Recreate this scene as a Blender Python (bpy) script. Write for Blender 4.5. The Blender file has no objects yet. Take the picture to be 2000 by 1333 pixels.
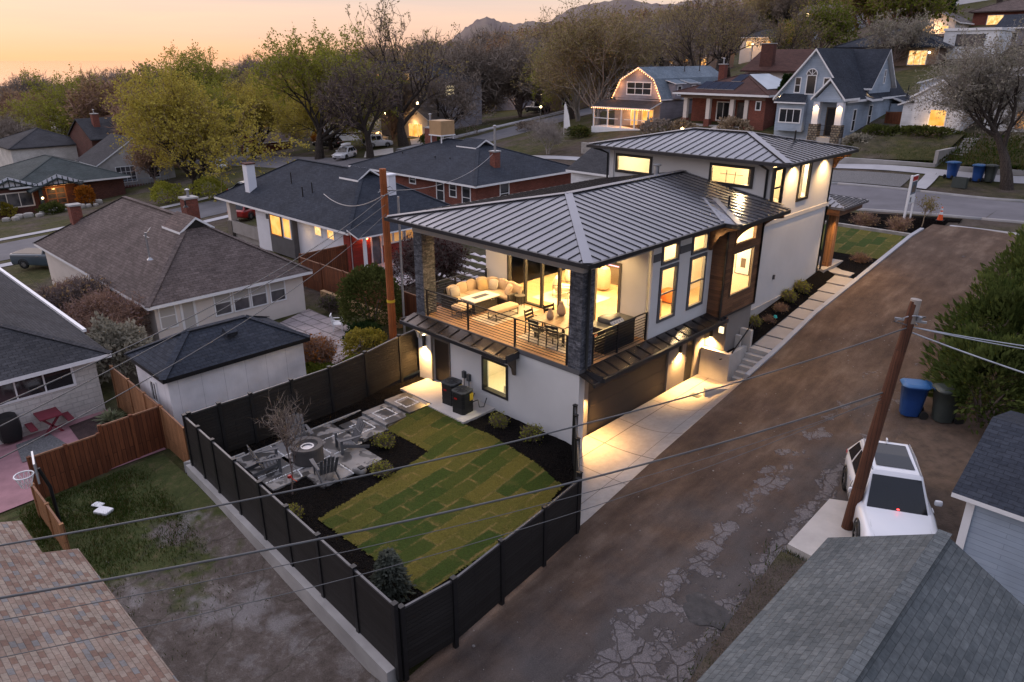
import bpy, math, random
import numpy as np
from mathutils import Vector, Matrix
random.seed(11)
rnd = random.Random(5)
SC = bpy.context.scene
COL = SC.collection
PI = math.pi
R = math.radians

# ---------------------------------------------------------------- mesh builder
class MB:
    def __init__(s):
        s.v = []; s.f = []; s.m = []; s.s = []
    def add(s, vs, fs, m=0, smooth=False):
        b = len(s.v)
        s.v += [tuple(p) for p in vs]
        for q in fs:
            s.f.append([b + i for i in q]); s.m.append(m); s.s.append(smooth)
        return s
    def box(s, x0, x1, y0, y1, z0, z1, m=0):
        if x0 > x1: x0, x1 = x1, x0
        if y0 > y1: y0, y1 = y1, y0
        if z0 > z1: z0, z1 = z1, z0
        return s.add([(x0,y0,z0),(x1,y0,z0),(x1,y1,z0),(x0,y1,z0),(x0,y0,z1),(x1,y0,z1),(x1,y1,z1),(x0,y1,z1)],
              [(0,3,2,1),(4,5,6,7),(0,1,5,4),(1,2,6,5),(2,3,7,6),(3,0,4,7)], m)
    def obox(s, c, size, rz=0, rx=0, ry=0, m=0):
        M = Matrix.Translation(c) @ Matrix.Rotation(rz,4,'Z') @ Matrix.Rotation(ry,4,'Y') @ Matrix.Rotation(rx,4,'X')
        a,b,d = size[0]/2,size[1]/2,size[2]/2
        vs = [M @ Vector(p) for p in [(-a,-b,-d),(a,-b,-d),(a,b,-d),(-a,b,-d),(-a,-b,d),(a,-b,d),(a,b,d),(-a,b,d)]]
        return s.add(vs, [(0,3,2,1),(4,5,6,7),(0,1,5,4),(1,2,6,5),(2,3,7,6),(3,0,4,7)], m)
    def rbox(s, c, size, r=0.05, rz=0, rx=0, ry=0, m=0, puff=0.0):
        # soft rounded box (cushions, car parts): superellipsoid-like grid
        n = 6
        M = Matrix.Translation(c) @ Matrix.Rotation(rz,4,'Z') @ Matrix.Rotation(ry,4,'Y') @ Matrix.Rotation(rx,4,'X')
        a,b,d = size[0]/2,size[1]/2,size[2]/2
        def sh(p):
            q = [max(-1,min(1,p[0]))*(a-r), max(-1,min(1,p[1]))*(b-r), max(-1,min(1,p[2]))*(d-r)]
            L = math.sqrt(sum(x*x for x in p)) or 1
            # project outward by r along rounded direction
            e = [ (abs(x)**3)*(1 if x>0 else -1) for x in p]
            l2 = math.sqrt(sum(x*x for x in e)) or 1
            q = [q[i]+r*e[i]/l2 for i in range(3)]
            if puff:
                w = (1-min(1,p[0]*p[0]))*(1-min(1,p[1]*p[1])) if abs(p[2])>.99 else 0
                q[2] += puff*w*(1 if p[2]>0 else -1)
                w = (1-min(1,p[0]*p[0]))*(1-min(1,p[2]*p[2])) if abs(p[1])>.99 else 0
                q[1] += puff*w*(1 if p[1]>0 else -1)
            return M @ Vector(q)
        g = [-1+2*i/n for i in range(n+1)]
        for ax in range(3):
            for sg in (-1,1):
                vs=[];fs=[]
                for i in range(n+1):
                    for j in range(n+1):
                        p=[0,0,0];p[ax]=sg;p[(ax+1)%3]=g[i];p[(ax+2)%3]=g[j]
                        vs.append(sh(p))
                for i in range(n):
                    for j in range(n):
                        q=(i*(n+1)+j,(i+1)*(n+1)+j,(i+1)*(n+1)+j+1,i*(n+1)+j+1)
                        fs.append(q if sg>0 else q[::-1])
                s.add(vs,fs,m,True)
        return s
    def bar(s, a, b, w, h=None, m=0, up=(0,0,1)):
        a=Vector(a);b=Vector(b);h=h or w
        d=(b-a).normalized(); u=Vector(up)
        if abs(d.dot(u))>.99: u=Vector((1,0,0))
        sd=d.cross(u).normalized(); u=sd.cross(d)
        sd*=w/2;u*=h/2
        vs=[a-sd-u,a+sd-u,a+sd+u,a-sd+u,b-sd-u,b+sd-u,b+sd+u,b-sd+u]
        return s.add(vs,[(0,3,2,1),(4,5,6,7),(0,1,5,4),(1,2,6,5),(2,3,7,6),(3,0,4,7)][::1],m) if False else s.add(vs,[(0,1,2,3),(7,6,5,4),(0,4,5,1),(1,5,6,2),(2,6,7,3),(3,7,4,0)],m)
    def tube(s, pts, r, n=8, m=0, smooth=True, cap=True):
        pts=[Vector(p) for p in pts]; k=len(pts)
        rs=r if isinstance(r,(list,tuple)) else [r]*k
        vs=[];prev=None
        for i,p in enumerate(pts):
            d=(pts[min(i+1,k-1)]-pts[max(i-1,0)])
            d=d.normalized() if d.length>1e-9 else Vector((0,0,1))
            if prev is None:
                u=Vector((0,0,1)) if abs(d.z)<.9 else Vector((1,0,0))
            else: u=prev
            sd=d.cross(u)
            if sd.length<1e-6: sd=d.cross(Vector((0,1,0)))
            sd.normalize(); u=sd.cross(d).normalized(); prev=u
            for j in range(n):
                a=2*PI*j/n
                vs.append(p+(sd*math.cos(a)+u*math.sin(a))*rs[i])
        fs=[]
        for i in range(k-1):
            for j in range(n):
                fs.append((i*n+j,i*n+(j+1)%n,(i+1)*n+(j+1)%n,(i+1)*n+j))
        s.add(vs,fs,m,smooth)
        if cap:
            s.add(vs[:n],[tuple(range(n))[::-1]],m); s.add(vs[-n:],[tuple(range(n))],m)
        return s
    def cyl(s, c, r, h, n=16, m=0, r2=None):
        return s.lathe(c,[(0,0),(r,0),(r if r2 is None else r2,h),(0,h)],n,m)
    def lathe(s, c, prof, n=16, m=0, smooth=False, sq=None):
        vs=[];fs=[]
        for r,z in prof:
            for j in range(n):
                a=2*PI*(j+.5)/n
                k=1
                vs.append((c[0]+r*math.cos(a),c[1]+r*math.sin(a),c[2]+z))
        for i in range(len(prof)-1):
            for j in range(n):
                q=(i*n+j,i*n+(j+1)%n,(i+1)*n+(j+1)%n,(i+1)*n+j)
                if prof[i][0]<1e-6: q=(i*n+j,(i+1)*n+(j+1)%n,(i+1)*n+j)
                elif prof[i+1][0]<1e-6: q=(i*n+j,i*n+(j+1)%n,(i+1)*n+j)
                fs.append(q)
        return s.add(vs,fs,m,smooth)
    def poly(s, pts, m=0):
        return s.add(pts,[tuple(range(len(pts)))],m)
    def slab(s, pts, t, m=0, mside=None):
        # planar polygon thickened downwards (top face first)
        n=len(pts); pts=[Vector(p) for p in pts]
        nr=Vector((0,0,0))
        for i in range(n):
            a,b=pts[i],pts[(i+1)%n]
            nr+=a.cross(b)
        if nr.z<0: pts=pts[::-1]
        lo=[p-Vector((0,0,t)) for p in pts]
        s.add(pts,[tuple(range(n))],m)
        s.add(lo,[tuple(range(n))[::-1]],m if mside is None else mside)
        for i in range(n):
            j=(i+1)%n
            s.add([pts[i],lo[i],lo[j],pts[j]],[(0,1,2,3)],m if mside is None else mside)
        return s
    def prism(s, pts, z0, z1, m=0):
        n=len(pts)
        if sum(pts[i][0]*pts[(i+1)%n][1]-pts[(i+1)%n][0]*pts[i][1] for i in range(n))<0: pts=pts[::-1]
        vs=[(p[0],p[1],z0) for p in pts]+[(p[0],p[1],z1) for p in pts]
        fs=[tuple(range(n))[::-1],tuple(range(n,2*n))]+[(i,(i+1)%n,n+(i+1)%n,n+i) for i in range(n)]
        return s.add(vs,fs,m)
    def wall(s, o, u, L, z0, z1, t, holes=(), m=0, mr=None):
        # wall panel from o along unit u (xy), outer face on the right-hand side of u... thickness t towards n=(-uy,ux)
        mr=m if mr is None else mr
        us=sorted({0,L}|{h[0] for h in holes}|{h[1] for h in holes})
        zs=sorted({z0,z1}|{h[2] for h in holes}|{h[3] for h in holes})
        us=[x for x in us if -1e-6<=x<=L+1e-6]; zs=[x for x in zs if z0-1e-6<=x<=z1+1e-6]
        ux,uy=u; nx,ny=-uy,ux
        def P(a,z,d): return (o[0]+ux*a+nx*d, o[1]+uy*a+ny*d, z)
        def solid(i,j):
            if i<0 or j<0 or i>=len(us)-1 or j>=len(zs)-1: return None
            a=(us[i]+us[i+1])/2; z=(zs[j]+zs[j+1])/2
            return not any(h[0]<a<h[1] and h[2]<z<h[3] for h in holes)
        for i in range(len(us)-1):
            for j in range(len(zs)-1):
                if not solid(i,j): continue
                a,b,c,d=us[i],us[i+1],zs[j],zs[j+1]
                s.add([P(a,c,0),P(b,c,0),P(b,d,0),P(a,d,0)],[(0,1,2,3)],m)
                s.add([P(a,c,t),P(b,c,t),P(b,d,t),P(a,d,t)],[(3,2,1,0)],m)
                for (di,dj,q) in ((-1,0,[P(a,c,0),P(a,d,0),P(a,d,t),P(a,c,t)]),(1,0,[P(b,c,0),P(b,c,t),P(b,d,t),P(b,d,0)]),
                                  (0,-1,[P(a,c,0),P(a,c,t),P(b,c,t),P(b,c,0)]),(0,1,[P(a,d,0),P(b,d,0),P(b,d,t),P(a,d,t)])):
                    if not solid(i+di,j+dj): s.add(q,[(0,1,2,3)],mr if solid(i+di,j+dj) is False else m)
        return s
    def build(s, name, mats, parent=None, loc=None, bevel=0, shade=False, normals=False):
        me=bpy.data.meshes.new(name)
        me.from_pydata(s.v,[],s.f)
        if not isinstance(mats,(list,tuple)): mats=[mats]
        for q in mats: me.materials.append(MT(q) if isinstance(q,str) else q)
        nf=len(s.f)
        if len(mats)>1: me.polygons.foreach_set('material_index',np.array(s.m,dtype=np.int32))
        sm=np.array(s.s,dtype=bool) if not shade else np.ones(nf,bool)
        me.polygons.foreach_set('use_smooth',sm)
        me.update()
        # automatic metric UVs: u horizontal, v up the slope
        if nf:
            nrm=np.empty(nf*3,np.float32); me.polygons.foreach_get('normal',nrm); nrm=nrm.reshape(-1,3)
            tot=np.empty(nf,np.int32); me.polygons.foreach_get('loop_total',tot)
            li=np.empty(len(me.loops),np.int32); me.loops.foreach_get('vertex_index',li)
            co=np.array(s.v,dtype=np.float32)[li]
            fn=np.repeat(nrm,tot,axis=0)
            flat=np.abs(fn[:,2])>.995
            h=np.stack([-fn[:,1],fn[:,0],np.zeros(len(fn))],1); hl=np.linalg.norm(h,axis=1,keepdims=True); h=h/np.maximum(hl,1e-6)
            h[flat]=(1,0,0)
            vv=np.cross(fn,h)
            uvd=np.stack([(co*h).sum(1),(co*vv).sum(1)],1).astype(np.float32)
            uv=me.uv_layers.new(name='UVMap'); uv.data.foreach_set('uv',uvd.ravel())
        o=bpy.data.objects.new(name,me); COL.objects.link(o)
        if parent is not None: o.parent=parent
        if loc is not None: o.location=loc
        if bevel:
            b=o.modifiers.new('b','BEVEL'); b.width=bevel; b.segments=2; b.limit_method='ANGLE'; b.angle_limit=R(40)
        return o

def thing(name,label,cat,loc=(0,0,0),rz=0,group=None):
    o=bpy.data.objects.new(name,None); COL.objects.link(o); o.empty_display_size=.2
    o.location=loc; o.rotation_euler=(0,0,rz); o['label']=label; o['category']=cat
    if group: o['group']=group
    return o
def tag(o,label,cat,group=None):
    o['label']=label; o['category']=cat
    if group: o['group']=group
    return o
def struct(o,kind='structure'):
    o['kind']=kind; return o
def copytree(o,parent=None):
    c=o.copy(); COL.objects.link(c)
    if parent is not None: c.parent=parent
    for ch in list(o.children): copytree(ch,c)
    return c
def dup(o,loc,rz=0,label=None,sc=None):
    c=copytree(o); c.location=loc; c.rotation_euler=(0,0,rz)
    if label: c['label']=label
    if sc: c.scale=(sc,sc,sc) if not isinstance(sc,tuple) else sc
    return c

# ---------------------------------------------------------------- materials
MATS={}
def MT(n): return MATS[n]
class NT:
    def __init__(s,name):
        s.m=bpy.data.materials.new(name); s.m.use_nodes=True; s.t=s.m.node_tree; s.t.nodes.clear()
        s.out=s.n('ShaderNodeOutputMaterial'); MATS[name]=s.m
    def n(s,t,**k):
        q=s.t.nodes.new(t)
        for a,b in k.items():
            if a.startswith('i_'):
                q.inputs[a[2:].replace('_',' ')].default_value=b
            else: setattr(q,a,b)
        return q
    def l(s,a,b): s.t.links.new(a,b); return s
    def ramp(s,fac,stops,interp='LINEAR'):
        r=s.n('ShaderNodeValToRGB'); e=r.color_ramp.elements; r.color_ramp.interpolation=interp
        while len(e)<len(stops): e.new(.5)
        for q,(p,c) in zip(e,stops):
            q.position=p; q.color=(*c,1) if len(c)==3 else c
        s.l(fac,r.inputs[0]); return r.outputs[0]
    def noise(s,vec,scale,detail=4,rough=.55,dist=0):
        q=s.n('ShaderNodeTexNoise'); q.inputs['Scale'].default_value=scale; q.inputs['Detail'].default_value=detail
        q.inputs['Roughness'].default_value=rough; q.inputs['Distortion'].default_value=dist
        if vec is not None: s.l(vec,q.inputs['Vector'])
        return q.outputs['Fac']
    def mix(s,fac,a,b,mode='MIX'):
        q=s.n('ShaderNodeMix',data_type='RGBA',blend_type=mode)
        for sock,v in ((q.inputs[0],fac),(q.inputs[6],a),(q.inputs[7],b)):
            if hasattr(v,'links') or isinstance(v,bpy.types.NodeSocket): s.l(v,sock)
            elif isinstance(v,(int,float)): sock.default_value=v
            else: sock.default_value=(*v,1)
        return q.outputs[2]
    def math(s,op,a,b=0,clamp=False):
        q=s.n('ShaderNodeMath',operation=op,use_clamp=clamp)
        for i,v in ((0,a),(1,b)):
            if isinstance(v,bpy.types.NodeSocket): s.l(v,q.inputs[i])
            else: q.inputs[i].default_value=v
        return q.outputs[0]
    def coord(s,k='Object'): return s.n('ShaderNodeTexCoord').outputs[k]
    def pos(s): return s.n('ShaderNodeNewGeometry').outputs['Position']
    def bsdf(s,col=None,rough=.7,metal=0,bump=None,bd=.02,bs=1,spec=.5,coat=0):
        b=s.n('ShaderNodeBsdfPrincipled'); 
        if isinstance(col,bpy.types.NodeSocket): s.l(col,b.inputs['Base Color'])
        elif col is not None: b.inputs['Base Color'].default_value=(*col,1)
        if isinstance(rough,bpy.types.NodeSocket): s.l(rough,b.inputs['Roughness'])
        else: b.inputs['Roughness'].default_value=rough
        b.inputs['Metallic'].default_value=metal; b.inputs['Specular IOR Level'].default_value=spec
        b.inputs['Coat Weight'].default_value=coat
        if bump is not None:
            q=s.n('ShaderNodeBump'); q.inputs['Distance'].default_value=bd; q.inputs['Strength'].default_value=bs
            s.l(bump,q.inputs['Height']); s.l(q.outputs[0],b.inputs['Normal'])
        s.l(b.outputs[0],s.out.inputs[0]); return b

def vary(c,k): return tuple(min(1,x*k) for x in c)
def plain(name,c,rough=.6,var=.18,scale=3,bump=0,bscale=40,metal=0,spec=.4,coat=0,c2=None,uv=None):
    t=NT(name); v=t.pos() if uv is None else t.coord(uv)
    f=t.noise(v,scale,5,.6)
    a=vary(c,1-var); b=c2 or vary(c,1+var)
    col=t.ramp(f,[(.3,a),(.7,b)])
    bm=t.noise(v,bscale,4,.6) if bump else None
    t.bsdf(col,rough,metal,bm,bump or .01,1,spec,coat)
    return t.m
def brick(name,c1,c2,mortar,bw,bh,ms=.01,rough=.85,bump=.006,var=.25,offset=.5,dirt=None,freq=2,squash=1,dirtscale=.5,spec=.3):
    t=NT(name); uv=t.coord('UV')
    q=t.n('ShaderNodeTexBrick'); t.l(uv,q.inputs['Vector'])
    q.offset=offset; q.offset_frequency=freq
    q.inputs['Scale'].default_value=1; q.inputs['Brick Width'].default_value=bw; q.inputs['Row Height'].default_value=bh
    q.inputs['Mortar Size'].default_value=ms; q.inputs['Mortar Smooth'].default_value=.1
    q.inputs['Color1'].default_value=(*c1,1); q.inputs['Color2'].default_value=(*c2,1); q.inputs['Mortar'].default_value=(*mortar,1)
    n1=t.noise(uv,8,5,.7); n2=t.noise(uv,dirtscale,4,.6)
    m1=t.ramp(n1,[(.25,(1-var,)*3),(.75,(1+var,)*3)])
    col=t.mix(1,q.outputs['Color'],m1,'MULTIPLY')
    m2=t.ramp(n2,[(.35,(.82,)*3),(.65,(1.12,)*3)])
    col=t.mix(1,col,m2,'MULTIPLY')
    h=t.math('ADD',t.math('MULTIPLY',q.outputs['Fac'],-1),t.math('MULTIPLY',n1,.5))
    t.bsdf(col,rough,0,h,bump,1,spec)
    return t.m
def emis(name,c,st,c2=None,scale=2):
    t=NT(name); e=t.n('ShaderNodeEmission'); e.inputs['Strength'].default_value=st
    if c2:
        f=t.noise(t.pos(),scale,3,.5); t.l(t.ramp(f,[(.35,c),(.65,c2)]),e.inputs['Color'])
    else: e.inputs['Color'].default_value=(*c,1)
    t.l(e.outputs[0],t.out.inputs[0]); return t.m
def glass(name,tint=(1,1,1),rough=0.02,refl=1.0):
    t=NT(name); tr=t.n('ShaderNodeBsdfTransparent'); tr.inputs[0].default_value=(*tint,1)
    g=t.n('ShaderNodeBsdfGlossy'); g.inputs['Roughness'].default_value=rough
    lw=t.n('ShaderNodeLayerWeight'); lw.inputs[0].default_value=.5
    sch=t.math('ADD',.04,t.math('MULTIPLY',t.math('POWER',lw.outputs['Facing'],5),.9))
    mx=t.n('ShaderNodeMixShader'); t.l(t.math('MULTIPLY',sch,refl),mx.inputs[0]); t.l(tr.outputs[0],mx.inputs[1]); t.l(g.outputs[0],mx.inputs[2])
    t.l(mx.outputs[0],t.out.inputs[0]); return t.m
def planks(name,c1,c2,bw,bh,gap=.006,rough=.6,var=.25,bump=.004,vertical=False,gapc=(.01,.01,.01),grain=(2,30)):
    t=NT(name); uv=t.coord('UV')
    mp=t.n('ShaderNodeMapping'); t.l(uv,mp.inputs['Vector'])
    if vertical: mp.inputs['Rotation'].default_value=(0,0,PI/2)
    q=t.n('ShaderNodeTexBrick'); t.l(mp.outputs[0],q.inputs['Vector']); q.offset=.37
    q.inputs['Scale'].default_value=1; q.inputs['Brick Width'].default_value=bw; q.inputs['Row Height'].default_value=bh
    q.inputs['Mortar Size'].default_value=gap; q.inputs['Mortar Smooth'].default_value=.1
    q.inputs['Color1'].default_value=(*c1,1); q.inputs['Color2'].default_value=(*c2,1); q.inputs['Mortar'].default_value=(*gapc,1)
    mg=t.n('ShaderNodeMapping'); t.l(mp.outputs[0],mg.inputs['Vector']); mg.inputs['Scale'].default_value=(grain[0],grain[1],1)
    n=t.noise(mg.outputs[0],1,6,.65)
    n2=t.noise(uv,.7,3,.6)
    col=t.mix(1,q.outputs['Color'],t.ramp(n,[(.25,(1-var,)*3),(.75,(1+var,)*3)]),'MULTIPLY')
    col=t.mix(1,col,t.ramp(n2,[(.3,(.8,)*3),(.7,(1.15,)*3)]),'MULTIPLY')
    h=t.math('ADD',t.math('MULTIPLY',q.outputs['Fac'],-1),t.math('MULTIPLY',n,.3))
    t.bsdf(col,rough,0,h,bump,1,.3); return t.m
LK=2.7
def lamp(kind,loc,e,c=(1,.72,.38),size=.15,rot=None,spot=None,blend=.5,sy=None):
    d=bpy.data.lights.new('lamp',kind); d.energy=e*LK; d.color=c
    if kind=='AREA':
        d.size=size
        if sy: d.shape='RECTANGLE'; d.size_y=sy
    elif kind in('POINT','SPOT'): d.shadow_soft_size=size
    if kind=='SPOT': d.spot_size=spot or R(80); d.spot_blend=blend
    o=bpy.data.objects.new('lamp',d); COL.objects.link(o); o.location=loc
    if rot: o.rotation_euler=rot
    return o
WARM=(1,.66,.30)
plain('stucco',(.53,.53,.535),.9,.07,.45,.006,45)
plain('stucco_trim',(.085,.085,.092),.7,.12,2)
plain('stucco_grey',(.20,.18,.165),.9,.08,1,.004,60)
plain('beam_paint',(.30,.29,.29),.7,.06,2)
plain('soffit',(.55,.52,.48),.8,.05,2)
plain('inner_wall',(.78,.70,.56),.9,.04,1)
plain('inner_dark',(.10,.075,.055),.6,.15,2)
planks('inner_floor',(.46,.32,.17),(.54,.38,.21),1.6,.18,.003,.35,.12,.001)
plain('black_metal',(.018,.018,.02),.45,.2,6,0,40,.3)
plain('dark_frame',(.022,.021,.021),.45,.15,4)
plain('taupe_frame',(.10,.09,.08),.5,.1,4)
plain('downpipe',(.015,.016,.017),.4,.1,4)
t=NT('roof_metal'); f=t.noise(t.pos(),.6,4,.6)
t.bsdf(t.ramp(f,[(.3,(.175,.18,.205)),(.7,(.23,.23,.255))]),t.ramp(t.noise(t.pos(),1.3,4,.6),[(.3,(.24,)*3),(.7,(.33,)*3)]),.85,t.noise(t.pos(),2.2,2,.5),.004,.5)
plain('seam_metal',(.02,.02,.024),.4,.1,3,0,1,.3)
plain('cap_metal',(.25,.255,.285),.36,.05,1,0,1,.8)
plain('gutter_metal',(.05,.05,.055),.35,.15,1,0,1,.6)
t=NT('awning_metal'); f=t.noise(t.pos(),2,4,.6)
t.bsdf(t.ramp(f,[(.3,(.05,.042,.04)),(.7,(.085,.07,.062))]),.26,.7)
brick('column_brick',(.04,.044,.058),(.13,.135,.155),(.045,.047,.055),.20,.062,.004,.85,.014,.75)
planks('cladding',(.080,.036,.018),(.17,.085,.045),1.5,.14,.004,.45,.35,.003)
planks('deck_boards',(.30,.18,.10),(.36,.22,.125),3.2,.14,.007,.55,.2,.003,False,(.03,.02,.012))
plain('concrete',(.42,.39,.36),.85,.13,.9,.003,30,c2=(.52,.48,.44))
t=NT('patio_concrete'); p=t.pos()
f=t.noise(p,1.5,6,.6); w=t.noise(p,1.9,3,.5,.8)
base=t.ramp(f,[(.3,(.18,.172,.168)),(.7,(.27,.26,.252))]); wet=t.ramp(w,[(.490,(.27,)*3),(.505,(1,)*3)])
t.bsdf(t.mix(1,base,wet,'MULTIPLY'),t.ramp(w,[(.49,(.35,)*3),(.505,(.85,)*3)]),0,t.noise(p,40,3,.6),.002)
plain('concrete_dark',(.26,.245,.235),.85,.15,1.2,.003,30)
plain('white_gravel',(.7,.7,.69),.9,.35,60,.01,60)
t=NT('mulch'); p=t.pos()
vo=t.n('ShaderNodeTexVoronoi'); vo.inputs['Scale'].default_value=22; t.l(p,vo.inputs['Vector'])
n=t.noise(p,9,5,.7)
t.bsdf(t.mix(.5,t.ramp(n,[(.35,(.004,.0035,.0035)),(.75,(.024,.019,.017))]),t.ramp(vo.outputs['Distance'],[(.0,(.026,.022,.02)),(.6,(.003,.003,.003))])),.95,0,t.math('ADD',n,vo.outputs['Distance']),.08,1,.05)
SODROT=-94
# sod: strips of turf rolls laid along x, each of its own green, tan at the seams
t=NT('sod'); p=t.pos()
mp=t.n('ShaderNodeMapping'); mp.inputs['Rotation'].default_value=(0,0,R(SODROT)); t.l(p,mp.inputs['Vector'])
wv=t.n('ShaderNodeVectorMath',operation='ADD'); wob=t.n('ShaderNodeVectorMath',operation='SCALE'); nz=t.n('ShaderNodeTexNoise'); nz.inputs['Scale'].default_value=3.5; t.l(p,nz.inputs['Vector'])
t.l(nz.outputs['Color'],wob.inputs[0]); wob.inputs['Scale'].default_value=.07; t.l(mp.outputs[0],wv.inputs[0]); t.l(wob.outputs[0],wv.inputs[1])
def sodb(c1,c2,mo,ms):
    q=t.n('ShaderNodeTexBrick'); t.l(wv.outputs[0],q.inputs['Vector']); q.offset=.43
    for k,v in (('Scale',1),('Brick Width',1.5),('Row Height',.56),('Mortar Size',ms),('Mortar Smooth',1),('Bias',-.15)): q.inputs[k].default_value=v
    for k,v in (('Color1',c1),('Color2',c2),('Mortar',mo)): q.inputs[k].default_value=(*v,1)
    return q
qa=sodb((.036,.058,.009),(.125,.102,.020),(.10,.09,.025),.010)
n1=t.noise(p,1.1,5,.7); n2=t.noise(p,26,4,.7); qb=sodb((0,0,0),(0,0,0),(1,1,1),.075); nq=t.noise(p,1.7,5,.7)
c0=t.mix(t.math('MULTIPLY',qb.outputs['Fac'],t.ramp(nq,[(.44,(0,)*3),(.62,(.85,)*3)])),qa.outputs['Color'],(.22,.155,.055))
c=t.mix(t.ramp(n1,[(.56,(0,)*3),(.78,(.55,)*3)]),c0,(.20,.13,.045))
c=t.mix(1,c,t.ramp(n2,[(.25,(.55,)*3),(.75,(1.45,)*3)]),'MULTIPLY')
t.bsdf(c,.9,0,t.math('ADD',n2,t.math('MULTIPLY',qa.outputs['Fac'],-.5)),.04,1,.15)
planks('fence_slat',(.016,.014,.013),(.023,.021,.020),6,.115,.008,.6,.25,.005,False,(.005,.005,.005))
plain('fence_post',(.012,.012,.013),.42,.2,5)
plain('fence_rail',(.10,.10,.105),.35,.2,5,0,1,.6)
planks('cedar',(.105,.033,.014),(.17,.056,.023),3,.14,.008,.75,.35,.006,True,(.03,.012,.006))
planks('cedar_b',(.25,.115,.05),(.33,.16,.075),3,.14,.007,.75,.3,.006,True,(.05,.02,.01))
plain('cedar_rail',(.22,.11,.062),.8,.2,4)
plain('old_concrete',(.33,.32,.31),.9,.22,.8,.006,12)
plain('white_paint',(.72,.72,.73),.6,.05,2)
plain('white_wall',(.66,.67,.72),.8,.05,1,.003,50)
planks('white_siding',(.68,.69,.71),(.74,.75,.77),6,.16,.004,.7,.05,.006,False,(.42,.43,.45))
planks('white_panel',(.64,.63,.66),(.68,.67,.70),6,.85,.006,.8,.05,.004,True,(.36,.36,.4))
planks('grey_siding',(.25,.24,.27),(.29,.28,.31),6,.15,.005,.7,.06,.006,False,(.13,.13,.14))
planks('blue_siding',(.30,.36,.44),(.33,.39,.47),6,.15,.004,.7,.06,.004,False,(.2,.24,.3))
planks('red_siding',(.20,.022,.014),(.25,.03,.02),6,.2,.006,.6,.12,.006,False,(.06,.008,.006))
plain('cream_wall',(.64,.58,.53),.85,.06,1)
plain('block_wall_base',(.5,.5,.48),.9,.1,1)
brick('block_wall',(.50,.48,.45),(.56,.54,.51),(.42,.41,.39),.4,.2,.012,.9,.006,.1)
brick('red_brick',(.15,.042,.03),(.21,.062,.042),(.17,.10,.08),.24,.08,.008,.9,.006,.3)
brick('dark_brick',(.075,.03,.024),(.12,.045,.034),(.08,.05,.045),.24,.08,.008,.9,.006,.3)
brick('tan_brick',(.20,.14,.105),(.26,.18,.135),(.2,.16,.14),.24,.08,.008,.9,.006,.25)
brick('stone_pillar',(.30,.26,.20),(.16,.12,.09),(.06,.055,.05),.28,.2,.03,.9,.03,.5)
SH=dict(bw=.32,bh=.15,ms=.006,rough=.95,bump=.012,spec=.2)
brick('shingle_dark',(.024,.029,.040),(.036,.042,.055),(.014,.016,.022),var=.35,**SH)
brick('shingle_charcoal',(.034,.035,.040),(.050,.050,.055),(.016,.016,.018),var=.35,**SH)
brick('shingle_brown',(.090,.068,.062),(.135,.100,.090),(.042,.032,.03),var=.3,**SH)
brick('shingle_greybrown',(.082,.064,.059),(.125,.099,.092),(.034,.027,.025),var=.3,**SH)
brick('shingle_weathered',(.11,.095,.092),(.155,.137,.132),(.055,.05,.05),var=.3,**SH)
brick('shingle_green',(.044,.055,.056),(.062,.074,.074),(.025,.035,.036),var=.3,**SH)
brick('shingle_grey',(.074,.084,.088),(.105,.115,.118),(.052,.058,.06),var=.3,bw=.26,bh=.13,ms=.004,rough=.95,bump=.02,spec=.2)
brick('shingle_blue',(.13,.165,.20),(.17,.205,.24),(.08,.10,.12),var=.2,**SH)
brick('shingle_rust',(.058,.030,.026),(.088,.044,.036),(.03,.016,.014),var=.3,**SH)
t=NT('shingle_tan'); uv=t.coord('UV')
q=t.n('ShaderNodeTexBrick'); t.l(uv,q.inputs['Vector']); q.offset=.5
for k,v in (('Scale',1),('Brick Width',.19),('Row Height',.105),('Mortar Size',.004),('Mortar Smooth',.1)): q.inputs[k].default_value=v
q.inputs['Color1'].default_value=(0,0,0,1); q.inputs['Color2'].default_value=(1,1,1,1); q.inputs['Mortar'].default_value=(.5,.5,.5,1)
cc=t.ramp(q.outputs['Color'],[(0,(.185,.122,.096)),(.25,(.225,.168,.136)),(.5,(.25,.20,.165)),(.76,(.175,.17,.168)),(.88,(.265,.218,.178))],'CONSTANT')
n=t.noise(uv,14,4,.7); n2=t.noise(uv,1.2,3,.6)
cc=t.mix(q.outputs['Fac'],cc,(.13,.10,.085)); cc=t.mix(1,cc,t.ramp(n,[(.25,(.75,)*3),(.75,(1.2,)*3)]),'MULTIPLY'); cc=t.mix(1,cc,t.ramp(n2,[(.3,(.8,)*3),(.7,(1.12,)*3)]),'MULTIPLY')
t.bsdf(cc,.95,0,t.math('ADD',t.math('MULTIPLY',q.outputs['Fac'],-1),t.math('MULTIPLY',n,.5)),.015,1,.2)
glass('pane_glass'); glass('rail_glass',(.9,.95,.95))
t=NT('dark_pane'); t.bsdf((.02,.022,.026),.06,0,None,spec=.8)
t=NT('dusk_pane'); t.bsdf(t.ramp(t.noise(t.pos(),1.2,3,.5),[(.35,(.035,.036,.045)),(.65,(.11,.105,.11))]),.12,0,None,spec=.7)
plain('blind_pane',(.42,.40,.38),.5,.06,1)
emis('lit_pane',(.95,.36,.07),1.1,(1,.74,.34),2.6)
emis('lit_amber',(1,.34,.05),1.1,(1,.55,.16),1.2)
emis('lit_dim',(.55,.22,.06),.6,(.8,.42,.16),1.5)
emis('lit_bright',(1,.80,.45),1.6)
emis('bulb',(1,.70,.34),14); emis('bulb_soft',(1,.55,.18),5); emis('string_bulb',(1,.40,.12),7); emis('led_pink',(1,.35,.40),3)
emis('red_led',(1,.05,.05),5)
plain('asphalt',(.10,.10,.112),.9,.2,.5,.006,30)
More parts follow.
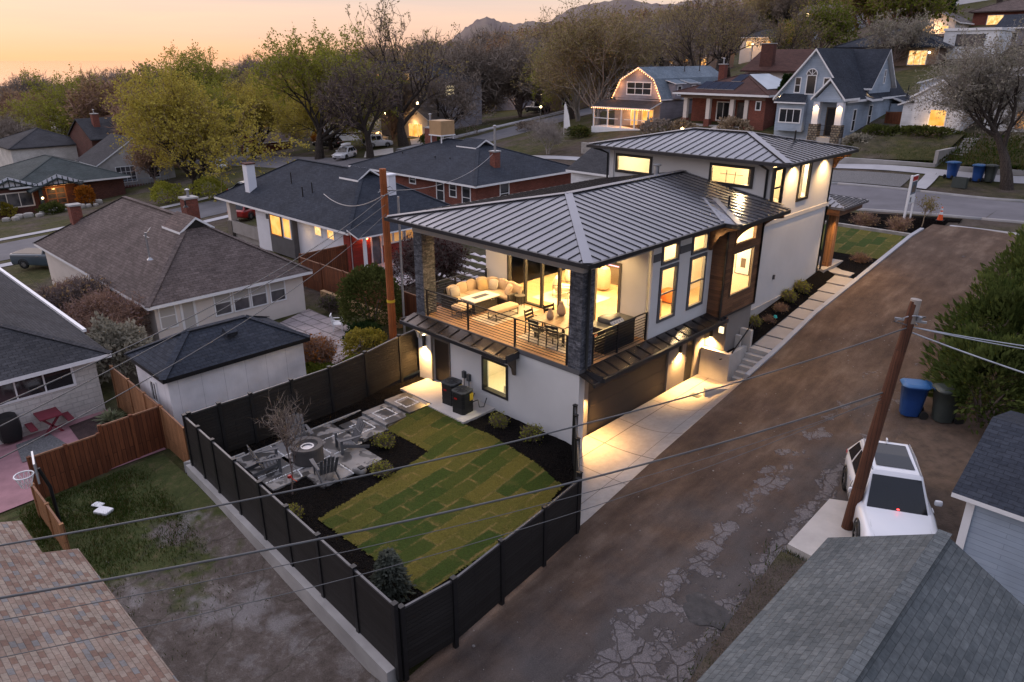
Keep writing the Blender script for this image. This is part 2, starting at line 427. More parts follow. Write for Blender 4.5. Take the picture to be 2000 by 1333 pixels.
plain('asphalt_old',(.12,.116,.128),.9,.2,.4,.006,30)
plain('sidewalk',(.34,.34,.36),.9,.12,.7,.003,20)
plain('kerb_mat',(.27,.265,.265),.9,.15,1)
plain('black_plastic',(.012,.012,.013),.5,.2,4); plain('grey_plastic',(.06,.063,.066),.5,.15,4)
plain('blue_plastic',(.012,.05,.19),.42,.1,4); plain('green_grey_plastic',(.042,.052,.048),.5,.1,4)
plain('blue_lid',(.03,.11,.27),.4,.1,4)
plain('steel',(.45,.45,.47),.35,.1,4,0,1,.9); plain('galv',(.35,.36,.38),.4,.15,6,0,1,.7)
planks('pole_wood',(.065,.026,.015),(.10,.040,.022),4,.09,.004,.8,.4,.006,True)
planks('pole_orange',(.26,.075,.022),(.33,.10,.03),4,.09,.003,.75,.3,.004,True)
plain('wire',(.075,.078,.082),.5,.2,3); plain('wire_alu',(.30,.32,.35),.35,.2,3,0,1,.6)
plain('cushion',(.50,.38,.26),.95,.06,3,.004,90); plain('pillow',(.52,.36,.17),.95,.06,4)
t=NT('pillow_stripe'); wv=t.n('ShaderNodeTexWave'); wv.inputs['Scale'].default_value=3.2; wv.inputs['Distortion'].default_value=.3; t.l(t.coord('Generated'),wv.inputs['Vector'])
t.bsdf(t.ramp(wv.outputs['Fac'],[(.35,(.22,.19,.17)),(.6,(.62,.55,.45))]),.95)
planks('wicker',(.05,.045,.042),(.075,.066,.06),.05,.02,.003,.7,.3,.004)
plain('table_top',(.70,.66,.58),.45,.05,2); planks('dining_top',(.21,.15,.095),(.27,.19,.12),2,.12,.005,.5,.2,.002)
plain('vase_clay',(.25,.185,.145),.75,.15,6,.006,25)
t=NT('rug'); ch=t.n('ShaderNodeTexVoronoi'); ch.inputs['Scale'].default_value=4; t.l(t.pos(),ch.inputs['Vector'])
t.bsdf(t.mix(t.noise(t.pos(),3,5,.6),(.55,.49,.40),(.36,.32,.27)),.98)
plain('chair_grey',(.10,.10,.105),.6,.15,3); plain('firepit_stone',(.085,.078,.075),.85,.15,4,.004,30)
plain('leather_orange',(.45,.13,.03),.5,.1,3); plain('boucle',(.70,.62,.48),.95,.06,6,.006,60); plain('sofa_beige',(.50,.40,.27),.95,.06,4)
plain('copper',(.6,.25,.13),.3,.1,4,0,1,.9)
plain('car_white',(.62,.63,.66),.22,.02,1,spec=.6,coat=.6); plain('car_dark',(.02,.02,.022),.25,.1,1,coat=.5); plain('car_grey',(.045,.065,.085),.3,.1,1,coat=.5)
plain('car_blue',(.05,.09,.14),.3,.1,1,coat=.5); plain('car_red',(.22,.012,.012),.3,.1,1,coat=.5); plain('car_silver',(.4,.43,.46),.28,.05,1,0,1,.4,coat=.4)
plain('tyre',(.012,.012,.012),.85,.2,5); plain('car_glass',(.008,.010,.013),.06,.1,1,spec=.35); plain('rim_metal',(.25,.25,.26),.35,.1,3,0,1,.8)
plain('tail_red',(.35,.01,.01),.3,.1,3); plain('head_clear',(.6,.6,.6),.15,.1,3)
plain('cone_orange',(.75,.10,.02),.5,.05,3); plain('solar_cell',(.010,.016,.036),.6,.2,2,spec=.05); plain('solar_sheet',(.36,.42,.48),.3,.08,.6,0,1,.3)
plain('cooler_tan',(.38,.24,.12),.6,.1,2); plain('stone_grey',(.22,.21,.2),.9,.3,3,.02,8); plain('stone_pale',(.30,.28,.255),.9,.25,3,.02,8)
planks('bark',(.050,.038,.032),(.085,.066,.055),.6,.07,.012,.95,.45,.02,True)
plain('twig',(.125,.092,.083),.95,.3,3); plain('twig_purple',(.20,.162,.132),.95,.3,.4); plain('twig_grey',(.25,.22,.195),.95,.25,2); plain('twig_tan',(.25,.185,.12),.95,.3,2); plain('twig_rust',(.25,.150,.105),.95,.3,2); plain('garage_paint',(.045,.035,.027),.6,.08,1); plain('door_dark',(.020,.015,.012),.5,.1,3)
def leafmat(name,a,b,trans=.35):
    t=NT(name); oi=t.n('ShaderNodeObjectInfo'); f=t.noise(t.pos(),.9,4,.65); f2=t.noise(t.pos(),7,2,.5)
    c=t.ramp(f,[(.32,a),(.68,b)]); c=t.mix(1,c,t.ramp(f2,[(.3,(.7,)*3),(.7,(1.3,)*3)]),'MULTIPLY')
    d=t.n('ShaderNodeBsdfDiffuse'); t.l(c,d.inputs[0]); tl=t.n('ShaderNodeBsdfTranslucent'); t.l(c,tl.inputs[0])
    mx=t.n('ShaderNodeMixShader'); mx.inputs[0].default_value=trans; t.l(d.outputs[0],mx.inputs[1]); t.l(tl.outputs[0],mx.inputs[2]); t.l(mx.outputs[0],t.out.inputs[0])
leafmat('leaf_spring',(.34,.275,.05),(.46,.385,.085)); leafmat('leaf_green',(.085,.115,.016),(.16,.18,.03)); leafmat('leaf_olive',(.21,.175,.07),(.31,.25,.11))
leafmat('leaf_tan',(.26,.17,.09),(.34,.235,.12)); leafmat('needle_dark',(.014,.030,.012),(.04,.062,.02)); leafmat('needle_blue',(.062,.072,.055),(.125,.135,.11)); leafmat('leaf_grey',(.215,.20,.155),(.315,.29,.23))
leafmat('leaf_orange',(.22,.07,.012),(.32,.13,.02)); leafmat('leaf_yellow',(.20,.17,.02),(.28,.23,.05)); leafmat('leaf_lime',(.20,.215,.03),(.32,.31,.06)); leafmat('leaf_maroon',(.035,.010,.010),(.07,.022,.02)); leafmat('leaf_mauve',(.17,.115,.11),(.24,.165,.15)); leafmat('leaf_variegated',(.10,.12,.05),(.33,.35,.22)); leafmat('leaf_dome',(.045,.058,.016),(.095,.105,.032))
plain('leafy_yellow',(.6,.42,.03),.5,.05,2); plain('teal',(.05,.40,.38),.9,.1,3)
leafmat('needle_green',(.045,.068,.018),(.115,.140,.042)); leafmat('grass_a',(.025,.045,.008),(.05,.075,.015)); leafmat('grass_b',(.07,.065,.02),(.11,.09,.035)); leafmat('grass_c',(.03,.055,.01),(.06,.085,.02)); leafmat('turf_a',(.03,.055,.008),(.07,.08,.015)); leafmat('turf_b',(.07,.06,.012),(.13,.10,.03))
plain('pebble',(.20,.18,.165),.9,.4,30)
plain('path_concrete',(.33,.30,.275),.85,.12,.9,.003,30); plain('dirt',(.085,.060,.045),.95,.4,2.5,.02,20)
# ---------------------------------------------------------------- terrain
CAMP=(13.5468,-17.1748,12.5941)
CTRL=[(-4,-5,0),(-8.6,-9.5,-.4),(3,-10,-.45),(-12,-6,-.55),(-12,0,-.5),(-11,8,-.3),(-15,-12,-.7),(-8,-14,-.65),(0,-14,-.6),(3,-20,-.8),(-22,3,-.8),(-20,-6,-.8),(-30,-10,-1.6),
 (-26,10,-.5),(-35,8,-1.0),(-28,24,.7),(-44,20,-.4),(-44,5,-1.6),(5,-12,-.35),(5,-3,.02),(5,3,.4),(5,8,1.0),(5,14,2.0),(5,20,2.75),(5,26,3.4),(12,2,.4),(13,12,1.3),(16,24,3.2),(11,-8,-.1),
 (0,33,3.6),(0,39,3.7),(8,36,4.0),(-30,36,2.2),(-62,37,.2),(-62,16,-1.9),(-62,-10,-3.4),(-62,59,2.0),(-64,87,4.6),(-95,37,-2.5),(-85,60,.5),(-100,90,1.5),(-90,5,-5),(-140,40,-6),(-130,120,2),
 (30,36,5.2),(-36,54,5.2),(-26,54,5.7),(-15,51.5,5.2),(-5,52,6.6),(5,53,7),(-12,46,4.6),(4,44.5,4.1),(-30,44,3.2),(-45,46,2.6),(-50,60,4.2),(-8,62,7.6),(10,65,9),(-30,70,7.6),(-45,75,6.5),(-20,85,11),
 (-34,112,15.2),(-19,112,15.4),(0,110,16),(30,80,12),(-60,112,8.5),(-90,150,8),(-45,150,19),(-10,160,24),(40,140,24),(-70,210,24),(-150,210,10),(-30,230,34),(30,230,40),
 (-200,60,-9),(-200,-40,-12),(-250,150,-2),(-120,-30,-8),(-60,-50,-5),(0,-60,-3),(-300,20,-13),(-240,280,18),(-120,290,30),(60,290,48)]
_c=np.array(CTRL,float)
def _rbf():
    P=_c[:,:2]; n=len(P); d=np.linalg.norm(P[:,None]-P[None],axis=2)
    K=np.sqrt(d*d+16)  ; A=np.zeros((n+3,n+3)); A[:n,:n]=-K+np.eye(n)*-.02; A[:n,n]=1; A[:n,n+1:]=P; A[n,:n]=1; A[n+1:,:n]=P.T
    return np.linalg.solve(A,np.r_[_c[:,2],0,0,0])
_w=_rbf()
def tps(x,y):
    x=np.asarray(x,float);y=np.asarray(y,float)
    d=np.sqrt((x[...,None]-_c[:,0])**2+(y[...,None]-_c[:,1])**2+16)
    n=len(_c); return -(d@_w[:n])+_w[n]+_w[n+1]*x+_w[n+2]*y
AY=[-40,-12,-3,1.4,7,10.3,14,20,26,31,60]; AZ=[-1.2,-.42,0,.3,.75,1.25,2.0,2.72,3.45,3.68,3.9]
XY=[-40,-10,-3.1,1.4,7,30]; XX=[3.35,3.28,2.75,2.4,2.1,2.15]
def za(y): return np.interp(y,AY,AZ)
def xe(y): return np.interp(y,XY,XX)
def sstep(a,b,x): 
    t=np.clip((x-a)/(b-a),0,1); return t*t*(3-2*t)
def ground(x,y):
    x=np.asarray(x,float);y=np.asarray(y,float)
    z=tps(x,y)
    w=sstep(1.0,2.2,x)*(1-sstep(8.2,10.5,x))*(1-sstep(29,32,y))
    z=z*(1-w)+(za(y)-.05)*w
    w=sstep(-9.2,-8.7,x)*(1-sstep(xe(y)+.1,xe(y)+.6,x))*sstep(-10.1,-9.7,y)*(1-sstep(30.2,30.8,y))
    lot=np.where(y<1,-.35,np.where(y<18,-.5,2.3))
    z=z*(1-w)+lot*w
    w=sstep(-11.2,-10.2,x)*(1-sstep(3.0,3.3,x))*(1-sstep(-10.15,-9.75,y))*sstep(-30,-22,y)
    z=z*(1-w)+(-.6)*w
    return z
def gz(x,y): return float(ground(x,y))
def grid(name,xs,ys,zf,mat,parent=None):
    X,Y=np.meshgrid(xs,ys); Z=zf(X,Y); n,m=X.shape
    V=np.stack([X,Y,Z],2).reshape(-1,3)
    i=np.arange((n-1)*(m-1)); r=i//(m-1)*m+i%(m-1)
    F=np.stack([r,r+1,r+m+1,r+m],1)
    mb=MB(); mb.v=[tuple(p) for p in V.tolist()]; mb.f=F.tolist(); mb.m=[0]*len(F); mb.s=[True]*len(F)
    return mb.build(name,mat,parent)
def patch(mb,p00,p10,p11,p01,off=.03,nu=None,nv=None,zf=None,m=0):
    zf=zf or ground
    L=lambda a,b: math.hypot(a[0]-b[0],a[1]-b[1])
    nu=nu or max(1,int(max(L(p00,p10),L(p01,p11))/1.0)); nv=nv or max(1,int(max(L(p00,p01),L(p10,p11))/1.0))
    s,t=np.meshgrid(np.linspace(0,1,nu+1),np.linspace(0,1,nv+1))
    q=[np.array(p,float) for p in(p00,p10,p11,p01)]
    X=(1-s)*(1-t)*q[0][0]+s*(1-t)*q[1][0]+s*t*q[2][0]+(1-s)*t*q[3][0]
    Y=(1-s)*(1-t)*q[0][1]+s*(1-t)*q[1][1]+s*t*q[2][1]+(1-s)*t*q[3][1]
    Z=zf(X,Y)+off
    V=np.stack([X,Y,Z],2).reshape(-1,3).tolist(); w=nu+1
    F=[(j*w+i,j*w+i+1,(j+1)*w+i+1,(j+1)*w+i) for j in range(nv) for i in range(nu)]
    mb.add(V,F,m,True); return mb
def strip(name,mat,path,width,off,th=0,kind='structure'):
    # a ribbon of the given width that follows the ground along a plan path
    mb=MB()
    for (a,b) in zip(path[:-1],path[1:]):
        d=Vector((b[0]-a[0],b[1]-a[1])).normalized(); nx,ny=-d.y*width/2,d.x*width/2
        patch(mb,(a[0]-nx,a[1]-ny),(b[0]-nx,b[1]-ny),(b[0]+nx,b[1]+ny),(a[0]+nx,a[1]+ny),off,None,2)
    o=mb.build(name,mat)
    if th:
        s=o.modifiers.new('s','SOLIDIFY'); s.thickness=th; s.offset=-1
    return struct(o,kind)

# terrain material: dry grass, dirt, greener patches
t=NT('terrain'); p=t.pos()
a=t.noise(p,.16,5,.6); b=t.noise(p,1.4,6,.7); d=t.noise(p,22,3,.7)
g=t.ramp(b,[(.3,(.030,.034,.012)),(.52,(.058,.058,.022)),(.72,(.105,.085,.045))])
e=t.ramp(b,[(.3,(.055,.043,.035)),(.7,(.11,.09,.075))])
c=t.mix(t.ramp(a,[(.45,(0,)*3),(.6,(1,)*3)]),g,e)
c=t.mix(1,c,t.ramp(d,[(.25,(.6,)*3),(.75,(1.4,)*3)]),'MULTIPLY')
t.bsdf(c,.95,0,t.math('ADD',d,b),.06,1,.1)
xs=np.unique(np.r_[np.arange(-420,-110,14.),np.arange(-110,-34,2.),np.arange(-34,20,.6),np.arange(20,60,3.),np.arange(60,200,14.)])
ys=np.unique(np.r_[np.arange(-160,-40,12.),np.arange(-40,-20,2.),np.arange(-20,62,.7),np.arange(62,130,2.5),np.arange(130,420,14.)])
struct(grid('ground',xs,ys,ground,'terrain'))
# the far plain and valley floor, one sheet out to the horizon
t=NT('plain_mat'); n=t.noise(t.pos(),.02,6,.7)
t.bsdf(t.ramp(n,[(.3,(.03,.028,.02)),(.7,(.09,.07,.05))]),.95)
mb=MB(); N=48
ring=[(200,-34),(900,-36),(1600,-46),(2600,-62)]
for i,(r,z) in enumerate(ring):
    for k in range(N):
        an=2*PI*k/N; mb.v.append((-80+r*math.cos(an),100+r*math.sin(an),z))
for i in range(3):
    for k in range(N):
        mb.f.append((i*N+k,i*N+(k+1)%N,(i+1)*N+(k+1)%N,(i+1)*N+k)); mb.m.append(0); mb.s.append(False)
struct(mb.build('land','plain_mat'))
# reflective sheet added over the far plain; its sky sheen stands in for haze
t=NT('haze_sheet_mat'); t.bsdf((.06,.045,.035),.05)
mb=MB()
for i,r in enumerate((1500,4000,16000)):
    for k in range(N): an=2*PI*k/N; mb.v.append((-80+r*math.cos(an),100+r*math.sin(an),-56))
for i in range(2):
    for k in range(N): mb.f.append((i*N+k,i*N+(k+1)%N,(i+1)*N+(k+1)%N,(i+1)*N+k)); mb.m.append(0); mb.s.append(False)
struct(mb.build('haze_sheet','haze_sheet_mat'))

# alley: dirt over broken asphalt
t=NT('alley_mat'); p=t.pos()
sx=t.n('ShaderNodeSeparateXYZ'); t.l(p,sx.inputs[0])
n1=t.noise(p,.55,6,.62); tm=t.n('ShaderNodeMapping'); tm.inputs['Scale'].default_value=(1,.22,1); t.l(p,tm.inputs['Vector']); n2=t.math('ADD',t.math('MULTIPLY',t.noise(tm.outputs[0],1.5,7,.62),.62),t.math('MULTIPLY',t.noise(p,1.1,7,.68),.38)); n3=t.noise(p,38,4,.75); n4=t.noise(p,.33,4,.6)
dirt=t.ramp(n2,[(.34,(.058,.038,.027)),(.5,(.102,.068,.049)),(.64,(.165,.118,.087))])
dark=t.ramp(n2,[(.3,(.052,.045,.043)),(.7,(.112,.098,.092))])
xf=t.math('ADD',t.math('MULTIPLY',sx.outputs[0],.30),t.math('MULTIPLY',n4,2.2))      # dirt on the house side, greyer towards the far side
yfac=t.math('MULTIPLY',sx.outputs[1],-.05)
base=t.mix(t.ramp(t.math('ADD',xf,yfac),[(.0,(0,)*3),(.1,(0,)*3)]) if False else t.ramp(t.math('MULTIPLY',t.math('ADD',xf,yfac),.25),[(.64,(0,)*3),(.80,(1,)*3)]),dirt,dark)
# bare asphalt slabs, crazed
vor=t.n('ShaderNodeTexVoronoi'); vor.feature='DISTANCE_TO_EDGE'; vor.inputs['Scale'].default_value=1.5
wv=t.n('ShaderNodeVectorMath',operation='ADD'); ws=t.n('ShaderNodeVectorMath',operation='SCALE'); wn=t.n('ShaderNodeTexNoise'); wn.inputs['Scale'].default_value=2.2; wn.inputs['Detail'].default_value=5
t.l(p,wn.inputs['Vector']); t.l(wn.outputs['Color'],ws.inputs[0]); ws.inputs['Scale'].default_value=.35; t.l(p,wv.inputs[0]); t.l(ws.outputs[0],wv.inputs[1]); t.l(wv.outputs[0],vor.inputs['Vector'])
vor2=t.n('ShaderNodeTexVoronoi'); vor2.feature='DISTANCE_TO_EDGE'; vor2.inputs['Scale'].default_value=4.6; t.l(wv.outputs[0],vor2.inputs['Vector'])
c1=t.ramp(vor.outputs['Distance'],[(.012,(0,)*3),(.03,(1,)*3)]); c2=t.ramp(vor2.outputs['Distance'],[(.03,(0,)*3),(.075,(1,)*3)])
# bare band runs along the right side; a second band down by the lower end
cx=t.math('ADD',sx.outputs[0],t.math('MULTIPLY',sx.outputs[1],.035))
def band(c,w): return t.math('SUBTRACT',1,t.math('DIVIDE',t.math('ABSOLUTE',t.math('SUBTRACT',cx,c)),w),True)
low=t.math('MULTIPLY',t.math('ADD',t.math('MULTIPLY',sx.outputs[1],-.16),.0),1,True)
bb=t.math('MAXIMUM',t.math('MULTIPLY',band(6.0,.95),.82),t.math('MULTIPLY',band(7.35,.65),.8))
bb=t.math('MAXIMUM',bb,t.math('MULTIPLY',band(6.6,1.5),low))
n5=t.noise(p,1.15,6,.62)
yfade=t.math('SUBTRACT',1,t.math('MULTIPLY',t.math('SUBTRACT',sx.outputs[1],2),.09),True)
bare=t.math('ADD',t.math('MULTIPLY',bb,t.math('ADD',.25,t.math('MULTIPLY',yfade,.5))),t.math('MULTIPLY',t.math('SUBTRACT',n5,.5),1.9))
mask=t.ramp(bare,[(.44,(0,)*3),(.48,(1,)*3)])
edge=t.ramp(bare,[(.44,(1,)*3),(.72,(0,)*3)])
crk=t.mix(edge,c1,c2,'MULTIPLY')
slabc=t.ramp(n2,[(.35,(.135,.122,.122)),(.65,(.20,.182,.182))])
slabc=t.mix(1,slabc,t.ramp(n3,[(.3,(.7,)*3),(.7,(1.25,)*3)]),'MULTIPLY')
mm=t.mix(1,mask,crk,'MULTIPLY')
col=t.mix(t.math('MULTIPLY',mm,.8),base,slabc)
peb=t.ramp(t.noise(p,60,2,.6),[(.68,(0,)*3),(.74,(1,)*3)])
col=t.mix(t.math('MULTIPLY',peb,.5),col,(.30,.27,.25))
col=t.mix(1,col,t.ramp(n3,[(.2,(.6,)*3),(.8,(1.35,)*3)]),'MULTIPLY')
hgt=t.math('ADD',t.math('MULTIPLY',n3,.5),t.math('ADD',t.math('MULTIPLY',n2,1.2),t.math('MULTIPLY',mm,.9)))
t.bsdf(col,t.ramp(n1,[(.3,(.72,)*3),(.7,(.95,)*3)]),0,hgt,.035,1,.12)
ysA=np.arange(-30,29.6,.5)
mb=MB(); W=10
for j,y in enumerate(ysA):
    e=float(xe(y))
    if y<-10: e=3.3-( -10-y)*.0
    for i in range(W+1):
        u=i/W; x=e+u*(8.0-e)
        cr=.05*math.sin(PI*u)+.03*math.sin(7*u+y*.6)*math.sin(PI*u)
        mb.v.append((x,y,float(za(y))+cr))
for j in range(len(ysA)-1):
    for i in range(W):
        a=j*(W+1)+i; mb.f.append((a,a+1,a+W+2,a+W+1)); mb.m.append(0); mb.s.append(True)
struct(mb.build('alley','alley_mat'))
# pothole of darker patching asphalt
t=NT('tar_patch'); p=t.pos(); n=t.noise(p,4,6,.7)
t.bsdf(t.ramp(n,[(.3,(.028,.026,.026)),(.62,(.060,.056,.055)),(.7,(.15,.14,.14))]),.85,0,t.noise(p,40,4,.7),.02)
mb=MB(); c=(7.15,-3.75); pts=[]
for k in range(26):
    a=2*PI*k/26; r=.78+.13*math.sin(3*a+1)+.07*math.sin(7*a); pts.append((c[0]+r*1.0*math.cos(a),c[1]+r*.62*math.sin(a)))
V=[(q[0],q[1],float(za(q[1]))+.03) for q in pts]+[(c[0]+(q[0]-c[0])*.5,c[1]+(q[1]-c[1])*.5,float(za(q[1]))+.075) for q in pts]+[(c[0],c[1],float(za(c[1]))+.085)]
mb.add(V,[(k,(k+1)%26,26+(k+1)%26,26+k) for k in range(26)]+[(26+k,26+(k+1)%26,52) for k in range(26)],0,True)
struct(mb.build('asphalt_patch','tar_patch'))
# lower lot left of the fence: worn grey ground and rough grass
t=NT('lot_mat'); p=t.pos(); sx=t.n('ShaderNodeSeparateXYZ'); t.l(p,sx.inputs[0])
n1=t.noise(p,.5,5,.6); n2=t.noise(p,2.6,6,.7); n3=t.noise(p,30,4,.75)
gr=t.ramp(n2,[(.3,(.032,.046,.014)),(.55,(.062,.070,.024)),(.75,(.13,.095,.055))])
dr=t.ramp(n2,[(.3,(.070,.056,.048)),(.55,(.120,.100,.088)),(.74,(.23,.207,.195))])
f=t.math('ADD',t.math('MULTIPLY',sx.outputs[0],.18),t.math('ADD',t.math('MULTIPLY',t.math('SUBTRACT',n1,.5),3.0),1.35))
dr=t.mix(t.ramp(t.noise(p,.75,5,.62,.5),[(.53,(0,)*3),(.66,(.75,)*3)]),dr,(.235,.222,.22))
c=t.mix(t.ramp(f,[(.35,(0,)*3),(.62,(1,)*3)]),gr,dr)
vor=t.n('ShaderNodeTexVoronoi'); vor.feature='DISTANCE_TO_EDGE'; vor.inputs['Scale'].default_value=.42
wv=t.n('ShaderNodeVectorMath',operation='ADD'); ws=t.n('ShaderNodeVectorMath',operation='SCALE'); wn=t.n('ShaderNodeTexNoise'); wn.inputs['Scale'].default_value=1.2; wn.inputs['Detail'].default_value=5
t.l(p,wn.inputs['Vector']); t.l(wn.outputs['Color'],ws.inputs[0]); ws.inputs['Scale'].default_value=.9; t.l(p,wv.inputs[0]); t.l(ws.outputs[0],wv.inputs[1]); t.l(wv.outputs[0],vor.inputs['Vector'])
c=t.mix(t.ramp(vor.outputs['Distance'],[(.004,(.45,)*3),(.016,(0,)*3)]),c,(.04,.036,.026))
c=t.mix(1,c,t.ramp(n3,[(.25,(.6,)*3),(.75,(1.4,)*3)]),'MULTIPLY')
t.bsdf(c,.92,0,t.math('ADD',n3,n2),.03,1,.15)
mb=MB(); patch(mb,(-11.0,-24),(3.32,-24),(3.3,-10.25),(-11.0,-9.6),.03); struct(mb.build('dirt_lot','lot_mat'))
# ---------------------------------------------------------------- helpers for openings
def ub(mb,o,u,n,a0,a1,d0,d1,z0,z1,m=0):
    P=lambda a,d,z:(o[0]+u[0]*a+n[0]*d,o[1]+u[1]*a+n[1]*d,z)
    vs=[P(a0,d0,z0),P(a1,d0,z0),P(a1,d1,z0),P(a0,d1,z0),P(a0,d0,z1),P(a1,d0,z1),P(a1,d1,z1),P(a0,d1,z1)]
    fs=[(0,3,2,1),(4,5,6,7),(0,1,5,4),(1,2,6,5),(2,3,7,6),(3,0,4,7)]
    if u[0]*n[1]-u[1]*n[0]<0: fs=[q[::-1] for q in fs]
    mb.add(vs,fs,m)
def window(par,o,u,n,w,z0,z1,fw=.09,fm='white_paint',pm='dark_pane',cols=1,rows=1,proud=.04,back=-.02,pane=.01,sill=False,name='window',bw=None,rowsplit=None):
    mb=MB(); bw=bw or fw*.6
    ub(mb,o,u,n,0,w,back,proud,z0,z0+fw); ub(mb,o,u,n,0,w,back,proud,z1-fw,z1)
    ub(mb,o,u,n,0,fw,back,proud,z0+fw,z1-fw); ub(mb,o,u,n,w-fw,w,back,proud,z0+fw,z1-fw)
    p2=pane+(proud-pane)*.6; b2=min(pane-.01,p2-.02)
    for i in range(1,cols):
        a=fw+(w-2*fw)*i/cols; ub(mb,o,u,n,a-bw/2,a+bw/2,b2,p2,z0+fw,z1-fw)
    zr=[z0+fw+(z1-z0-2*fw)*j/rows for j in range(1,rows)] if rowsplit is None else [z0+(z1-z0)*rowsplit]
    for z in zr: ub(mb,o,u,n,fw,w-fw,b2+.003,p2-.003,z-bw/2,z+bw/2)
    f=mb.build(name,fm,par)
    q=MB(); ub(q,o,u,n,fw-.01,w-fw+.01,pane-.006,pane,z0+fw-.01,z1-fw+.01); q.build('pane',pm,f)
    if sill:
        s=MB(); ub(s,o,u,n,-.04,w+.04,.0,proud+.05,z0-.06,z0-.003); s.build('sill',fm,f)
    return f
def clipseg(poly2,x):
    ys=[]
    k=len(poly2)
    for i in range(k):
        a,b=poly2[i],poly2[(i+1)%k]
        if (a[0]-x)*(b[0]-x)<0:
            t=(x-a[0])/(b[0]-a[0]); ys.append(a[1]+t*(b[1]-a[1]))
    return (min(ys),max(ys)) if len(ys)>=2 else None
def seams(mb,poly,spacing=.42,w=.024,h=.030,off=None,m=0):
    # standing seams running up-slope over a planar roof face
    P=[Vector(p) for p in poly]; nr=Vector((0,0,0))
    for i in range(len(P)): nr+=P[i].cross(P[(i+1)%len(P)])
    nr.normalize()
    if nr.z<0: nr=-nr
    hx=Vector((-nr.y,nr.x,0)).normalized(); up=nr.cross(hx)
    p2=[(p.dot(hx),p.dot(up)) for p in P]; d=P[0].dot(nr)
    x0=min(q[0] for q in p2); x1=max(q[0] for q in p2)
    x=x0+(spacing*.5 if off is None else off)
    while x<x1-.05:
        r=clipseg(p2,x)
        if r and r[1]-r[0]>.12:
            a=hx*x+up*(r[0]+.01)+nr*(d+h/2-.003); b=hx*x+up*(r[1]-.05)+nr*(d+h/2-.003)
            mb.bar(a,b,w,h,m,up=nr)
        x+=spacing
def hipcap(mb,a,b,w=.3,t=.02,m=0,lift=.035):
    a=Vector(a)+Vector((0,0,lift)); b=Vector(b)+Vector((0,0,lift)); mb.bar(a,b,w,t,m)

H=thing('modern_house','new white stucco house with dark standing seam metal hip roofs and a lit open deck','house',(0,0,0))
# --- lower storey
mb=MB(); mb.wall((-8.4,0),(1,0),8.4,-.35,2.9,.3,[(.86,1.93,.30,2.2),(3.8,5.1,.88,2.2)]); mb.wall((-8.4,18.2),(0,-1),17.9,-.35,2.9,.3)
mb.build('wall','stucco',H)
mb=MB(); mb.wall((-.45,.302),(0,1),8.6,-.35,2.9,.25,[(.80,5.90,-.35,2.2),(7.2,7.9,-.3,2.12)]); mb.build('wall','stucco_grey',H)
mb=MB(); mb.box(-.45,.5,8.904,10.9,-.4,2.9); mb.build('foundation_wall','stucco_grey',H)
mb=MB(); mb.box(-8.4,0,.0,10.88,2.904,2.998); mb.box(-8.42,.02,-.03,-.002,2.86,3.03); mb.box(.002,.03,0,8.0,2.86,3.03); mb.build('deck_edge','stucco_trim',H)
# garage door with panel grooves
mb=MB()
for k in range(4): mb.box(-.60,-.53,1.104,6.2,-.1+k*.575,-.1+k*.575+.565)
mb.build('garage_door','garage_paint',H)
mb=MB(); mb.box(-.62,-.60,1.104,6.2,-.2,2.2); mb.build('door_backing','black_plastic',H)
mb=MB(); mb.box(-.58,-.52,7.504,8.2,-.1,2.1); d=mb.build('door','black_metal',H)
q=MB(); q.box(-.52,-.47,7.56,7.62,.9,1.1); q.build('handle','steel',d)
mb=MB(); mb.box(-7.52,-6.49,.12,.18,.3,2.2); d=mb.build('door','door_dark',H); q=MB(); q.box(-6.62,-6.56,.06,.12,1.2,1.36); q.build('handle','steel',d)
mb=MB(); mb.box(-7.58,-7.5,-.03,.0,.28,2.26); mb.box(-6.51,-6.43,-.03,0,.28,2.26); mb.box(-7.5,-6.51,-.03,0,2.18,2.26); mb.build('door_frame','taupe_frame',H)
window(H,(-4.64,0),(1,0),(0,-1),1.36,.84,2.24,.09,'dark_frame','pane_glass',1,1,.04,-.2,-.1)
# basement room behind the rear window
mb=MB(); mb.box(-6.2,-1.8,2.9,3.0,.3,2.9); mb.box(-6.2,-1.8,.31,2.9,.2,.3); mb.box(-6.3,-6.2,.31,3,.2,2.9); mb.box(-1.8,-1.7,.31,3,.2,2.9); mb.build('room','inner_wall',H)
# meter boxes
for x in (-5.6,-5.33):
    m=MB(); m.box(x-.07,x+.07,-.12,0,1.05-(.05 if x>-5.5 else 0),1.32-(.05 if x>-5.5 else 0)); m.tube([(x,-.06,1.05),(x+.01,-.07,.7),(x+.03,-.1,.3)],.018,6); m.build('meter_box','grey_plastic',H)
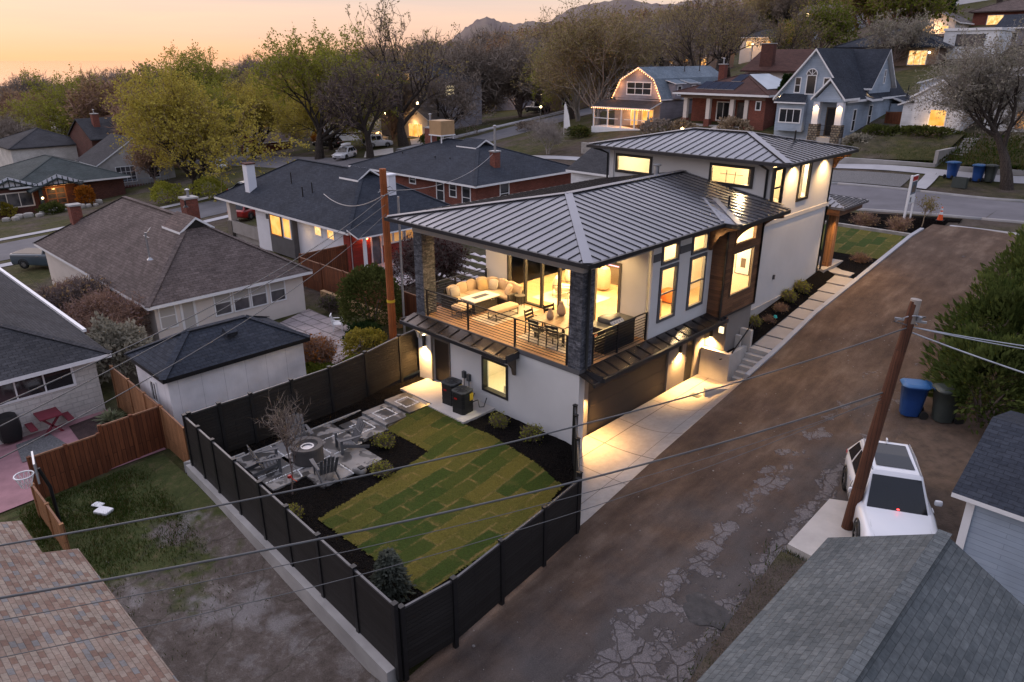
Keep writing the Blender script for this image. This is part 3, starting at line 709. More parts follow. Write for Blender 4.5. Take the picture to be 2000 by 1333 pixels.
# --- main floor walls
wy=(0,1)
mb=MB(); mb.wall((0,3.88),wy,4.12,3.0,6.9,.08,[(.55,1.61,3.6,5.57),(.57,1.57,5.77,6.42),(2.55,3.62,3.6,5.57),(2.57,3.57,5.77,6.42)]); mb.build('wall','stucco',H)
mb=MB(); mb.wall((-8.4,3.88),(1,0),8.2,3.0,6.62,.2,[(1.3,5.2,3.0,5.62),(5.8,7.1,3.0,5.62)]); mb.build('wall','stucco',H)
mb=MB(); mb.wall((-8.4,18.2),(0,-1),5.8,2.9,8.45,.25); mb.wall((-8.4,12.38),(0,-1),8.28,2.9,6.7,.25); mb.wall((.2,10.9),wy,7.5,1.4,5.95,.25); mb.wall((.2,10.9),wy,7.5,5.951,6.129,.25); mb.wall((.2,12.452),wy,5.948,6.13,8.45,.07,[(-.25,.60,6.72,8.28),(2.23,3.30,6.7,8.26)]); mb.wall((-8.4,12.45),(1,0),8.35,6.4,8.45,.1,[(.43,2.35,7.42,8.17),(5.55,7.5,7.42,8.18)]); mb.wall((.2,18.4),(-1,0),8.6,2.4,8.45,.2); mb.build('wall','stucco',H)
mb=MB(); mb.box(-.05,.235,10.95,18.43,5.954,6.126); mb.build('trim_band','soffit',H)
mb=MB(); mb.box(.0,.25,10.9,18.42,1.2,2.35); mb.build('plinth','old_concrete',H)
# trim band between the two window bays
mb=MB(); mb.box(0,.03,3.9,4.34,5.9,6.18); mb.box(0,.03,5.62,6.36,5.9,6.18); mb.box(0,.03,7.6,7.98,5.9,6.18); mb.build('trim_band','stucco_trim',H)
for y in (4.37,6.37):
    window(H,(0,y),wy,(1,0),1.18,3.54,5.63,.12,'stucco_trim','pane_glass',1,2,.05,-.07,-.02,bw=.06)
    window(H,(0,y+.02),wy,(1,0),1.14,5.71,6.48,.11,'stucco_trim','pane_glass',1,1,.05,-.07,-.02)
window(H,(.2,12.12),wy,(1,0),1.0,6.64,8.34,.11,'dark_frame','pane_glass',1,2,.05,-.06,-.01,bw=.06)
window(H,(.2,14.6),wy,(1,0),1.22,6.62,8.33,.12,'dark_frame','pane_glass',1,1,.05,-.06,-.01)
window(H,(-8.05,12.45),(1,0),(0,-1),2.1,7.34,8.24,.12,'dark_frame','pane_glass',1,1,.05,-.06,-.01)
window(H,(-2.93,12.45),(1,0),(0,-1),2.1,7.34,8.26,.12,'dark_frame','pane_glass',1,1,.05,-.06,-.01)
# sliding glass doors and glazed door to the deck
mb=MB(); o=(-7.1,3.88); u=(1,0); n=(0,-1)
ub(mb,o,u,n,0,.09,-.15,.03,3.02,5.62); ub(mb,o,u,n,3.81,3.9,-.15,.03,3.02,5.62); ub(mb,o,u,n,.09,3.81,-.15,.03,5.52,5.62); ub(mb,o,u,n,.09,3.81,-.15,.03,3.02,3.08)
for a in (.98,1.9,2.83): ub(mb,o,u,n,a-.05,a+.05,-.12,.01,3.08,5.52)
s=mb.build('sliding_door','dark_frame',H); q=MB(); ub(q,o,u,n,.08,3.82,-.07,-.06,3.08,5.52); q.build('pane','pane_glass',s)
window(H,(-2.62,3.88),(1,0),(0,-1),1.34,3.02,5.64,.12,'taupe_frame','pane_glass',1,1,.03,-.16,-.08,name='glazed_door')
# wood clad bay
mb=MB(); mb.wall((.6,8.0),wy,2.9,2.95,6.5,.07,[(.62,2.28,3.74,5.46),(.64,2.26,5.80,6.3)]); mb.wall((.0,8.0),(1,0),.6,2.95,6.5,.12); mb.box(.02,.6,10.78,10.9,2.95,6.5); mb.box(.02,.58,8.1,10.8,2.9,2.95); mb.build('cladding','cladding',H)
mb=MB()
for (x,y) in ((.6,8.0),(.6,10.9)): mb.box(x-.03,x+.03,y-.03,y+.03,2.93,6.5)
mb.box(0.0,.64,7.97,8.0,2.90,2.96); mb.box(.6,.64,8.0,10.9,2.90,2.96); mb.build('corner_trim','dark_frame',H)
window(H,(.6,8.58),wy,(1,0),1.74,3.70,5.5,.06,'inner_dark','pane_glass',1,1,.03,-.06,-.02)
# quarter arch light over it: frame filling above the curve
mb=MB(); k=14; a0,a1,z0,z1=8.62,10.28,5.78,6.32
arc=[(a0+.06+(a1-a0-.06)*(1-math.cos(PI/2*i/k)),z0+.1+(z1-z0-.1)*math.sin(PI/2*i/k)) for i in range(k+1)]
for i in range(k):
    (y0,b0),(y1,b1)=arc[i],arc[i+1]
    mb.add([(.615,y0,b0),(.615,y1,b1),(.615,y1,z1+.02),(.615,y0,z1+.02),(.5,y0,b0),(.5,y1,b1),(.5,y1,z1+.02),(.5,y0,z1+.02)],[(0,1,2,3),(0,4,5,1),(7,6,5,4)])
mb.box(.5,.63,a0-.02,a1+.02,z0-.03,z0+.03); mb.box(.5,.63,a0-.02,a0+.06,z0+.031,z1); mb.box(.5,.63,a1-.03,a1+.03,z0+.031,z1)
f=mb.build('arched_window','cladding',H); q=MB(); q.box(.54,.55,a0,a1,z0,z1); q.build('pane','pane_glass',f)
# --- deck floor, ceiling, beams, columns
mb=MB(); mb.box(-8.38,-.02,.02,3.878,3.0,3.03); mb.build('deck_floor','deck_boards',H)
mb=MB(); mb.box(-8.38,-.02,3.882,12.4,3.0,3.026); mb.build('floor','inner_floor',H)
mb=MB(); mb.box(-8.5,.1,-.1,4.0,6.62,6.66); mb.build('deck_ceiling','soffit',H)
mb=MB(); mb.box(-8.42,.02,-.02,.4,6.33,6.62); mb.box(-8.42,-8.0,.404,3.87,6.33,6.62); mb.box(-.4,.02,.404,3.87,6.36,6.62); mb.build('beam','beam_paint',H)
for i,(x0,x1,dp) in enumerate(((-8.4,-7.9,.62),(-.52,0,.62))):
    mb=MB(); mb.box(x0,x1,.0,dp,2.95 if i else 3.0,6.33); mb.build('column','column_brick',H)
# --- roofs
RF=.18
def hiproof(par,x0,x1,y0,y1,z,pitch,mat,thick=.1,ridge_axis=None,cap=None,seam=None,spacing=.42,name='roof',gutter=None,trunc=None):
    w=min(x1-x0,y1-y0)/2; zr=z+pitch*w
    if (x1-x0)>(y1-y0): A=(x0+w,(y0+y1)/2,zr); B=(x1-w,(y0+y1)/2,zr)
    else: A=((x0+x1)/2,y0+w,zr); B=((x0+x1)/2,y1-w,zr)
    c=[(x0,y0,z),(x1,y0,z),(x1,y1,z),(x0,y1,z)]
    if (x1-x0)>(y1-y0): faces=[[c[0],c[1],B,A],[c[1],c[2],B],[c[2],c[3],A,B],[c[3],c[0],A]]
    else: faces=[[c[0],c[1],A],[c[1],c[2],B,A],[c[2],c[3],B],[c[3],c[0],A,B]]
    mb=MB()
    for f in faces: mb.poly(f)
    mb.poly([(x0,y0,z-thick),(x0,y1,z-thick),(x1,y1,z-thick),(x1,y0,z-thick)])
    for a,b in zip(c,c[1:]+c[:1]): mb.poly([a,(a[0],a[1],z-thick),(b[0],b[1],z-thick),b])
    if spacing:
        for f in faces: seams(mb,f,spacing,m=1)
    for a,b in (cap(c,A,B) if cap else ()): hipcap(mb,a,b,m=2)
    r=mb.build(name,[mat,'seam_metal','cap_metal'] if spacing else mat,par)
    return r
c0=(-9.15,-.62,6.87);c1=(.66,-.62,6.87);zr=6.87+RF*4.905;A=(-4.245,4.285,zr);E0=(-4.245,12.44,zr)
mb=MB(); LF=[[c0,c1,A],[c1,(.66,12.44,6.87),E0,A],[(-9.15,12.44,6.87),c0,A,E0]]
for f in LF: mb.slab(f,.025); seams(mb,f,m=1)
for a,b in ((c0,A),(c1,A),(A,E0)): hipcap(mb,a,b,m=2)
mb.build('roof',['roof_metal','seam_metal','cap_metal'],H)
# bump over the clad bay
t_=2.45; zb=6.875
bz=lambda t: zb+.135*t
P=[(1.31,7.4,zb),(1.31,11.55,zb),(1.31-t_,11.55-.0,bz(t_)),(1.31-t_,7.4+t_,bz(t_))]
mb=MB(); mb.slab(P,.03); mb.slab([(1.31,7.4,zb),(1.31-t_,7.4+t_,bz(t_)),(.66-t_*.75,7.4+t_*.75,zb+.18*t_*.72),(.62,7.4,zb)],.03)
seams(mb,P,.42,m=1)
hipcap(mb,(1.31,7.4,zb),P[3],.22,m=2); hipcap(mb,(.60,7.42,zb),(.66-t_*.85,7.4+t_*.85,zb+.18*t_*.8),.12,m=2); hipcap(mb,(1.31,11.53,zb),(1.31-t_,11.53,bz(t_)),.1,m=2)
mb.build('bay_roof',['roof_metal','seam_metal','cap_metal'],H)
mb=MB(); mb.box(1.2,1.36,7.36,11.56,6.72,6.868); mb.box(.64,1.2,7.36,7.5,6.72,6.868); mb.box(-.1,1.2,11.42,11.56,6.70,6.868); mb.box(.02,1.2,7.5,11.42,6.69,6.72); mb.build('bay_fascia','gutter_metal',H)
# brackets under the bay roof
for y in (7.62,10.98):
    mb=MB(); pr=[(.0,6.69),(1.1,6.69),(1.1,6.60),(.75,6.52),(.40,6.25),(.22,5.95),(.12,5.7),(0,5.7)]
    xo=.02 if y<8 else .22
    mb.add([(xo+a,y,z) for a,z in pr]+[(xo+a,y+.12,z) for a,z in pr],[tuple(range(8))[::-1],tuple(range(8,16))]+[(i,(i+1)%8,8+(i+1)%8,8+i) for i in range(8)]); mb.build('bracket','cladding',H)
# soffit and gutters of the lower roof
mb=MB(); mb.box(-9.05,.56,-.52,-.104,6.70,6.72); mb.box(.104,.56,-.1,7.36,6.70,6.72); mb.box(-9.05,-8.52,-.1,13.4,6.70,6.72); mb.box(-8.5,.1,-.1,-.06,6.66,6.7); mb.box(-8.46,.06,-.06,.0,6.62,6.72); mb.box(0.02,.06,0,7.9,6.9,6.72); mb.build('soffit','soffit',H)
mb=MB()
def gut(a,b,z): mb.bar((a[0],a[1],z),(b[0],b[1],z),.13,.13)
gut((-9.24,-.64),(.75,-.64),6.80); gut((.68,-.58),(.68,7.36),6.80); gut((-9.17,-.58),(-9.17,12.4),6.80)
mb.build('gutter','gutter_metal',H)
mb=MB(); mb.tube([(.64,.15,6.72),(.5,.18,6.6),(.1,.2,6.55),(.09,.22,6.3),(.09,.22,3.15),(.12,.2,3.05)],.05,8); mb.build('downpipe','downpipe',H)
# upper roof
hiproof(H,-9.2,.95,11.72,19.0,8.62,.2,'roof_metal',.03,cap=lambda c,A,B:[(c[0],A),(c[1],B),(c[2],B),(c[3],A),(A,B)])
mb=MB(); mb.box(-9.1,.85,11.82,18.9,8.45,8.49); mb.build('soffit','soffit',H)
mb=MB(); gut((-9.28,11.7),(1.03,11.7),8.54); gut((.97,11.77),(.97,18.94),8.54); gut((-9.22,11.77),(-9.22,18.94),8.54); gut((-9.22,19.02),(.97,19.02),8.54); mb.build('gutter','gutter_metal',H)
mb=MB(); mb.tube([(-.35,11.85,8.46),(-.3,12.1,8.35),(-.22,12.38,8.2),(-.22,12.40,6.95)],.05,8); mb.build('downpipe','downpipe',H)
mb=MB(); mb.tube([(-9.0,11.85,8.46),(-8.7,12.1,8.35),(-8.5,12.38,8.2),(-8.5,12.40,6.95)],.05,8); mb.build('downpipe','downpipe',H)
mb=MB(); pr=[(.0,8.43),(.72,8.43),(.72,8.34),(.45,8.26),(.22,8.05),(.1,7.75),(0,7.75)]
mb.add([(.22+a,18.2,z) for a,z in pr]+[(.22+a,18.34,z) for a,z in pr],[tuple(range(7))[::-1],tuple(range(7,14))]+[(i,(i+1)%7,7+(i+1)%7,7+i) for i in range(7)]); mb.build('bracket','cedar_b',H)
# roof pipes
mb=MB(); mb.tube([(-5.0,11.4,7.35),(-5.0,11.4,8.0)],.11,12); mb.lathe((-5.0,11.4,8.0),[(.11,0),(.2,.03),(.2,.08),(0,.12)],12); mb.build('flue_pipe','galv',H)
mb=MB(); mb.tube([(-.15,9.2,7.0),(-.15,9.2,7.55)],.04,8); mb.lathe((-.15,9.2,7.02),[(.16,0),(.05,.12)],10); mb.build('vent_pipe','black_metal',H)
mb=MB(); mb.tube([(-.9,16.2,8.9),(-.9,16.2,9.5)],.04,8); mb.lathe((-.9,16.2,8.95),[(.16,0),(.05,.12)],10); mb.build('vent_pipe','black_metal',H)
# --- awnings
def awning(P,t,sp,n):
    mb=MB(); mb.slab(P,t); seams(mb,P,sp,.025,.04,m=1); return mb.build('awning',['awning_metal','seam_metal'],H)
aw=awning([(-8.55,-.03,3.0),(-2.75,-.03,3.0),(-2.75,-.66,2.83),(-8.55,-.66,2.83)],.04,.62,0)
mb=MB(); mb.box(-8.58,-2.72,-.76,-.66,2.70,2.84); mb.box(-2.75,-2.69,-.66,-.032,2.70,2.96); mb.box(-8.6,-8.55,-.66,-.032,2.70,2.9); mb.build('fascia','gutter_metal',aw)
for x in (-8.32,-2.98):
    q=MB(); pr=[(-.02,2.70),(-.60,2.70),(-.60,2.62),(-.34,2.5),(-.16,2.26),(-.1,2.0),(-.02,2.0)]
    q.add([(x,y,z) for y,z in pr]+[(x+.12,y,z) for y,z in pr],[tuple(range(7)),tuple(range(7,14))[::-1]]+[(i,7+i,7+(i+1)%7,(i+1)%7) for i in range(7)]); q.build('bracket','inner_dark' if x>-5 else 'soffit',aw)
aw=awning([(.035,.3,3.06),(.035,8.3,3.06),(.74,8.3,2.88),(.74,.3,2.88)],.04,.62,0)
mb=MB(); mb.box(.74,.84,.26,8.34,2.76,2.9); mb.box(.04,.74,.24,.3,2.74,2.96); mb.box(.04,.74,8.3,8.36,2.74,2.96); mb.build('fascia','gutter_metal',aw)
mb=MB(); P=[(.02,-.06,2.92),(.02,.235,2.92),(.62,.235,2.74),(.62,-.06,2.74)]; mb.slab(P,.04); r=mb.build('awning','awning_metal',H); q=MB(); q.box(.62,.70,-.06,.235,2.64,2.76); q.build('fascia','gutter_metal',r)
# porch
mb=MB(); mb.box(.0,.42,19.15,19.57,2.7,5.75); mb.box(.0,.42,20.6,21.0,2.7,5.75) if False else None; mb.build('porch_post','cedar_b',H)
hiproof(H,-3.2,1.0,18.45,21.6,5.9,.2,'roof_metal',.12,name='porch_roof',spacing=.3)
mb=MB(); mb.box(-3,.8,18.45,21.4,5.5,5.76); mb.build('porch_beam','cladding',H)
mb=MB(); mb.tube([(.28,18.5,6.0),(.28,18.5,2.6)],.05,8); mb.build('downpipe','downpipe',H)
mb=MB(); mb.box(.202,.27,13.3,13.42,3.35,3.55); mb.build('outlet_box','grey_plastic',H)
# --- railings
def railing(a,b,posts,parent=H,z=3.03,h=1.06,bars=9):
    mb=MB(); a=Vector((*a,0));b=Vector((*b,0)); d=b-a
    mb.bar(a+Vector((0,0,z+h)),b+Vector((0,0,z+h)),.05,.035)
    for k in range(bars): zz=z+.09+k*(h-.14)/bars; mb.bar(a+Vector((0,0,zz)),b+Vector((0,0,zz)),.018,.018)
    r=mb.build('railing','black_metal',parent)
    for f in posts:
        p=a+d*f; q=MB(); q.box(p.x-.03,p.x+.03,p.y-.03,p.y+.03,z-.03,z+h+.0); q.build('post','black_metal',r)
railing((-7.86,.06),(-.55,.06),[.01,.333,.665,.992])
railing((-.06,.66),(-.06,3.86),[.02,.45,.985])
railing((-8.34,.66),(-8.34,3.86),[.02,.43,.985])
# --- wall lamps
def wall_lamp(p,n,name='wall_lamp',e=14,up=True):
    m=MB(); c=Vector(p)+Vector((n[0],n[1],0))*.07; m.box(c.x-.05,c.x+.05,c.y-.05,c.y+.05,c.z-.24,c.z+.24)
    o=m.build(name,'black_metal',H); q=MB(); q.box(c.x-.04,c.x+.04,c.y-.04,c.y+.04,c.z-.26,c.z-.243); q.box(c.x-.04,c.x+.04,c.y-.04,c.y+.04,c.z+.243,c.z+.26); q.build('bulb','bulb',o)
    d=Vector((n[0],n[1],0)); cc=Vector(p)+d*.13
    lamp('SPOT',(cc.x,cc.y,cc.z-.28),e,(1,.55,.18),.03,(0,0,0),R(145),.95)
    if up: lamp('SPOT',(cc.x,cc.y,cc.z+.28),e*.22,(1,.60,.22),.03,(PI,0,0),R(115),.8)
wall_lamp((-7.95,0,1.95),(0,-1),e=170)
wall_lamp((-.45,.66,1.9),(1,0),e=240)
wall_lamp((-.45,6.95,1.75),(1,0),e=240)
wall_lamp((-.12,8.9,2.0),(0,-1),e=240)
window(H,(.12,8.9),(1,0),(0,-1),.34,1.95,2.35,.05,'taupe_frame','lit_bright',1,1,.03,-.0,.01)
m=MB(); m.box(-.46,-.44,6.45,6.53,1.2,1.32); m.build('keypad','white_paint',H)
# --- interior shells and lights
mb=MB(); mb.box(-8.15,-.2,11.4,11.5,3.03,6.6); mb.box(-8.16,-8.15,4.1,11.4,3.03,6.6); mb.build('inner_wall','inner_wall',H)
mb=MB(); mb.box(-8.15,-.2,4.09,12.2,6.24,6.28); mb.build('ceiling','soffit',H)
mb=MB(); mb.box(-7.6,-3.4,8.6,9.3,3.03,3.95); mb.box(-7.65,-3.35,8.5,9.4,3.95,4.0); mb.build('kitchen_unit','inner_dark',H)
m=MB(); m.box(-7.6,-3.4,8.56,8.595,3.88,3.93); m.build('strip_light','led_pink',H)
mb=MB(); mb.box(-.5,.45,10.66,10.78,3.03,6.4); mb.box(-2.2,-2.1,7.9,11.4,3.03,6.24); mb.box(-2.2,.48,8.12,10.66,2.98,3.02); mb.build('inner_wall','inner_wall',H)
mb=MB(); mb.box(-8.1,-.05,12.66,18.1,6.42,6.48); mb.box(-8.1,-.05,15.6,15.7,6.48,8.44); mb.build('inner_wall','inner_wall',H)
m=MB(); m.bar((-1.9,12.9,7.9),(-2.0,12.9,6.6),.02); m.bar((-2.5,13.2,7.9),(-2.5,13.2,6.6),.02); m.bar((-2.7,13.0,7.75),(-1.6,13.0,7.75),.02); m.box(-1.55,-1.2,13.4,13.7,6.5,8.0); m.build('wardrobe','inner_dark',H)
for x in (-7.0,-5.0,-3.0,-1.2):
    for y in (1.1,2.9):
        m=MB(); m.cyl((x,y,6.605),.07,.012,12); m.build('downlight','bulb_soft',H)
        lamp('SPOT',(x,y,6.59),62,(1,.62,.26),.06,(0,0,0),R(140),.7)
for x,y in ((-6.6,5.2),(-4.6,5.2),(-2.2,5.2),(-6.6,7.4),(-4.6,7.4),(-1.2,6.6),(-4.5,10)): lamp('POINT',(x,y,5.9),185,(1,.66,.28),.2)
lamp('POINT',(-.8,9.4,5.9),120,(1,.75,.40),.2); lamp('POINT',(-6.5,14,8.2),90,(1,.74,.38),.2); lamp('POINT',(-1.9,14.2,8.2),110,(1,.72,.36),.2); lamp('POINT',(-.9,16.9,7.9),130,(1,.75,.40),.2)
lamp('POINT',(-4,1.6,2.4),80,(1,.84,.46),.2)
for y in (13.95,17.2): lamp('SPOT',(.58,y,8.42),150,(1,.60,.24),.03,(0,0,0),R(125),.9)
lamp('SPOT',(.6,18.9,5.4),90,(1,.62,.25),.05,(R(0),R(-20),0),R(120),.9)
def inpoly(x,y,P):
    c=False
    for i in range(len(P)):
        (x1,y1),(x2,y2)=P[i],P[i-1]
        if (y1>y)!=(y2>y) and x<(x2-x1)*(y-y1)/(y2-y1)+x1: c=not c
    return c
# ---------------------------------------------------------------- yard surfaces
mb=MB(); mb.prism([(-9.0,-9.4),(-8.5,-9.45),(-8.4,.05),(-8.4,6),(-9.2,6)],-.5,-.0); struct(mb.build('mulch_bed','mulch'))
mb=MB()
pts=[(-6.35,-1.40),(-5.97,-3.62),(-3.58,-3.58),(-2.96,-8.3),(1.78,-8.15),(1.62,-3.9),(1.05,-1.95),(-2.8,-1.5),(-3.95,-1.64)]
LAWN=pts
def zl(x,y): return .02+.23*float(sstep(-4.4,-1.7,y))*float(1-sstep(-.5,1.2,x))
def cells(name,mat,x0,x1,y0,y1,c,test,zf,jit=0):
    mb=MB(); idx={}; nx=int((x1-x0)/c); ny=int((y1-y0)/c)
    def V(i,j):
        if (i,j) not in idx: x=x0+i*c;y=y0+j*c; idx[(i,j)]=len(mb.v); mb.v.append((x,y,zf(x,y)+rnd.uniform(-jit,jit)))
        return idx[(i,j)]
    for i in range(nx):
        for j in range(ny):
            if test(x0+(i+.5)*c,y0+(j+.5)*c): mb.f.append([V(i,j),V(i+1,j),V(i+1,j+1),V(i,j+1)]); mb.m.append(0); mb.s.append(True)
    return struct(mb.build(name,mat))
cells('lawn','sod',-6.5,2.2,-8.9,-1.2,.05,lambda x,y: inpoly(x+rnd.uniform(-.03,.03),y+rnd.uniform(-.03,.03),LAWN),zl,.006)
YARD=[(-8.5,-9.45),(3.2,-10.05),(2.8,-3.35),(0,-.18),(0,.05),(-8.4,.05)]
cells('mulch_bed','mulch',-8.6,3.3,-10.1,.1,.14,lambda x,y: inpoly(x,y,YARD),lambda x,y: zl(x,y)-.035,.018)
mb=MB()
for (x0,x1,y0,y1) in ((-7.82,-6.25,-8.42,-7.15),(-6.22,-5.25,-8.45,-7.3) ,(-7.80,-6.9,-7.12,-5.95),(-6.87,-5.78,-7.27,-5.95),(-5.75,-4.28,-7.3,-6.15),(-7.78,-6.9,-5.92,-4.72),(-6.87,-5.78,-5.92,-4.74),(-5.75,-4.33,-6.12,-4.95)): mb.box(x0,x1,y0,y1,-.3,.045)
mb.box(-7.33,-5.8,-4.68,-3.6,-.3,.10); mb.box(-7.45,-5.97,-3.58,-2.48,-.3,.19); mb.box(-7.55,-6.0,-2.46,-1.44,-.3,.27)
struct(mb.build('patio','patio_concrete'))
mb=MB(); mb.box(-7.9,-3.95,-1.42,-.005,-.3,.30); mb.box(-5.95,-3.97,-1.62,-1.42,-.3,.298); struct(mb.build('landing','concrete'))
# white gravel laid as square outlines in the slabs and joints between them
mb=MB()
def peb(a,b,z):
    n=int(math.hypot(b[0]-a[0],b[1]-a[1])/.05)
    for i in range(n+1):
        t_=i/max(1,n); x=a[0]+(b[0]-a[0])*t_+rnd.uniform(-.012,.012); y=a[1]+(b[1]-a[1])*t_+rnd.uniform(-.012,.012); r=rnd.uniform(.022,.042)
        mb.lathe((x,y,z-.006),[(r,0),(r*.7,r*.6),(0,r*.8)],5)
for (x0,x1,y0,y1,z) in ((-6.95,-6.25,-4.45,-3.85,.10),(-7.1,-6.4,-3.35,-2.75,.19),(-7.15,-6.45,-2.25,-1.68,.27)):
    peb((x0,y0),(x1,y0),z);peb((x1,y0),(x1,y1),z);peb((x1,y1),(x0,y1),z);peb((x0,y1),(x0,y0),z)
for a,b in (((-7.8,-7.135),(-6.9,-7.135)),((-6.885,-7.2),(-6.885,-4.75)),((-5.765,-8.4),(-5.765,-4.8)),((-5.76,-6.135),(-4.3,-6.135)),((-6.235,-8.4),(-6.235,-7.3)),((-6.86,-5.935),(-5.8,-5.935)),((-5.75,-7.285),(-5.3,-7.4))): peb(a,b,.04)
struct(mb.build('gravel','white_gravel'),'stuff')
mb=MB(); mb.box(-7.9,-7.82,-8.6,-1.5,-.1,.06); mb.box(-8.0,-7.92,-9.2,-8.0,-.05,.10); o=mb.build('edging_timber','old_concrete'); tag(o,'pale landscape timber lying along the foot of the black fence','timber')
# retaining wall under the fence
mb=MB(); A_=(-8.75,-9.42);B_=(3.12,-10.08)
d=Vector((B_[0]-A_[0],B_[1]-A_[1])).normalized(); nx,ny=d.y,-d.x
mb.prism([A_,B_,(B_[0]+nx*.26,B_[1]+ny*.26),(A_[0]+nx*.26,A_[1]+ny*.26)],-1.4,0.0); mb.prism([(-9.0,-9.65),(-8.75,-9.42),(-8.75,-8.9),(-9.0,-8.9)],-1.4,-.004)
o=mb.build('retaining_wall','old_concrete'); tag(o,'low pale concrete retaining wall under the long black fence beside the dirt lot','wall')
# ---------------------------------------------------------------- black fence
def fence(name,label,pts,zb,h=1.83,pm='fence_slat',postm='fence_post',railm='fence_rail',pw=.11,thick=.04,cat='fence',cap=True):
    root=thing(name,label,cat,(0,0,0))
    for i,(p,z) in enumerate(zip(pts,zb)):
        mb=MB(); mb.box(p[0]-pw/2,p[0]+pw/2,p[1]-pw/2,p[1]+pw/2,z-.25,z+h+.05)
        if cap: mb.box(p[0]-pw/2-.012,p[0]+pw/2+.012,p[1]-pw/2-.012,p[1]+pw/2+.012,z+h+.05,z+h+.08)
        mb.build('post',postm,root)
    for i in range(len(pts)-1):
        a=Vector((*pts[i],0));b=Vector((*pts[i+1],0)); d=(b-a).normalized(); z=(zb[i]+zb[i+1])/2
        a2=a+d*pw*.5;b2=b-d*pw*.5
        za_,zb_=(zb[i],zb[i+1])
        mb=MB(); s=Vector((-d.y,d.x,0))*thick/2; q=[a2-s,b2-s,b2+s,a2+s]
        V=[(q[0].x,q[0].y,za_),(q[1].x,q[1].y,zb_),(q[2].x,q[2].y,zb_),(q[3].x,q[3].y,za_)]+[(q[0].x,q[0].y,za_+h-.03),(q[1].x,q[1].y,zb_+h-.03),(q[2].x,q[2].y,zb_+h-.03),(q[3].x,q[3].y,za_+h-.03)]
        mb.add(V,[(0,3,2,1),(4,5,6,7),(0,1,5,4),(1,2,6,5),(2,3,7,6),(3,0,4,7)])
        p=mb.build('panel',pm,root)
        if railm:
            r=MB(); r.bar((a2.x,a2.y,za_+h-.005),(b2.x,b2.y,zb_+h-.005),.055,.05); r.build('rail',railm,p)
    return root
n=8; P0=(-8.58,-9.50);P1=(3.25,-10.11)
pts=[(P0[0]+(P1[0]-P0[0])*k/n,P0[1]+(P1[1]-P0[1])*k/n) for k in (0,.73,1.5,2.55,3.65,4.7,5.8,6.9,8)]
fence('fence','black slatted fence with metal posts standing on the concrete wall by the dirt lot',pts,[.0]*9,1.8)
fence('fence','dark slatted fence along the back of the yard between patio and white shed',[(-8.58,-9.36),(-8.56,-8.36),(-8.52,-7.26),(-8.53,-5.70),(-8.55,-4.12),(-8.57,-2.5),(-8.62,-.8),(-8.68,.9)],[0,0,0,0,0,.12,.32,.45],1.83)
fence('fence','black fence dropping in steps along the dirt alley beside the lawn',[(3.3,-9.98),(3.42,-8.6),(3.24,-6.9),(3.08,-5.15),(2.86,-3.5)],[-.05,-.05,-.04,-.02,-.02],1.72)
fence('fence','short black fence return edge-on between lawn and driveway',[(2.78,-3.36),(1.52,-1.9),(.5,-.74),(.03,-.2)],[0,0,0,0],1.80)
# ---------------------------------------------------------------- driveway, steps, path, kerb, front garden
def zdrive(X,Y):
    e=xe(Y); t_=np.clip((X-.55)/np.maximum(e-.55,.1),0,1); return .015+(za(Y)-.005-.015)*t_**1.8*sstep(-4,2.5,Y)+.0
mb=MB(); ys=np.linspace(-3.3,8.62,30); W=14
for y in ys:
    xl=-.45 if y>0.3 else max(.02,.05+(-y)*.80); xr=float(xe(y)) if y<7.6 else 2.05
    for i in range(W+1):
        x=xl+(xr-xl)*i/W; mb.v.append((x,y,float(zdrive(x,y))))
for j in range(len(ys)-1):
    for i in range(W): a=j*(W+1)+i; mb.f.append((a,a+1,a+W+2,a+W+1)); mb.m.append(0); mb.s.append(True)
t=NT('drive_mat'); p=t.pos(); sx=t.n('ShaderNodeSeparateXYZ'); t.l(p,sx.inputs[0])
f=t.noise(p,.8,6,.6); f2=t.noise(p,5,5,.7)
c=t.ramp(f,[(.3,(.36,.32,.285)),(.7,(.47,.42,.375))]); c=t.mix(1,c,t.ramp(f2,[(.3,(.88,)*3),(.7,(1.08,)*3)]),'MULTIPLY')
def line(v,pos,w): return t.math('LESS_THAN',t.math('ABSOLUTE',t.math('SUBTRACT',v,pos)),w)
j=line(t.math('ADD',sx.outputs[1],t.math('MULTIPLY',sx.outputs[0],.02)),1.15,.02)
for q in (-.6,3.0,5.2): j=t.math('MAXIMUM',j,line(sx.outputs[1],q,.013))
j=t.math('MAXIMUM',j,line(t.math('ADD',sx.outputs[0],t.math('MULTIPLY',sx.outputs[1],.03)),.36,.016))
j=t.math('MAXIMUM',j,line(t.math('ADD',sx.outputs[0],t.math('MULTIPLY',sx.outputs[1],.06)),1.95,.01))
c=t.mix(t.math('MULTIPLY',j,.8),c,(.07,.055,.045))
t.bsdf(c,.8,0,t.noise(p,30,4,.6),.003)
struct(mb.build('driveway','drive_mat'))
# drain grate
mb=MB(); mb.box(.42,.86,6.55,6.85,.03,.05); 
for k in range(5): mb.box(.46+k*.08,.49+k*.08,6.58,6.82,.051,.056)
o=mb.build('drain_grate','grey_plastic'); tag(o,'small square drain grate set in the lit driveway','grate')
# low retaining kerb at the foot of the steps
mb=MB(); mb.prism([(.86,6.85),(1.02,6.7),(2.06,7.85),(1.9,8.05)],-.3,.42); mb.build('wall','concrete',None) if False else None
o=mb.build('low_wall','concrete'); tag(o,'low concrete kerb wall angled across the end of the driveway by the steps','wall')
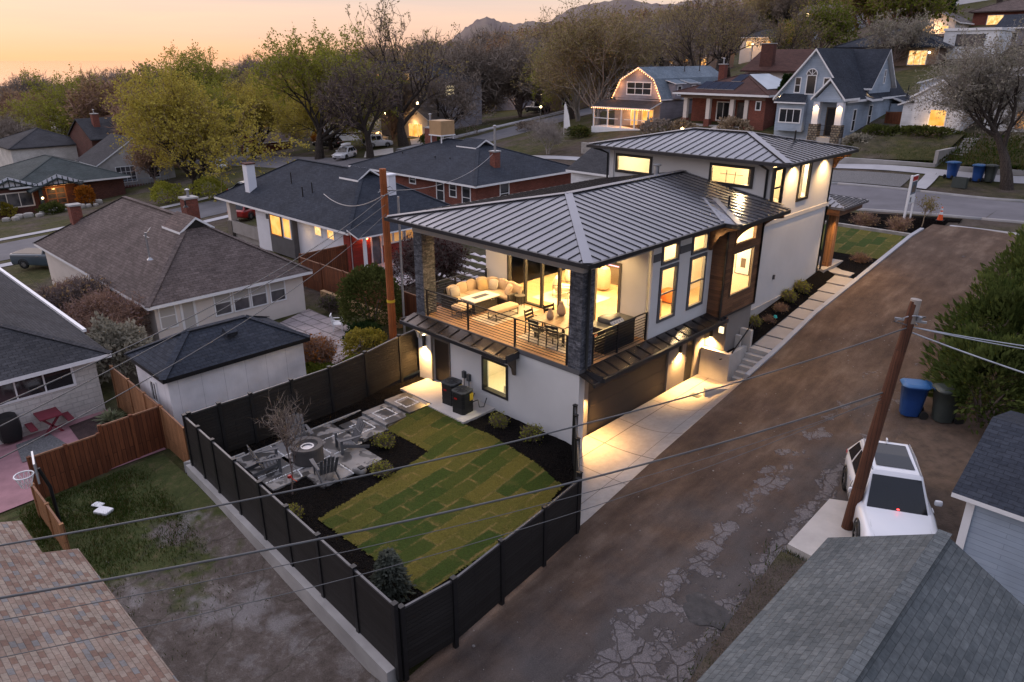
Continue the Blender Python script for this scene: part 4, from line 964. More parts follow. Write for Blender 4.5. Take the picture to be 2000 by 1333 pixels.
# planter
mb=MB(); mb.box(-.40,.92,8.62,8.8,-.2,1.28); mb.box(.74,.92,8.804,10.1,-.2,1.276); P=thing('planter','tall concrete planter box with black soil beside the lit side door','planter',(0,0,0)); mb.build('wall','concrete',P)
mb=MB(); mb.box(.504,.735,8.81,9.75,.8,1.18); mb.box(-.40,.5,8.804,8.9,.8,1.18); mb.build('soil','mulch',P)
mb=MB(); mb.box(.26,1.0,10.15,10.32,1.0,1.95); mb.box(.505,.735,9.76,9.9,.3,1.75); mb.build('back_wall','concrete',P)
# steps
mb=MB()
for k in range(6):
    y0=8.95+k*.25; mb.box(.93,1.92,y0,10.6 if k==5 else y0+.6,-.2,.2+k*.195)
S_=mb.build('steps','concrete'); tag(S_,'six concrete steps climbing beside the planter up to the side path','steps')
# handrail
HR=thing('handrail','black metal handrail sloping beside the concrete steps','handrail',(0,0,0))
mb=MB(); mb.bar((.86,8.75,1.05),(.86,9.05,1.15),.04); mb.bar((.86,8.9,1.28),(.9,10.45,2.25),.04); mb.bar((.5,8.58,.98),(.86,8.8,1.15),.035); mb.build('rail','black_metal',HR)
for (x,y,z0,z1) in ((.9,10.4,1.2,2.2),(.89,8.88,.2,1.36)):
    mb=MB(); mb.bar((x,y,z0),(x,y,z1),.04); mb.build('post','black_metal',HR)
# path slabs
mb=MB()
for k in range(8):
    y0=10.62+k*1.03; z=1.22+.17*k; q=[(.90,y0,z),(1.92,y0,z),(1.92,y0+.985,z+.125),(.90,y0+.985,z+.125)]; mb.slab(q,.4)
mb.box(-.1,1.6,18.9,20.2,2.2,2.62); mb.box(-3,.5,18.45,20.9,2.2,2.80); struct(mb.build('path','path_concrete'))
# kerb along the alley
mb=MB(); ysk=np.arange(8.0,28.01,1.0)
for y in ysk:
    x=1.93+.0*y; z=float(za(y))+.07
    for (dx_,dz_) in ((0,-.9),(0,0),(.2,0),(.2,-.4)): mb.v.append((x+dx_,float(y),z+dz_))
for j in range(len(ysk)-1):
    for i in range(3): a=j*4+i; mb.f.append((a,a+4,a+5,a+1)); mb.m.append(0); mb.s.append(False)
mb.f.append((3,2,1,0)); mb.m.append(0); mb.s.append(False)
o=mb.build('kerb','sidewalk'); struct(o)
# side mulch bed, front bed, front lawn
mb=MB(); mb.poly([(.25,10.3,1.75),(1.0,10.3,1.22),(1.0,18.9,2.52),(.25,18.9,2.78)]); mb.poly([(.9,10.3,.92),(1.93,10.3,.85),(1.93,19.0,2.2),(.9,19,2.25)]); mb.poly([(.3,20.2,2.66),(1.94,18.9,2.55),(1.94,22.2,2.92),(-3,21.9,2.86),(-3,20.9,2.8)]); mb.poly([(-9,26.9,3.32),(1.9,26.7,3.32),(1.9,27.75,3.52),(-9,27.9,3.52)]); struct(mb.build('mulch_bed','mulch'))
mb=MB(); mb.poly([(-9,21.8,2.87),(1.93,22.0,2.92),(1.93,26.3,3.36),(-9,26.4,3.36)]); struct(mb.build('lawn','sod'))
mb=MB(); mb.box(-6,1.9,26.42,26.66,3.0,3.5); o=mb.build('garden_wall','stone_pale'); tag(o,'low pale stone edging wall along the far end of the front lawn','wall')
# ---------------------------------------------------------------- air conditioners
def ac(loc,label):
    r=thing('air_conditioner',label,'air conditioner',loc,.1)
    mb=MB(); s=.31
    pr=[(-s,-s+.08),(-s+.08,-s),(s-.08,-s),(s,-s+.08),(s,s-.08),(s-.08,s),(-s+.08,s),(-s,s-.08)]
    for k in range(9): mb.prism([(x*(1 if k%2 else .975),y*(1 if k%2 else .975)) for x,y in pr],.06+k*.085,.06+k*.085+.083)
    mb.prism(pr,0,.06); mb.build('body','black_plastic',r)
    m=MB(); m.prism([(x*1.03,y*1.03) for x,y in pr],.825,.87); m.build('top_ring','grey_plastic',r)
    m=MB()
    for rr in (.08,.14,.20,.26): m.tube([(rr*math.cos(2*PI*i/20),rr*math.sin(2*PI*i/20),.885+.02*(1-rr/.3)) for i in range(21)],.006,4,cap=False)
    for a in range(8): m.bar((.05*math.cos(a*PI/4),.05*math.sin(a*PI/4),.9),(.28*math.cos(a*PI/4),.28*math.sin(a*PI/4),.88),.01)
    m.build('fan_guard','black_metal',r)
    m=MB(); m.box(.312,.318,.05,.24,.48,.76); m.build('sticker','leafy_yellow',r)
    m=MB(); m.box(-.14,-.0,-.317,-.312,.56,.63); m.build('badge','tail_red',r)
    m=MB(); m.tube([(.2,.3,.3),(.45,.35,.45),(.55,.3,.2),(.6,.5,.15),(.4,.9,.3)],.02,6); m.build('hose','black_plastic',r)
    return r
ac((-5.5,-.78,.30),'black square air conditioner nearer the back door'); ac((-4.66,-1.0,.30),'black square air conditioner at the landing edge by the lawn')
# ---------------------------------------------------------------- fire pit and chairs on the patio
F_=thing('fire_pit','round dark stone fire pit with burner ring on the slab patio','fire pit',(-6.05,-6.7,.045))
mb=MB(); mb.lathe((0,0,0),[(0,0),(.47,0),(.50,.03),(.50,.50),(.53,.50),(.53,.60),(.36,.60),(.34,.50),(0,.46)],36,0); mb.build('bowl','firepit_stone',F_)
mb=MB(); mb.lathe((0,0,.462),[(.30,0),(.30,.02),(.1,.03),(0,.03)],24); mb.lathe((0,0,.50),[(.22,0),(.22,.03),(.17,.03),(.17,0)],24); mb.build('burner','steel',F_)
mb=MB(); mb.box(-.08,.08,-.515,-.495,.34,.40); mb.build('handle','black_plastic',F_)
def adirondack(loc,rz,label):
    r=thing('garden_chair',label,'chair',loc,rz,'grey wooden garden chairs around the fire pit')
    # faces +y
    mb=MB()
    for k in range(5): mb.bar((-.25,.32-k*.1,.36-k*.035),(.25,.32-k*.1,.36-k*.035),.085,.02,up=(0,.3,1))
    mb.build('seat','chair_grey',r)
    mb=MB()
    for k in range(5):
        x=-.22+k*.11; tp=.98-.05*abs(k-2)**1.6*.5; mb.bar((x,-.18,.22),(x*1.15,-.52,tp),.095,.02,up=(0,1,.4))
    mb.bar((-.26,-.36,.62),(.26,-.36,.62),.06,.025); mb.build('backrest','chair_grey',r)
    for s in(-1,1):
        mb=MB(); mb.add([(s*.27,.42,.52),(s*.40,.42,.52),(s*.40,.1,.52),(s*.36,-.38,.52),(s*.29,-.38,.52)]+[(s*.27,.42,.545),(s*.40,.42,.545),(s*.40,.1,.545),(s*.36,-.38,.545),(s*.29,-.38,.545)],[(0,1,2,3,4),(9,8,7,6,5)]+[(i,5+i,5+(i+1)%5,(i+1)%5) for i in range(5)] if s>0 else [(4,3,2,1,0),(5,6,7,8,9)]+[((i+1)%5,5+(i+1)%5,5+i,i) for i in range(5)]); mb.build('armrest','chair_grey',r)
        mb=MB(); mb.bar((s*.30,.34,0),(s*.30,.34,.52),.09,.03); mb.build('leg','chair_grey',r)
        mb=MB(); mb.bar((s*.28,.36,.30),(s*.28,-.62,.02),.03,.11); mb.build('leg','chair_grey',r)
    return r
for (x,y,rz,l) in ((-6.45,-7.95,R(-20),'grey slatted garden chair nearest the black fence, facing the fire pit'),(-4.72,-6.85,R(75),'grey slatted garden chair at the patio edge by the mulch, back to the lawn'),(-5.75,-5.3,R(165),'grey slatted garden chair between fire pit and stepped slabs'),(-7.15,-6.35,R(-105),'grey slatted garden chair behind the fire pit and the bare little tree')): adirondack((x,y,.045),rz,l)
mb=MB(); mb.lathe((0,0,0),[(0,0),(.30,0),(.28,.06),(.24,.10),(0,.11)],4,0); o=mb.build('utility_box','green_grey_plastic',loc=(-8.0,-1.5,0)); o.scale=(1.2,1,1); o.rotation_euler=(0,0,.1); tag(o,'green plastic utility box lid in the mulch by the fence','box')
S2=thing('speaker_rock','dark planter rock lying at the patio corner by the mulch','rock',(-4.2,-5.95,0)); mb=MB(); mb.rbox((0,0,.1),(.45,.3,.24),.1,.3); mb.build('rock','stone_grey',S2); mb=MB(); mb.box(-.02,.16,-.06,.1,.20,.25); mb.build('grille','black_plastic',S2)
mb=MB(); mb.tube([(0,0,.0),(.05,.1,.02),(.3,.25,.02)],.012,6); mb.box(.28,.42,.22,.26,0,.03); o=mb.build('sprinkler_head','white_paint',loc=(1.9,-9.2,.02)); tag(o,'small white pipe fitting in the mulch at the fence corner','pipe')
# ---------------------------------------------------------------- deck furniture (floor top 3.03)
DZ=3.032
SO=thing('corner_sofa','curved wicker corner sofa with beige cushions on the deck','sofa',(-8.1,3.55,DZ))
# run along the left rail (negative y) and along the glass (positive x); corner rounded
mb=MB(); mb.box(-.05,.75,-2.3,-.55,.0,.30); mb.box(.55,1.95,-.62,.18,.0,.30); mb.prism([(-.05,-.55),(.75,-.55),(.75,-.62),(.55,-.62),(.55,.18),(.2,.15),(-.02,-.1)],.0,.30)
mb.box(-.12,-.05,-2.3,-.3,.0,.72); mb.box(.4,1.95,.18,.25,.0,.72); mb.box(-.12,.8,-2.40,-2.30,.0,.56); mb.box(1.95,2.05,-.66,.25,.0,.56); mb.prism([(-.12,-.3),(-.05,-.3),(.4,.18),(.4,.25)],0,.72); mb.build('base','wicker',SO)
for (c,s_,rz) in (((.36,-1.85,.36),(.74,.84,.17),0),((.36,-1.02,.36),(.74,.80,.17),0),((.42,-.25,.36),(.85,.85,.17),.4),((1.0,-.24,.36),(.62,.74,.17),0),((1.62,-.24,.36),(.62,.74,.17),0)):
    mb=MB(); mb.rbox(c,s_,.06,rz,puff=.02); mb.build('seat_cushion','cushion',SO)
for (c,rz) in (((.10,-1.98,.62),R(90)),((.08,-1.45,.63),R(90)),((.07,-.92,.63),R(90)),((.14,-.35,.63),R(60)),((.45,-.02,.63),R(30)),((.98,.08,.63),0),((1.5,.08,.62),0),((1.86,.02,.60),R(-12))):
    mb=MB(); mb.rbox(c,(.54,.17,.46),.07,rz,rx=-.22,puff=.04); mb.build('back_cushion','cushion',SO)
def pillow(loc,rz,m,label,s_=.42,rx=-.5):
    mb=MB(); mb.rbox((0,0,s_/2),(s_,.14,s_),.06,0,rx,puff=.05); o=mb.build('throw_pillow',m,loc=loc); o.rotation_euler=(0,0,rz); tag(o,label,'pillow')
pillow((-7.82,1.55,DZ+.44),R(70),'pillow_stripe','striped throw pillow at the rail end of the corner sofa')
pillow((-7.65,2.95,DZ+.44),R(55),'pillow','tan throw pillow near the corner of the sofa'); pillow((-7.35,3.3,DZ+.44),R(25),'pillow_stripe','striped throw pillow in the sofa corner'); pillow((-6.42,3.25,DZ+.44),R(-25),'cushion','beige throw pillow at the glass end of the sofa')
FT=thing('fire_table','rectangular pale topped fire table with dark burner in front of the sofa','table',(-6.85,2.05,DZ))
mb=MB(); mb.box(-.42,.42,-.72,.72,.50,.55); mb.build('tabletop','table_top',FT); mb=MB(); mb.box(-.13,.13,-.4,.4,.551,.556); mb.build('burner','grey_plastic',FT); mb=MB(); mb.box(-.34,.34,-.62,.62,0,.5); mb.build('base','wicker',FT)
mb=MB(); mb.cyl((.345,.3,.4),.03,.03,8); mb.cyl((.345,.42,.4),.03,.03,8); mb.build('knob','steel',FT)
def ottoman(loc,sx_,sy_,label):
    r=thing('ottoman',label,'ottoman',loc); m=MB(); m.rbox((0,0,.38),(sx_,sy_,.18),.07,puff=.03); m.build('cushion','cushion',r)
    for s in(-1,1):
        for u in(-1,1):
            m=MB(); m.bar((s*(sx_/2-.04),u*(sy_/2-.04),0),(s*(sx_/2-.04),u*(sy_/2-.04),.30),.025); m.build('leg','black_metal',r)
    m=MB()
    for zz in (.06,.28):
        a,b=sx_/2-.04,sy_/2-.04
        for p,q in (((-a,-b),(a,-b)),((a,-b),(a,b)),((a,b),(-a,b)),((-a,b),(-a,-b))): m.bar((*p,zz),(*q,zz),.02)
    m.build('frame','black_metal',r)
ottoman((-6.8,.98,DZ),.62,.62,'square beige ottoman behind the deck railing'); ottoman((-5.52,2.02,DZ),.52,1.3,'long beige bench ottoman beside the fire table')
ST=thing('side_table','small round metal side table between sofa and glass door','table',(-5.85,3.32,DZ)); mb=MB(); mb.cyl((0,0,.5),.22,.03,20); mb.build('tabletop','taupe_frame',ST)
for k in range(4):
    a=k*PI/2+.4; mb=MB(); mb.bar((.19*math.cos(a),.19*math.sin(a),0),(.19*math.cos(a),.19*math.sin(a),.5),.016); mb.build('leg','black_metal',ST)
DT=thing('dining_table','slatted wood topped dining table with dark legs behind the stone column','table',(-2.45,1.75,DZ)); mb=MB(); mb.box(-.78,.78,-.62,.72,.70,.74); mb.build('tabletop','dining_top',DT)
for s in(-1,1):
    for u in(-1,1): mb=MB(); mb.bar((s*.66,u*.5,0),(s*.66,u*.5,.70),.06); mb.build('leg','black_metal',DT)
def dchair(loc,rz,label):
    r=thing('dining_chair',label,'chair',loc,rz,'dark metal dining chairs on the deck'); mb=MB()
    for k in range(5): mb.box(-.22,.22,-.2+k*.085,-.125+k*.085,.43,.45)
    mb.build('seat','black_metal',r); mb=MB()
    for k in range(3): mb.bar((-.22,-.235-.02*k,.58+k*.13),(.22,-.235-.02*k,.58+k*.13),.02,.09)
    mb.build('backrest','black_metal',r)
    for s in(-1,1):
        mb=MB(); mb.bar((s*.23,.2,0),(s*.23,.2,.62),.035); mb.build('leg','black_metal',r); mb=MB(); mb.bar((s*.23,-.26,0),(s*.23,-.22,.45),.035); mb.bar((s*.23,-.22,.45),(s*.23,-.3,.92),.035); mb.build('leg','black_metal',r)
        mb=MB(); mb.bar((s*.23,.22,.63),(s*.23,-.25,.63),.04,.02); mb.build('armrest','black_metal',r)
dchair((-2.72,.98,DZ),R(0),'dark slatted dining chair between table and railing'); dchair((-3.38,1.5,DZ),R(-85),'dark slatted dining chair at the open end of the table'); dchair((-3.2,2.35,DZ),R(-100),'dark slatted dining chair by the glass end of the table'); dchair((-1.9,.98,DZ),R(10),'dark dining chair half hidden behind the stone column')
def vase(loc,k,label):
    mb=MB(); mb.lathe((0,0,0),[(0,0),(.10*k,0),(.16*k,.10*k),(.165*k,.2*k),(.13*k,.34*k),(.075*k,.44*k),(.07*k,.48*k),(.085*k,.52*k),(.06*k,.52*k),(.05*k,.44*k),(0,.40*k)],18,0,True); tag(mb.build('vase','vase_clay',loc=loc),label,'vase')
vase((-2.62,1.5,DZ+.74),.82,'smaller clay vase at the near end of the dining table'); vase((-2.62,2.12,DZ+.74),1.02,'taller clay vase at the far end of the dining table')
mb=MB(); mb.box(-6.3,-5.05,.95,3.65,DZ,DZ+.012); tag(mb.build('rug','rug'),'pale patterned rug under the sofa group on the deck','rug'); mb=MB(); mb.box(-3.6,-1.3,.75,2.8,DZ,DZ+.012); tag(mb.build('rug','rug'),'pale patterned rug under the dining table','rug')
GK=thing('grill_counter','dark outdoor kitchen counter with a built in steel grill by the side railing','grill',(-.66,2.55,DZ)); mb=MB(); mb.box(-.36,.40,-.9,.85,0,.88); mb.build('cabinet','black_metal',GK); mb=MB(); mb.box(-.39,.43,-.93,.88,.88,.92); mb.build('counter','grey_plastic',GK)
mb=MB(); mb.rbox((-.05,-.1,1.0),(.6,.7,.26),.1); mb.build('hood','grey_plastic',GK); mb=MB(); mb.obox((.30,-.1,.98),(.14,.7,.02),0,0,.7); mb.build('control_panel','car_silver',GK); mb=MB(); [mb.obox((.315,-.38+.14*k,.99),(.07,.05,.03),0,0,.7) for k in range(5)]; mb.build('knob','steel',GK)
BW=thing('copper_bowl','small copper fire bowl glowing on the counter end behind the column','bowl',(-.62,1.36,DZ)); mb=MB(); mb.lathe((0,0,.62),[(0,0),(.14,.02),(.22,.1),(.2,.1),(0,.05)],16,0,True); mb.cyl((0,0,0),.12,.62,12); mb.build('bowl','copper',BW)
# ---------------------------------------------------------------- seen through the glass
def armchair(loc,rz,m,label,frame=True):
    r=thing('armchair',label,'armchair',loc,rz); mb=MB(); mb.rbox((0,.05,.38),(.68,.68,.22),.08,puff=.03); mb.build('seat',m,r); mb=MB(); mb.rbox((0,-.28,.62),(.68,.2,.5),.09,0,-.25,puff=.03); mb.build('backrest',m,r)
    for s in(-1,1): mb=MB(); mb.tube([(s*.36,.38,.56),(s*.36,.38,.02),(s*.36,-.34,.02),(s*.36,-.34,.56),(s*.36,.38,.56)],.014,6,smooth=False); mb.build('arm_frame','black_metal',r)
armchair((-5.6,5.7,3.03),R(-60),'boucle','cream armchair on a thin black frame inside the left glass panel'); armchair((-4.3,5.3,3.03),R(100),'boucle','cream armchair facing away behind the right glass panel'); armchair((-2.35,7.4,3.03),R(150),'boucle','cream armchair behind the glazed door near the orange seat')
mb=MB(); mb.rbox((0,0,.45),(.8,.8,.9),.35,puff=.05); tag(mb.build('tub_chair','boucle',loc=(-6.2,7.2,3.03)),'round cream tub chair at the back of the lit living room','chair'); mb=MB(); mb.rbox((0,0,.55),(.7,.6,1.1),.28); tag(mb.build('tub_chair','cushion',loc=(-4.9,7.6,3.03)),'tall rounded tan chair in front of the dark kitchen island','chair')
r=thing('lounge_sofa','beige sofa with white pillows just inside the glazed door','sofa',(-1.35,5.3,3.03)); mb=MB(); mb.rbox((0,0,.25),(.95,1.7,.45),.08); mb.build('base','sofa_beige',r); mb=MB(); mb.rbox((-.0,-.78,.42),(.95,.24,.7),.09); mb.build('armrest','sofa_beige',r); mb=MB(); mb.rbox((.42,.0,.6),(.2,1.5,.55),.08); mb.build('backrest','sofa_beige',r)
mb=MB(); mb.rbox((0,0,.2),(.5,.16,.42),.07,.8,-.4,puff=.05); tag(mb.build('throw_pillow','boucle',loc=(-1.5,5.0,3.5)),'white pillow on the beige sofa inside the glazed door','pillow')
mb=MB(); mb.rbox((0,0,.3),(1.3,.6,.5),.06); tag(mb.build('bench','leather_orange',loc=(-2.0,8.2,3.03)),'orange leather bench deep inside the glazed door','bench')
r=thing('coffee_table','small white coffee table between the armchairs indoors','table',(-4.9,6.3,3.03)); mb=MB(); mb.cyl((0,0,.4),.4,.04,20); mb.build('tabletop','white_paint',r); mb=MB(); mb.cyl((0,0,0),.08,.4,12); mb.build('pedestal','black_metal',r)
mb=MB(); mb.box(-6.4,-3.9,4.6,6.9,3.03,3.045); tag(mb.build('rug','boucle'),'cream rug under the armchairs indoors','rug')
r=thing('framed_picture','tall framed abstract print on the wall behind the clad bay window','picture',(.0,10.655,3.9)); mb=MB(); mb.box(-.3,.35,-.03,0,.2,1.5); mb.build('frame','black_metal',r); mb=MB(); mb.box(-.27,.32,-.035,-.03,.23,1.47); mb.build('print','white_paint',r); mb=MB(); mb.box(-.06,.16,-.038,-.035,.5,.9); mb.build('print','inner_dark',r)
mb=MB(); mb.rbox((0,0,.2),(.5,.5,.4),.1); tag(mb.build('stool','leaf_green',loc=(.15,8.75,3.03)),'small green stool low in the clad bay window','stool')
# things on the bed in the basement window
r=thing('bed','bed with a teal blanket seen through the lower rear window','bed',(-3.5,1.5,.3)); mb=MB(); mb.rbox((0,0,.3),(1.6,1.5,.6),.08); mb.build('mattress','boucle',r); mb=MB(); mb.rbox((.35,-.1,.5),(.95,1.45,.3),.08); mb.build('blanket','teal',r)
# ---------------------------------------------------------------- neighbouring buildings
def settle(r,loc):
    r.location=loc
    for ch in r.children: ch.location=Vector(ch.location)-Vector(loc)
def side(bx,s):
    x0,x1,y0,y1=bx
    return {'S':((x0,y0),(1,0),(0,-1)),'E':((x1,y0),(0,1),(1,0)),'N':((x1,y1),(-1,0),(0,1)),'W':((x0,y1),(0,-1),(-1,0))}[s]
def gable(mb,x0,x1,y0,y1,z,pitch,ax,over=.3,rake=.25,th=.14,m=0,ms=1,zr=None):
    # two sloping slabs, ridge along ax
    if ax=='x':
        h=(y1-y0)/2+over; zr=z+pitch*((y1-y0)/2); ze=zr-pitch*h; ym=(y0+y1)/2
        mb.slab([(x0-rake,ym-h,ze),(x1+rake,ym-h,ze),(x1+rake,ym,zr),(x0-rake,ym,zr)],th,m,ms); mb.slab([(x0-rake,ym,zr),(x1+rake,ym,zr),(x1+rake,ym+h,ze),(x0-rake,ym+h,ze)],th,m,ms)
    else:
        h=(x1-x0)/2+over; zr=z+pitch*((x1-x0)/2); ze=zr-pitch*h; xm=(x0+x1)/2
        mb.slab([(xm-h,y0-rake,ze),(xm,y0-rake,zr),(xm,y1+rake,zr),(xm-h,y1+rake,ze)],th,m,ms); mb.slab([(xm,y0-rake,zr),(xm+h,y0-rake,ze),(xm+h,y1+rake,ze),(xm,y1+rake,zr)],th,m,ms)
    return zr
def hipm(mb,x0,x1,y0,y1,z,pitch,over=.4,th=.16,m=0,ms=1,maxr=None):
    x0-=over;x1+=over;y0-=over;y1+=over; z-=pitch*over*.5
    w=min(x1-x0,y1-y0)/2; zr=z+pitch*w
    if (x1-x0)>=(y1-y0): A=(x0+w,(y0+y1)/2,zr);B=(x1-w,(y0+y1)/2,zr); fs=lambda c:[[c[0],c[1],B,A],[c[1],c[2],B],[c[2],c[3],A,B],[c[3],c[0],A]]
    else: A=((x0+x1)/2,y0+w,zr);B=((x0+x1)/2,y1-w,zr); fs=lambda c:[[c[0],c[1],A],[c[1],c[2],B,A],[c[2],c[3],B],[c[3],c[0],A,B]]
    c=[(x0,y0,z),(x1,y0,z),(x1,y1,z),(x0,y1,z)]
    for f in fs(c): mb.poly(f,m)
    mb.poly([(x0,y0,z-th),(x0,y1,z-th),(x1,y1,z-th),(x1,y0,z-th)],ms)
    for a,b in zip(c,c[1:]+c[:1]): mb.poly([a,(a[0],a[1],z-th),(b[0],b[1],z-th),b],ms)
    # ridge shingles
    for a,b in ((c[0],A),(c[1],B if (x1-x0)>=(y1-y0) else A),(c[2],B),(c[3],A if (x1-x0)>=(y1-y0) else B),(A,B)):
        if (Vector(a)-Vector(b)).length>.1: mb.bar(Vector(a)+Vector((0,0,.015)),Vector(b)+Vector((0,0,.015)),.26,.03,m)
    return zr
def house(name,label,bx,zb,ze,wm,kind,pitch,rm,over=.4,fascia='white_paint',wins=(),rake=.25,cat='house',attic=True,th=.16):
    x0,x1,y0,y1=bx; r=thing(name,label,cat)
    mb=MB(); mb.box(x0,x1,y0,y1,zb-1.2,ze)
    if kind=='gx' and attic:
        zr=ze+pitch*(y1-y0)/2; ym=(y0+y1)/2
        for x in (x0,x1): mb.add([(x,y0,ze-.001),(x,y1,ze-.001),(x,ym,zr-.05)],[(0,1,2) if x==x1 else (2,1,0)])
    if kind=='gy' and attic:
        zr=ze+pitch*(x1-x0)/2; xm=(x0+x1)/2
        for y in (y0,y1): mb.add([(x0,y,ze-.001),(x1,y,ze-.001),(xm,y,zr-.05)],[(0,1,2) if y==y0 else (2,1,0)])
    mb.build('wall',wm,r)
    mb=MB()
    if kind=='hip': hipm(mb,x0,x1,y0,y1,ze+.06,pitch,over,th)
    elif kind in('gx','gy'): gable(mb,x0,x1,y0,y1,ze+.12,pitch,kind[1],over,rake,th)
    elif kind=='flat': mb.box(x0-over,x1+over,y0-over,y1+over,ze,ze+.3,0)
    if kind: mb.build('roof',[rm,fascia],r)
    for w in wins:
        s,a,wd,z0,z1=w[:5]; k=w[5] if len(w)>5 else {}
        o,u,n=side(bx,s); window(r,(o[0]+u[0]*a,o[1]+u[1]*a),u,n,wd,z0,z1,**k)
    return r
def chimney(r,x,y,w,d,z0,z1,mat='red_brick',cap='old_concrete',pot=None):
    mb=MB(); mb.box(x-w/2,x+w/2,y-d/2,y+d/2,z0,z1); c=mb.build('chimney',mat,r)
    mb=MB(); mb.box(x-w/2-.06,x+w/2+.06,y-d/2-.06,y+d/2+.06,z1,z1+.1); mb.build('cap',cap,c)
    if pot: mb=MB(); mb.tube([(x,y,z1+.1),(x,y,z1+pot)],.09,8); mb.lathe((x,y,z1+pot),[(.16,0),(.16,.06),(0,.12)],8); mb.build('flue','galv',c)
def pipe(r,x,y,z,h=.5,m='black_metal'):
    mb=MB(); mb.tube([(x,y,z),(x,y,z+h)],.045,6); mb.lathe((x,y,z),[(.16,0),(.05,.12)],8); mb.build('vent_pipe',m,r)
def post(r,x,y,z0,z1,w,m,name='porch_post',base=None,bm='red_brick',bw=None,zt=None):
    mb=MB(); mb.box(x-w/2,x+w/2,y-w/2,y+w/2,z0 if not base else base,z1); p=mb.build(name,m,r)
    if base: b=bw or w*1.5; mb=MB(); mb.box(x-b/2,x+b/2,y-b/2,y+b/2,z0,base-.002); mb.build('pedestal',bm,p)
DW=dict(fm='white_paint',pm='dark_pane'); LW=dict(fm='white_paint',pm='lit_pane')
def bulb(r,p,e=12,c=(1,.6,.25),rad=.07,name='porch_lamp',m='bulb'):
    mb=MB(); mb.lathe(p,[(0,-rad),(rad*.8,-rad*.6),(rad,0),(rad*.8,rad*.6),(0,rad)],10,0,True); mb.build(name,m,r)
    if e: lamp('POINT',(p[0],p[1],p[2]),e,c,.1)
# white shed next to the fence
r=house('garden_shed','white panelled shed with dark hip roof just behind the black fence',(-14.55,-11.5,-8.85,-3.45),-.7,2.08,'white_panel','hip',.52,'shingle_dark',.22,'black_metal',[('S',1.26,.65,.55,1.5,dict(fm='white_paint',pm='dusk_pane',cols=2))],cat='shed')
mb=MB(); mb.obox((-12.3,-6.0,2.82),(.42,.42,.2),0,0,.42); mb.build('roof_vent','shingle_dark',r); settle(r,(-13,-6.1,-.6))
# brown roofed house behind the shed
bx=(-39.6,-21.95,-5.35,2.7)
ww=dict(fm='white_paint',pm='blind_pane'); 
r=house('bungalow','cream bungalow with brown shingle hip roof and a row of white rear windows',bx,-.7,1.62,'cream_wall',None,.68,'shingle_greybrown')
mb=MB(); zr=hipm(mb,*bx,1.66,.66,.42,.16,0,1); rm=mb.build('roof',['shingle_greybrown','white_paint'],r)
# gablet at the rear end of the ridge
gx=-26.0; mb=MB(); 
for s in(-1,1): mb.slab([(gx+.75,-1.32,4.66),(gx+.75,-1.32+s*.95,3.98),(gx-1.6,-1.32+s*.95,3.98),(gx-1.6,-1.32,4.66)],.13,0,1)
mb.build('gablet_roof',['shingle_brown','white_paint'],r); mb=MB(); mb.add([(gx+.62,-2.15,3.9),(gx+.62,-.5,3.9),(gx+.62,-1.32,4.55)],[(0,1,2)]); mb.build('gablet_wall','black_metal',r)
# long slopes carry the same grey-brown shingle as the rear hip
for (a,w,k) in ((2.9,.95,ww),(3.92,.95,ww),(4.9,.95,ww),(6.0,.95,ww)): window(r,(bx[1],bx[2]+a),(0,1),(1,0),w,.12,1.42,.07,rowsplit=.52,**k)
window(r,(bx[1],bx[2]+.15),(0,1),(1,0),.85,.12,1.40,.07,rowsplit=.5,**ww)
window(r,(bx[1],bx[2]+1.2),(0,1),(1,0),.78,-.55,1.42,.12,fm='white_paint',pm='blind_pane',name='glazed_door')
for a in (2.9,3.9,4.9,6.0): 
    mb=MB(); mb.box(bx[1]+.012,bx[1]+.02,bx[2]+a+.08,bx[2]+a+.86,.16,.75); mb.build('pane','dusk_pane',r)
chimney(r,-37.9,-3.6,.62,.62,1.2,3.9,'red_brick'); chimney(r,-33,1.6,.8,.8,2.2,4.3,'red_brick',pot=.5); pipe(r,-24.6,-4.2,3.0,1.4,'galv')
mb=MB(); mb.bar((-24.6,-4.2,4.3),(-24.6,-3.9,4.6),.03); mb.bar((-24.9,-4.2,4.2),(-24.2,-4.2,4.2),.03); mb.build('antenna','galv',r); pipe(r,-28.6,-.4,4.6,.4)
settle(r,(-30,-1.3,-.7))
# low house at the left edge
bx=(-40,-16.5,-24.5,-9.7)
r=house('house','pale block house with dark grey roof at the left edge by the pink patio',bx,-.7,1.85,'block_wall','hip',.42,'shingle_charcoal',.5,'white_paint',[('E',11.0,3.0,.7,1.75,dict(fm='white_paint',pm='dark_pane',cols=3))])
mb=MB(); mb.bar((-40,-9.12,1.86),(-19.3,-9.12,1.86),.14,.12); mb.build('gutter','white_paint',r); pipe(r,-22,-12.5,3.1,.5); settle(r,(-28,-17,-.7))
# white and red house
bx=(-43.6,-25.9,8.6,17.6)
r=house('house','low white house with charcoal roof, red siding at the rear and lit yellow windows',(-38.4,-25.9,8.6,17.6),-.8,2.3,'white_wall',None,.6,'shingle_dark')
mb=MB(); hipm(mb,*bx,2.36,.58,.5,.16,0,1); gx=-30.3
for s in(-1,1): mb.slab([(gx+.7,13.1,5.30),(gx+.7,13.1+s*1.1,4.62),(gx-1.6,13.1+s*1.1,4.62),(gx-1.6,13.1,5.30)],.13,0,1)
mb.slab([(-25.5,8.1,2.42),(-24.3,8.1,2.05),(-24.3,14.9,2.05),(-25.5,14.9,2.42)],.1,0,1); mb.build('roof',['shingle_dark','white_paint'],r)
mb=MB(); mb.box(-25.89,-25.80,8.66,10.05,-.7,1.98); mb.box(-25.89,-25.8,10.98,17.6,-.7,.82); mb.box(-26.6,-25.9,8.52,8.59,-.6,1.9); mb.build('red_siding','red_siding',r)
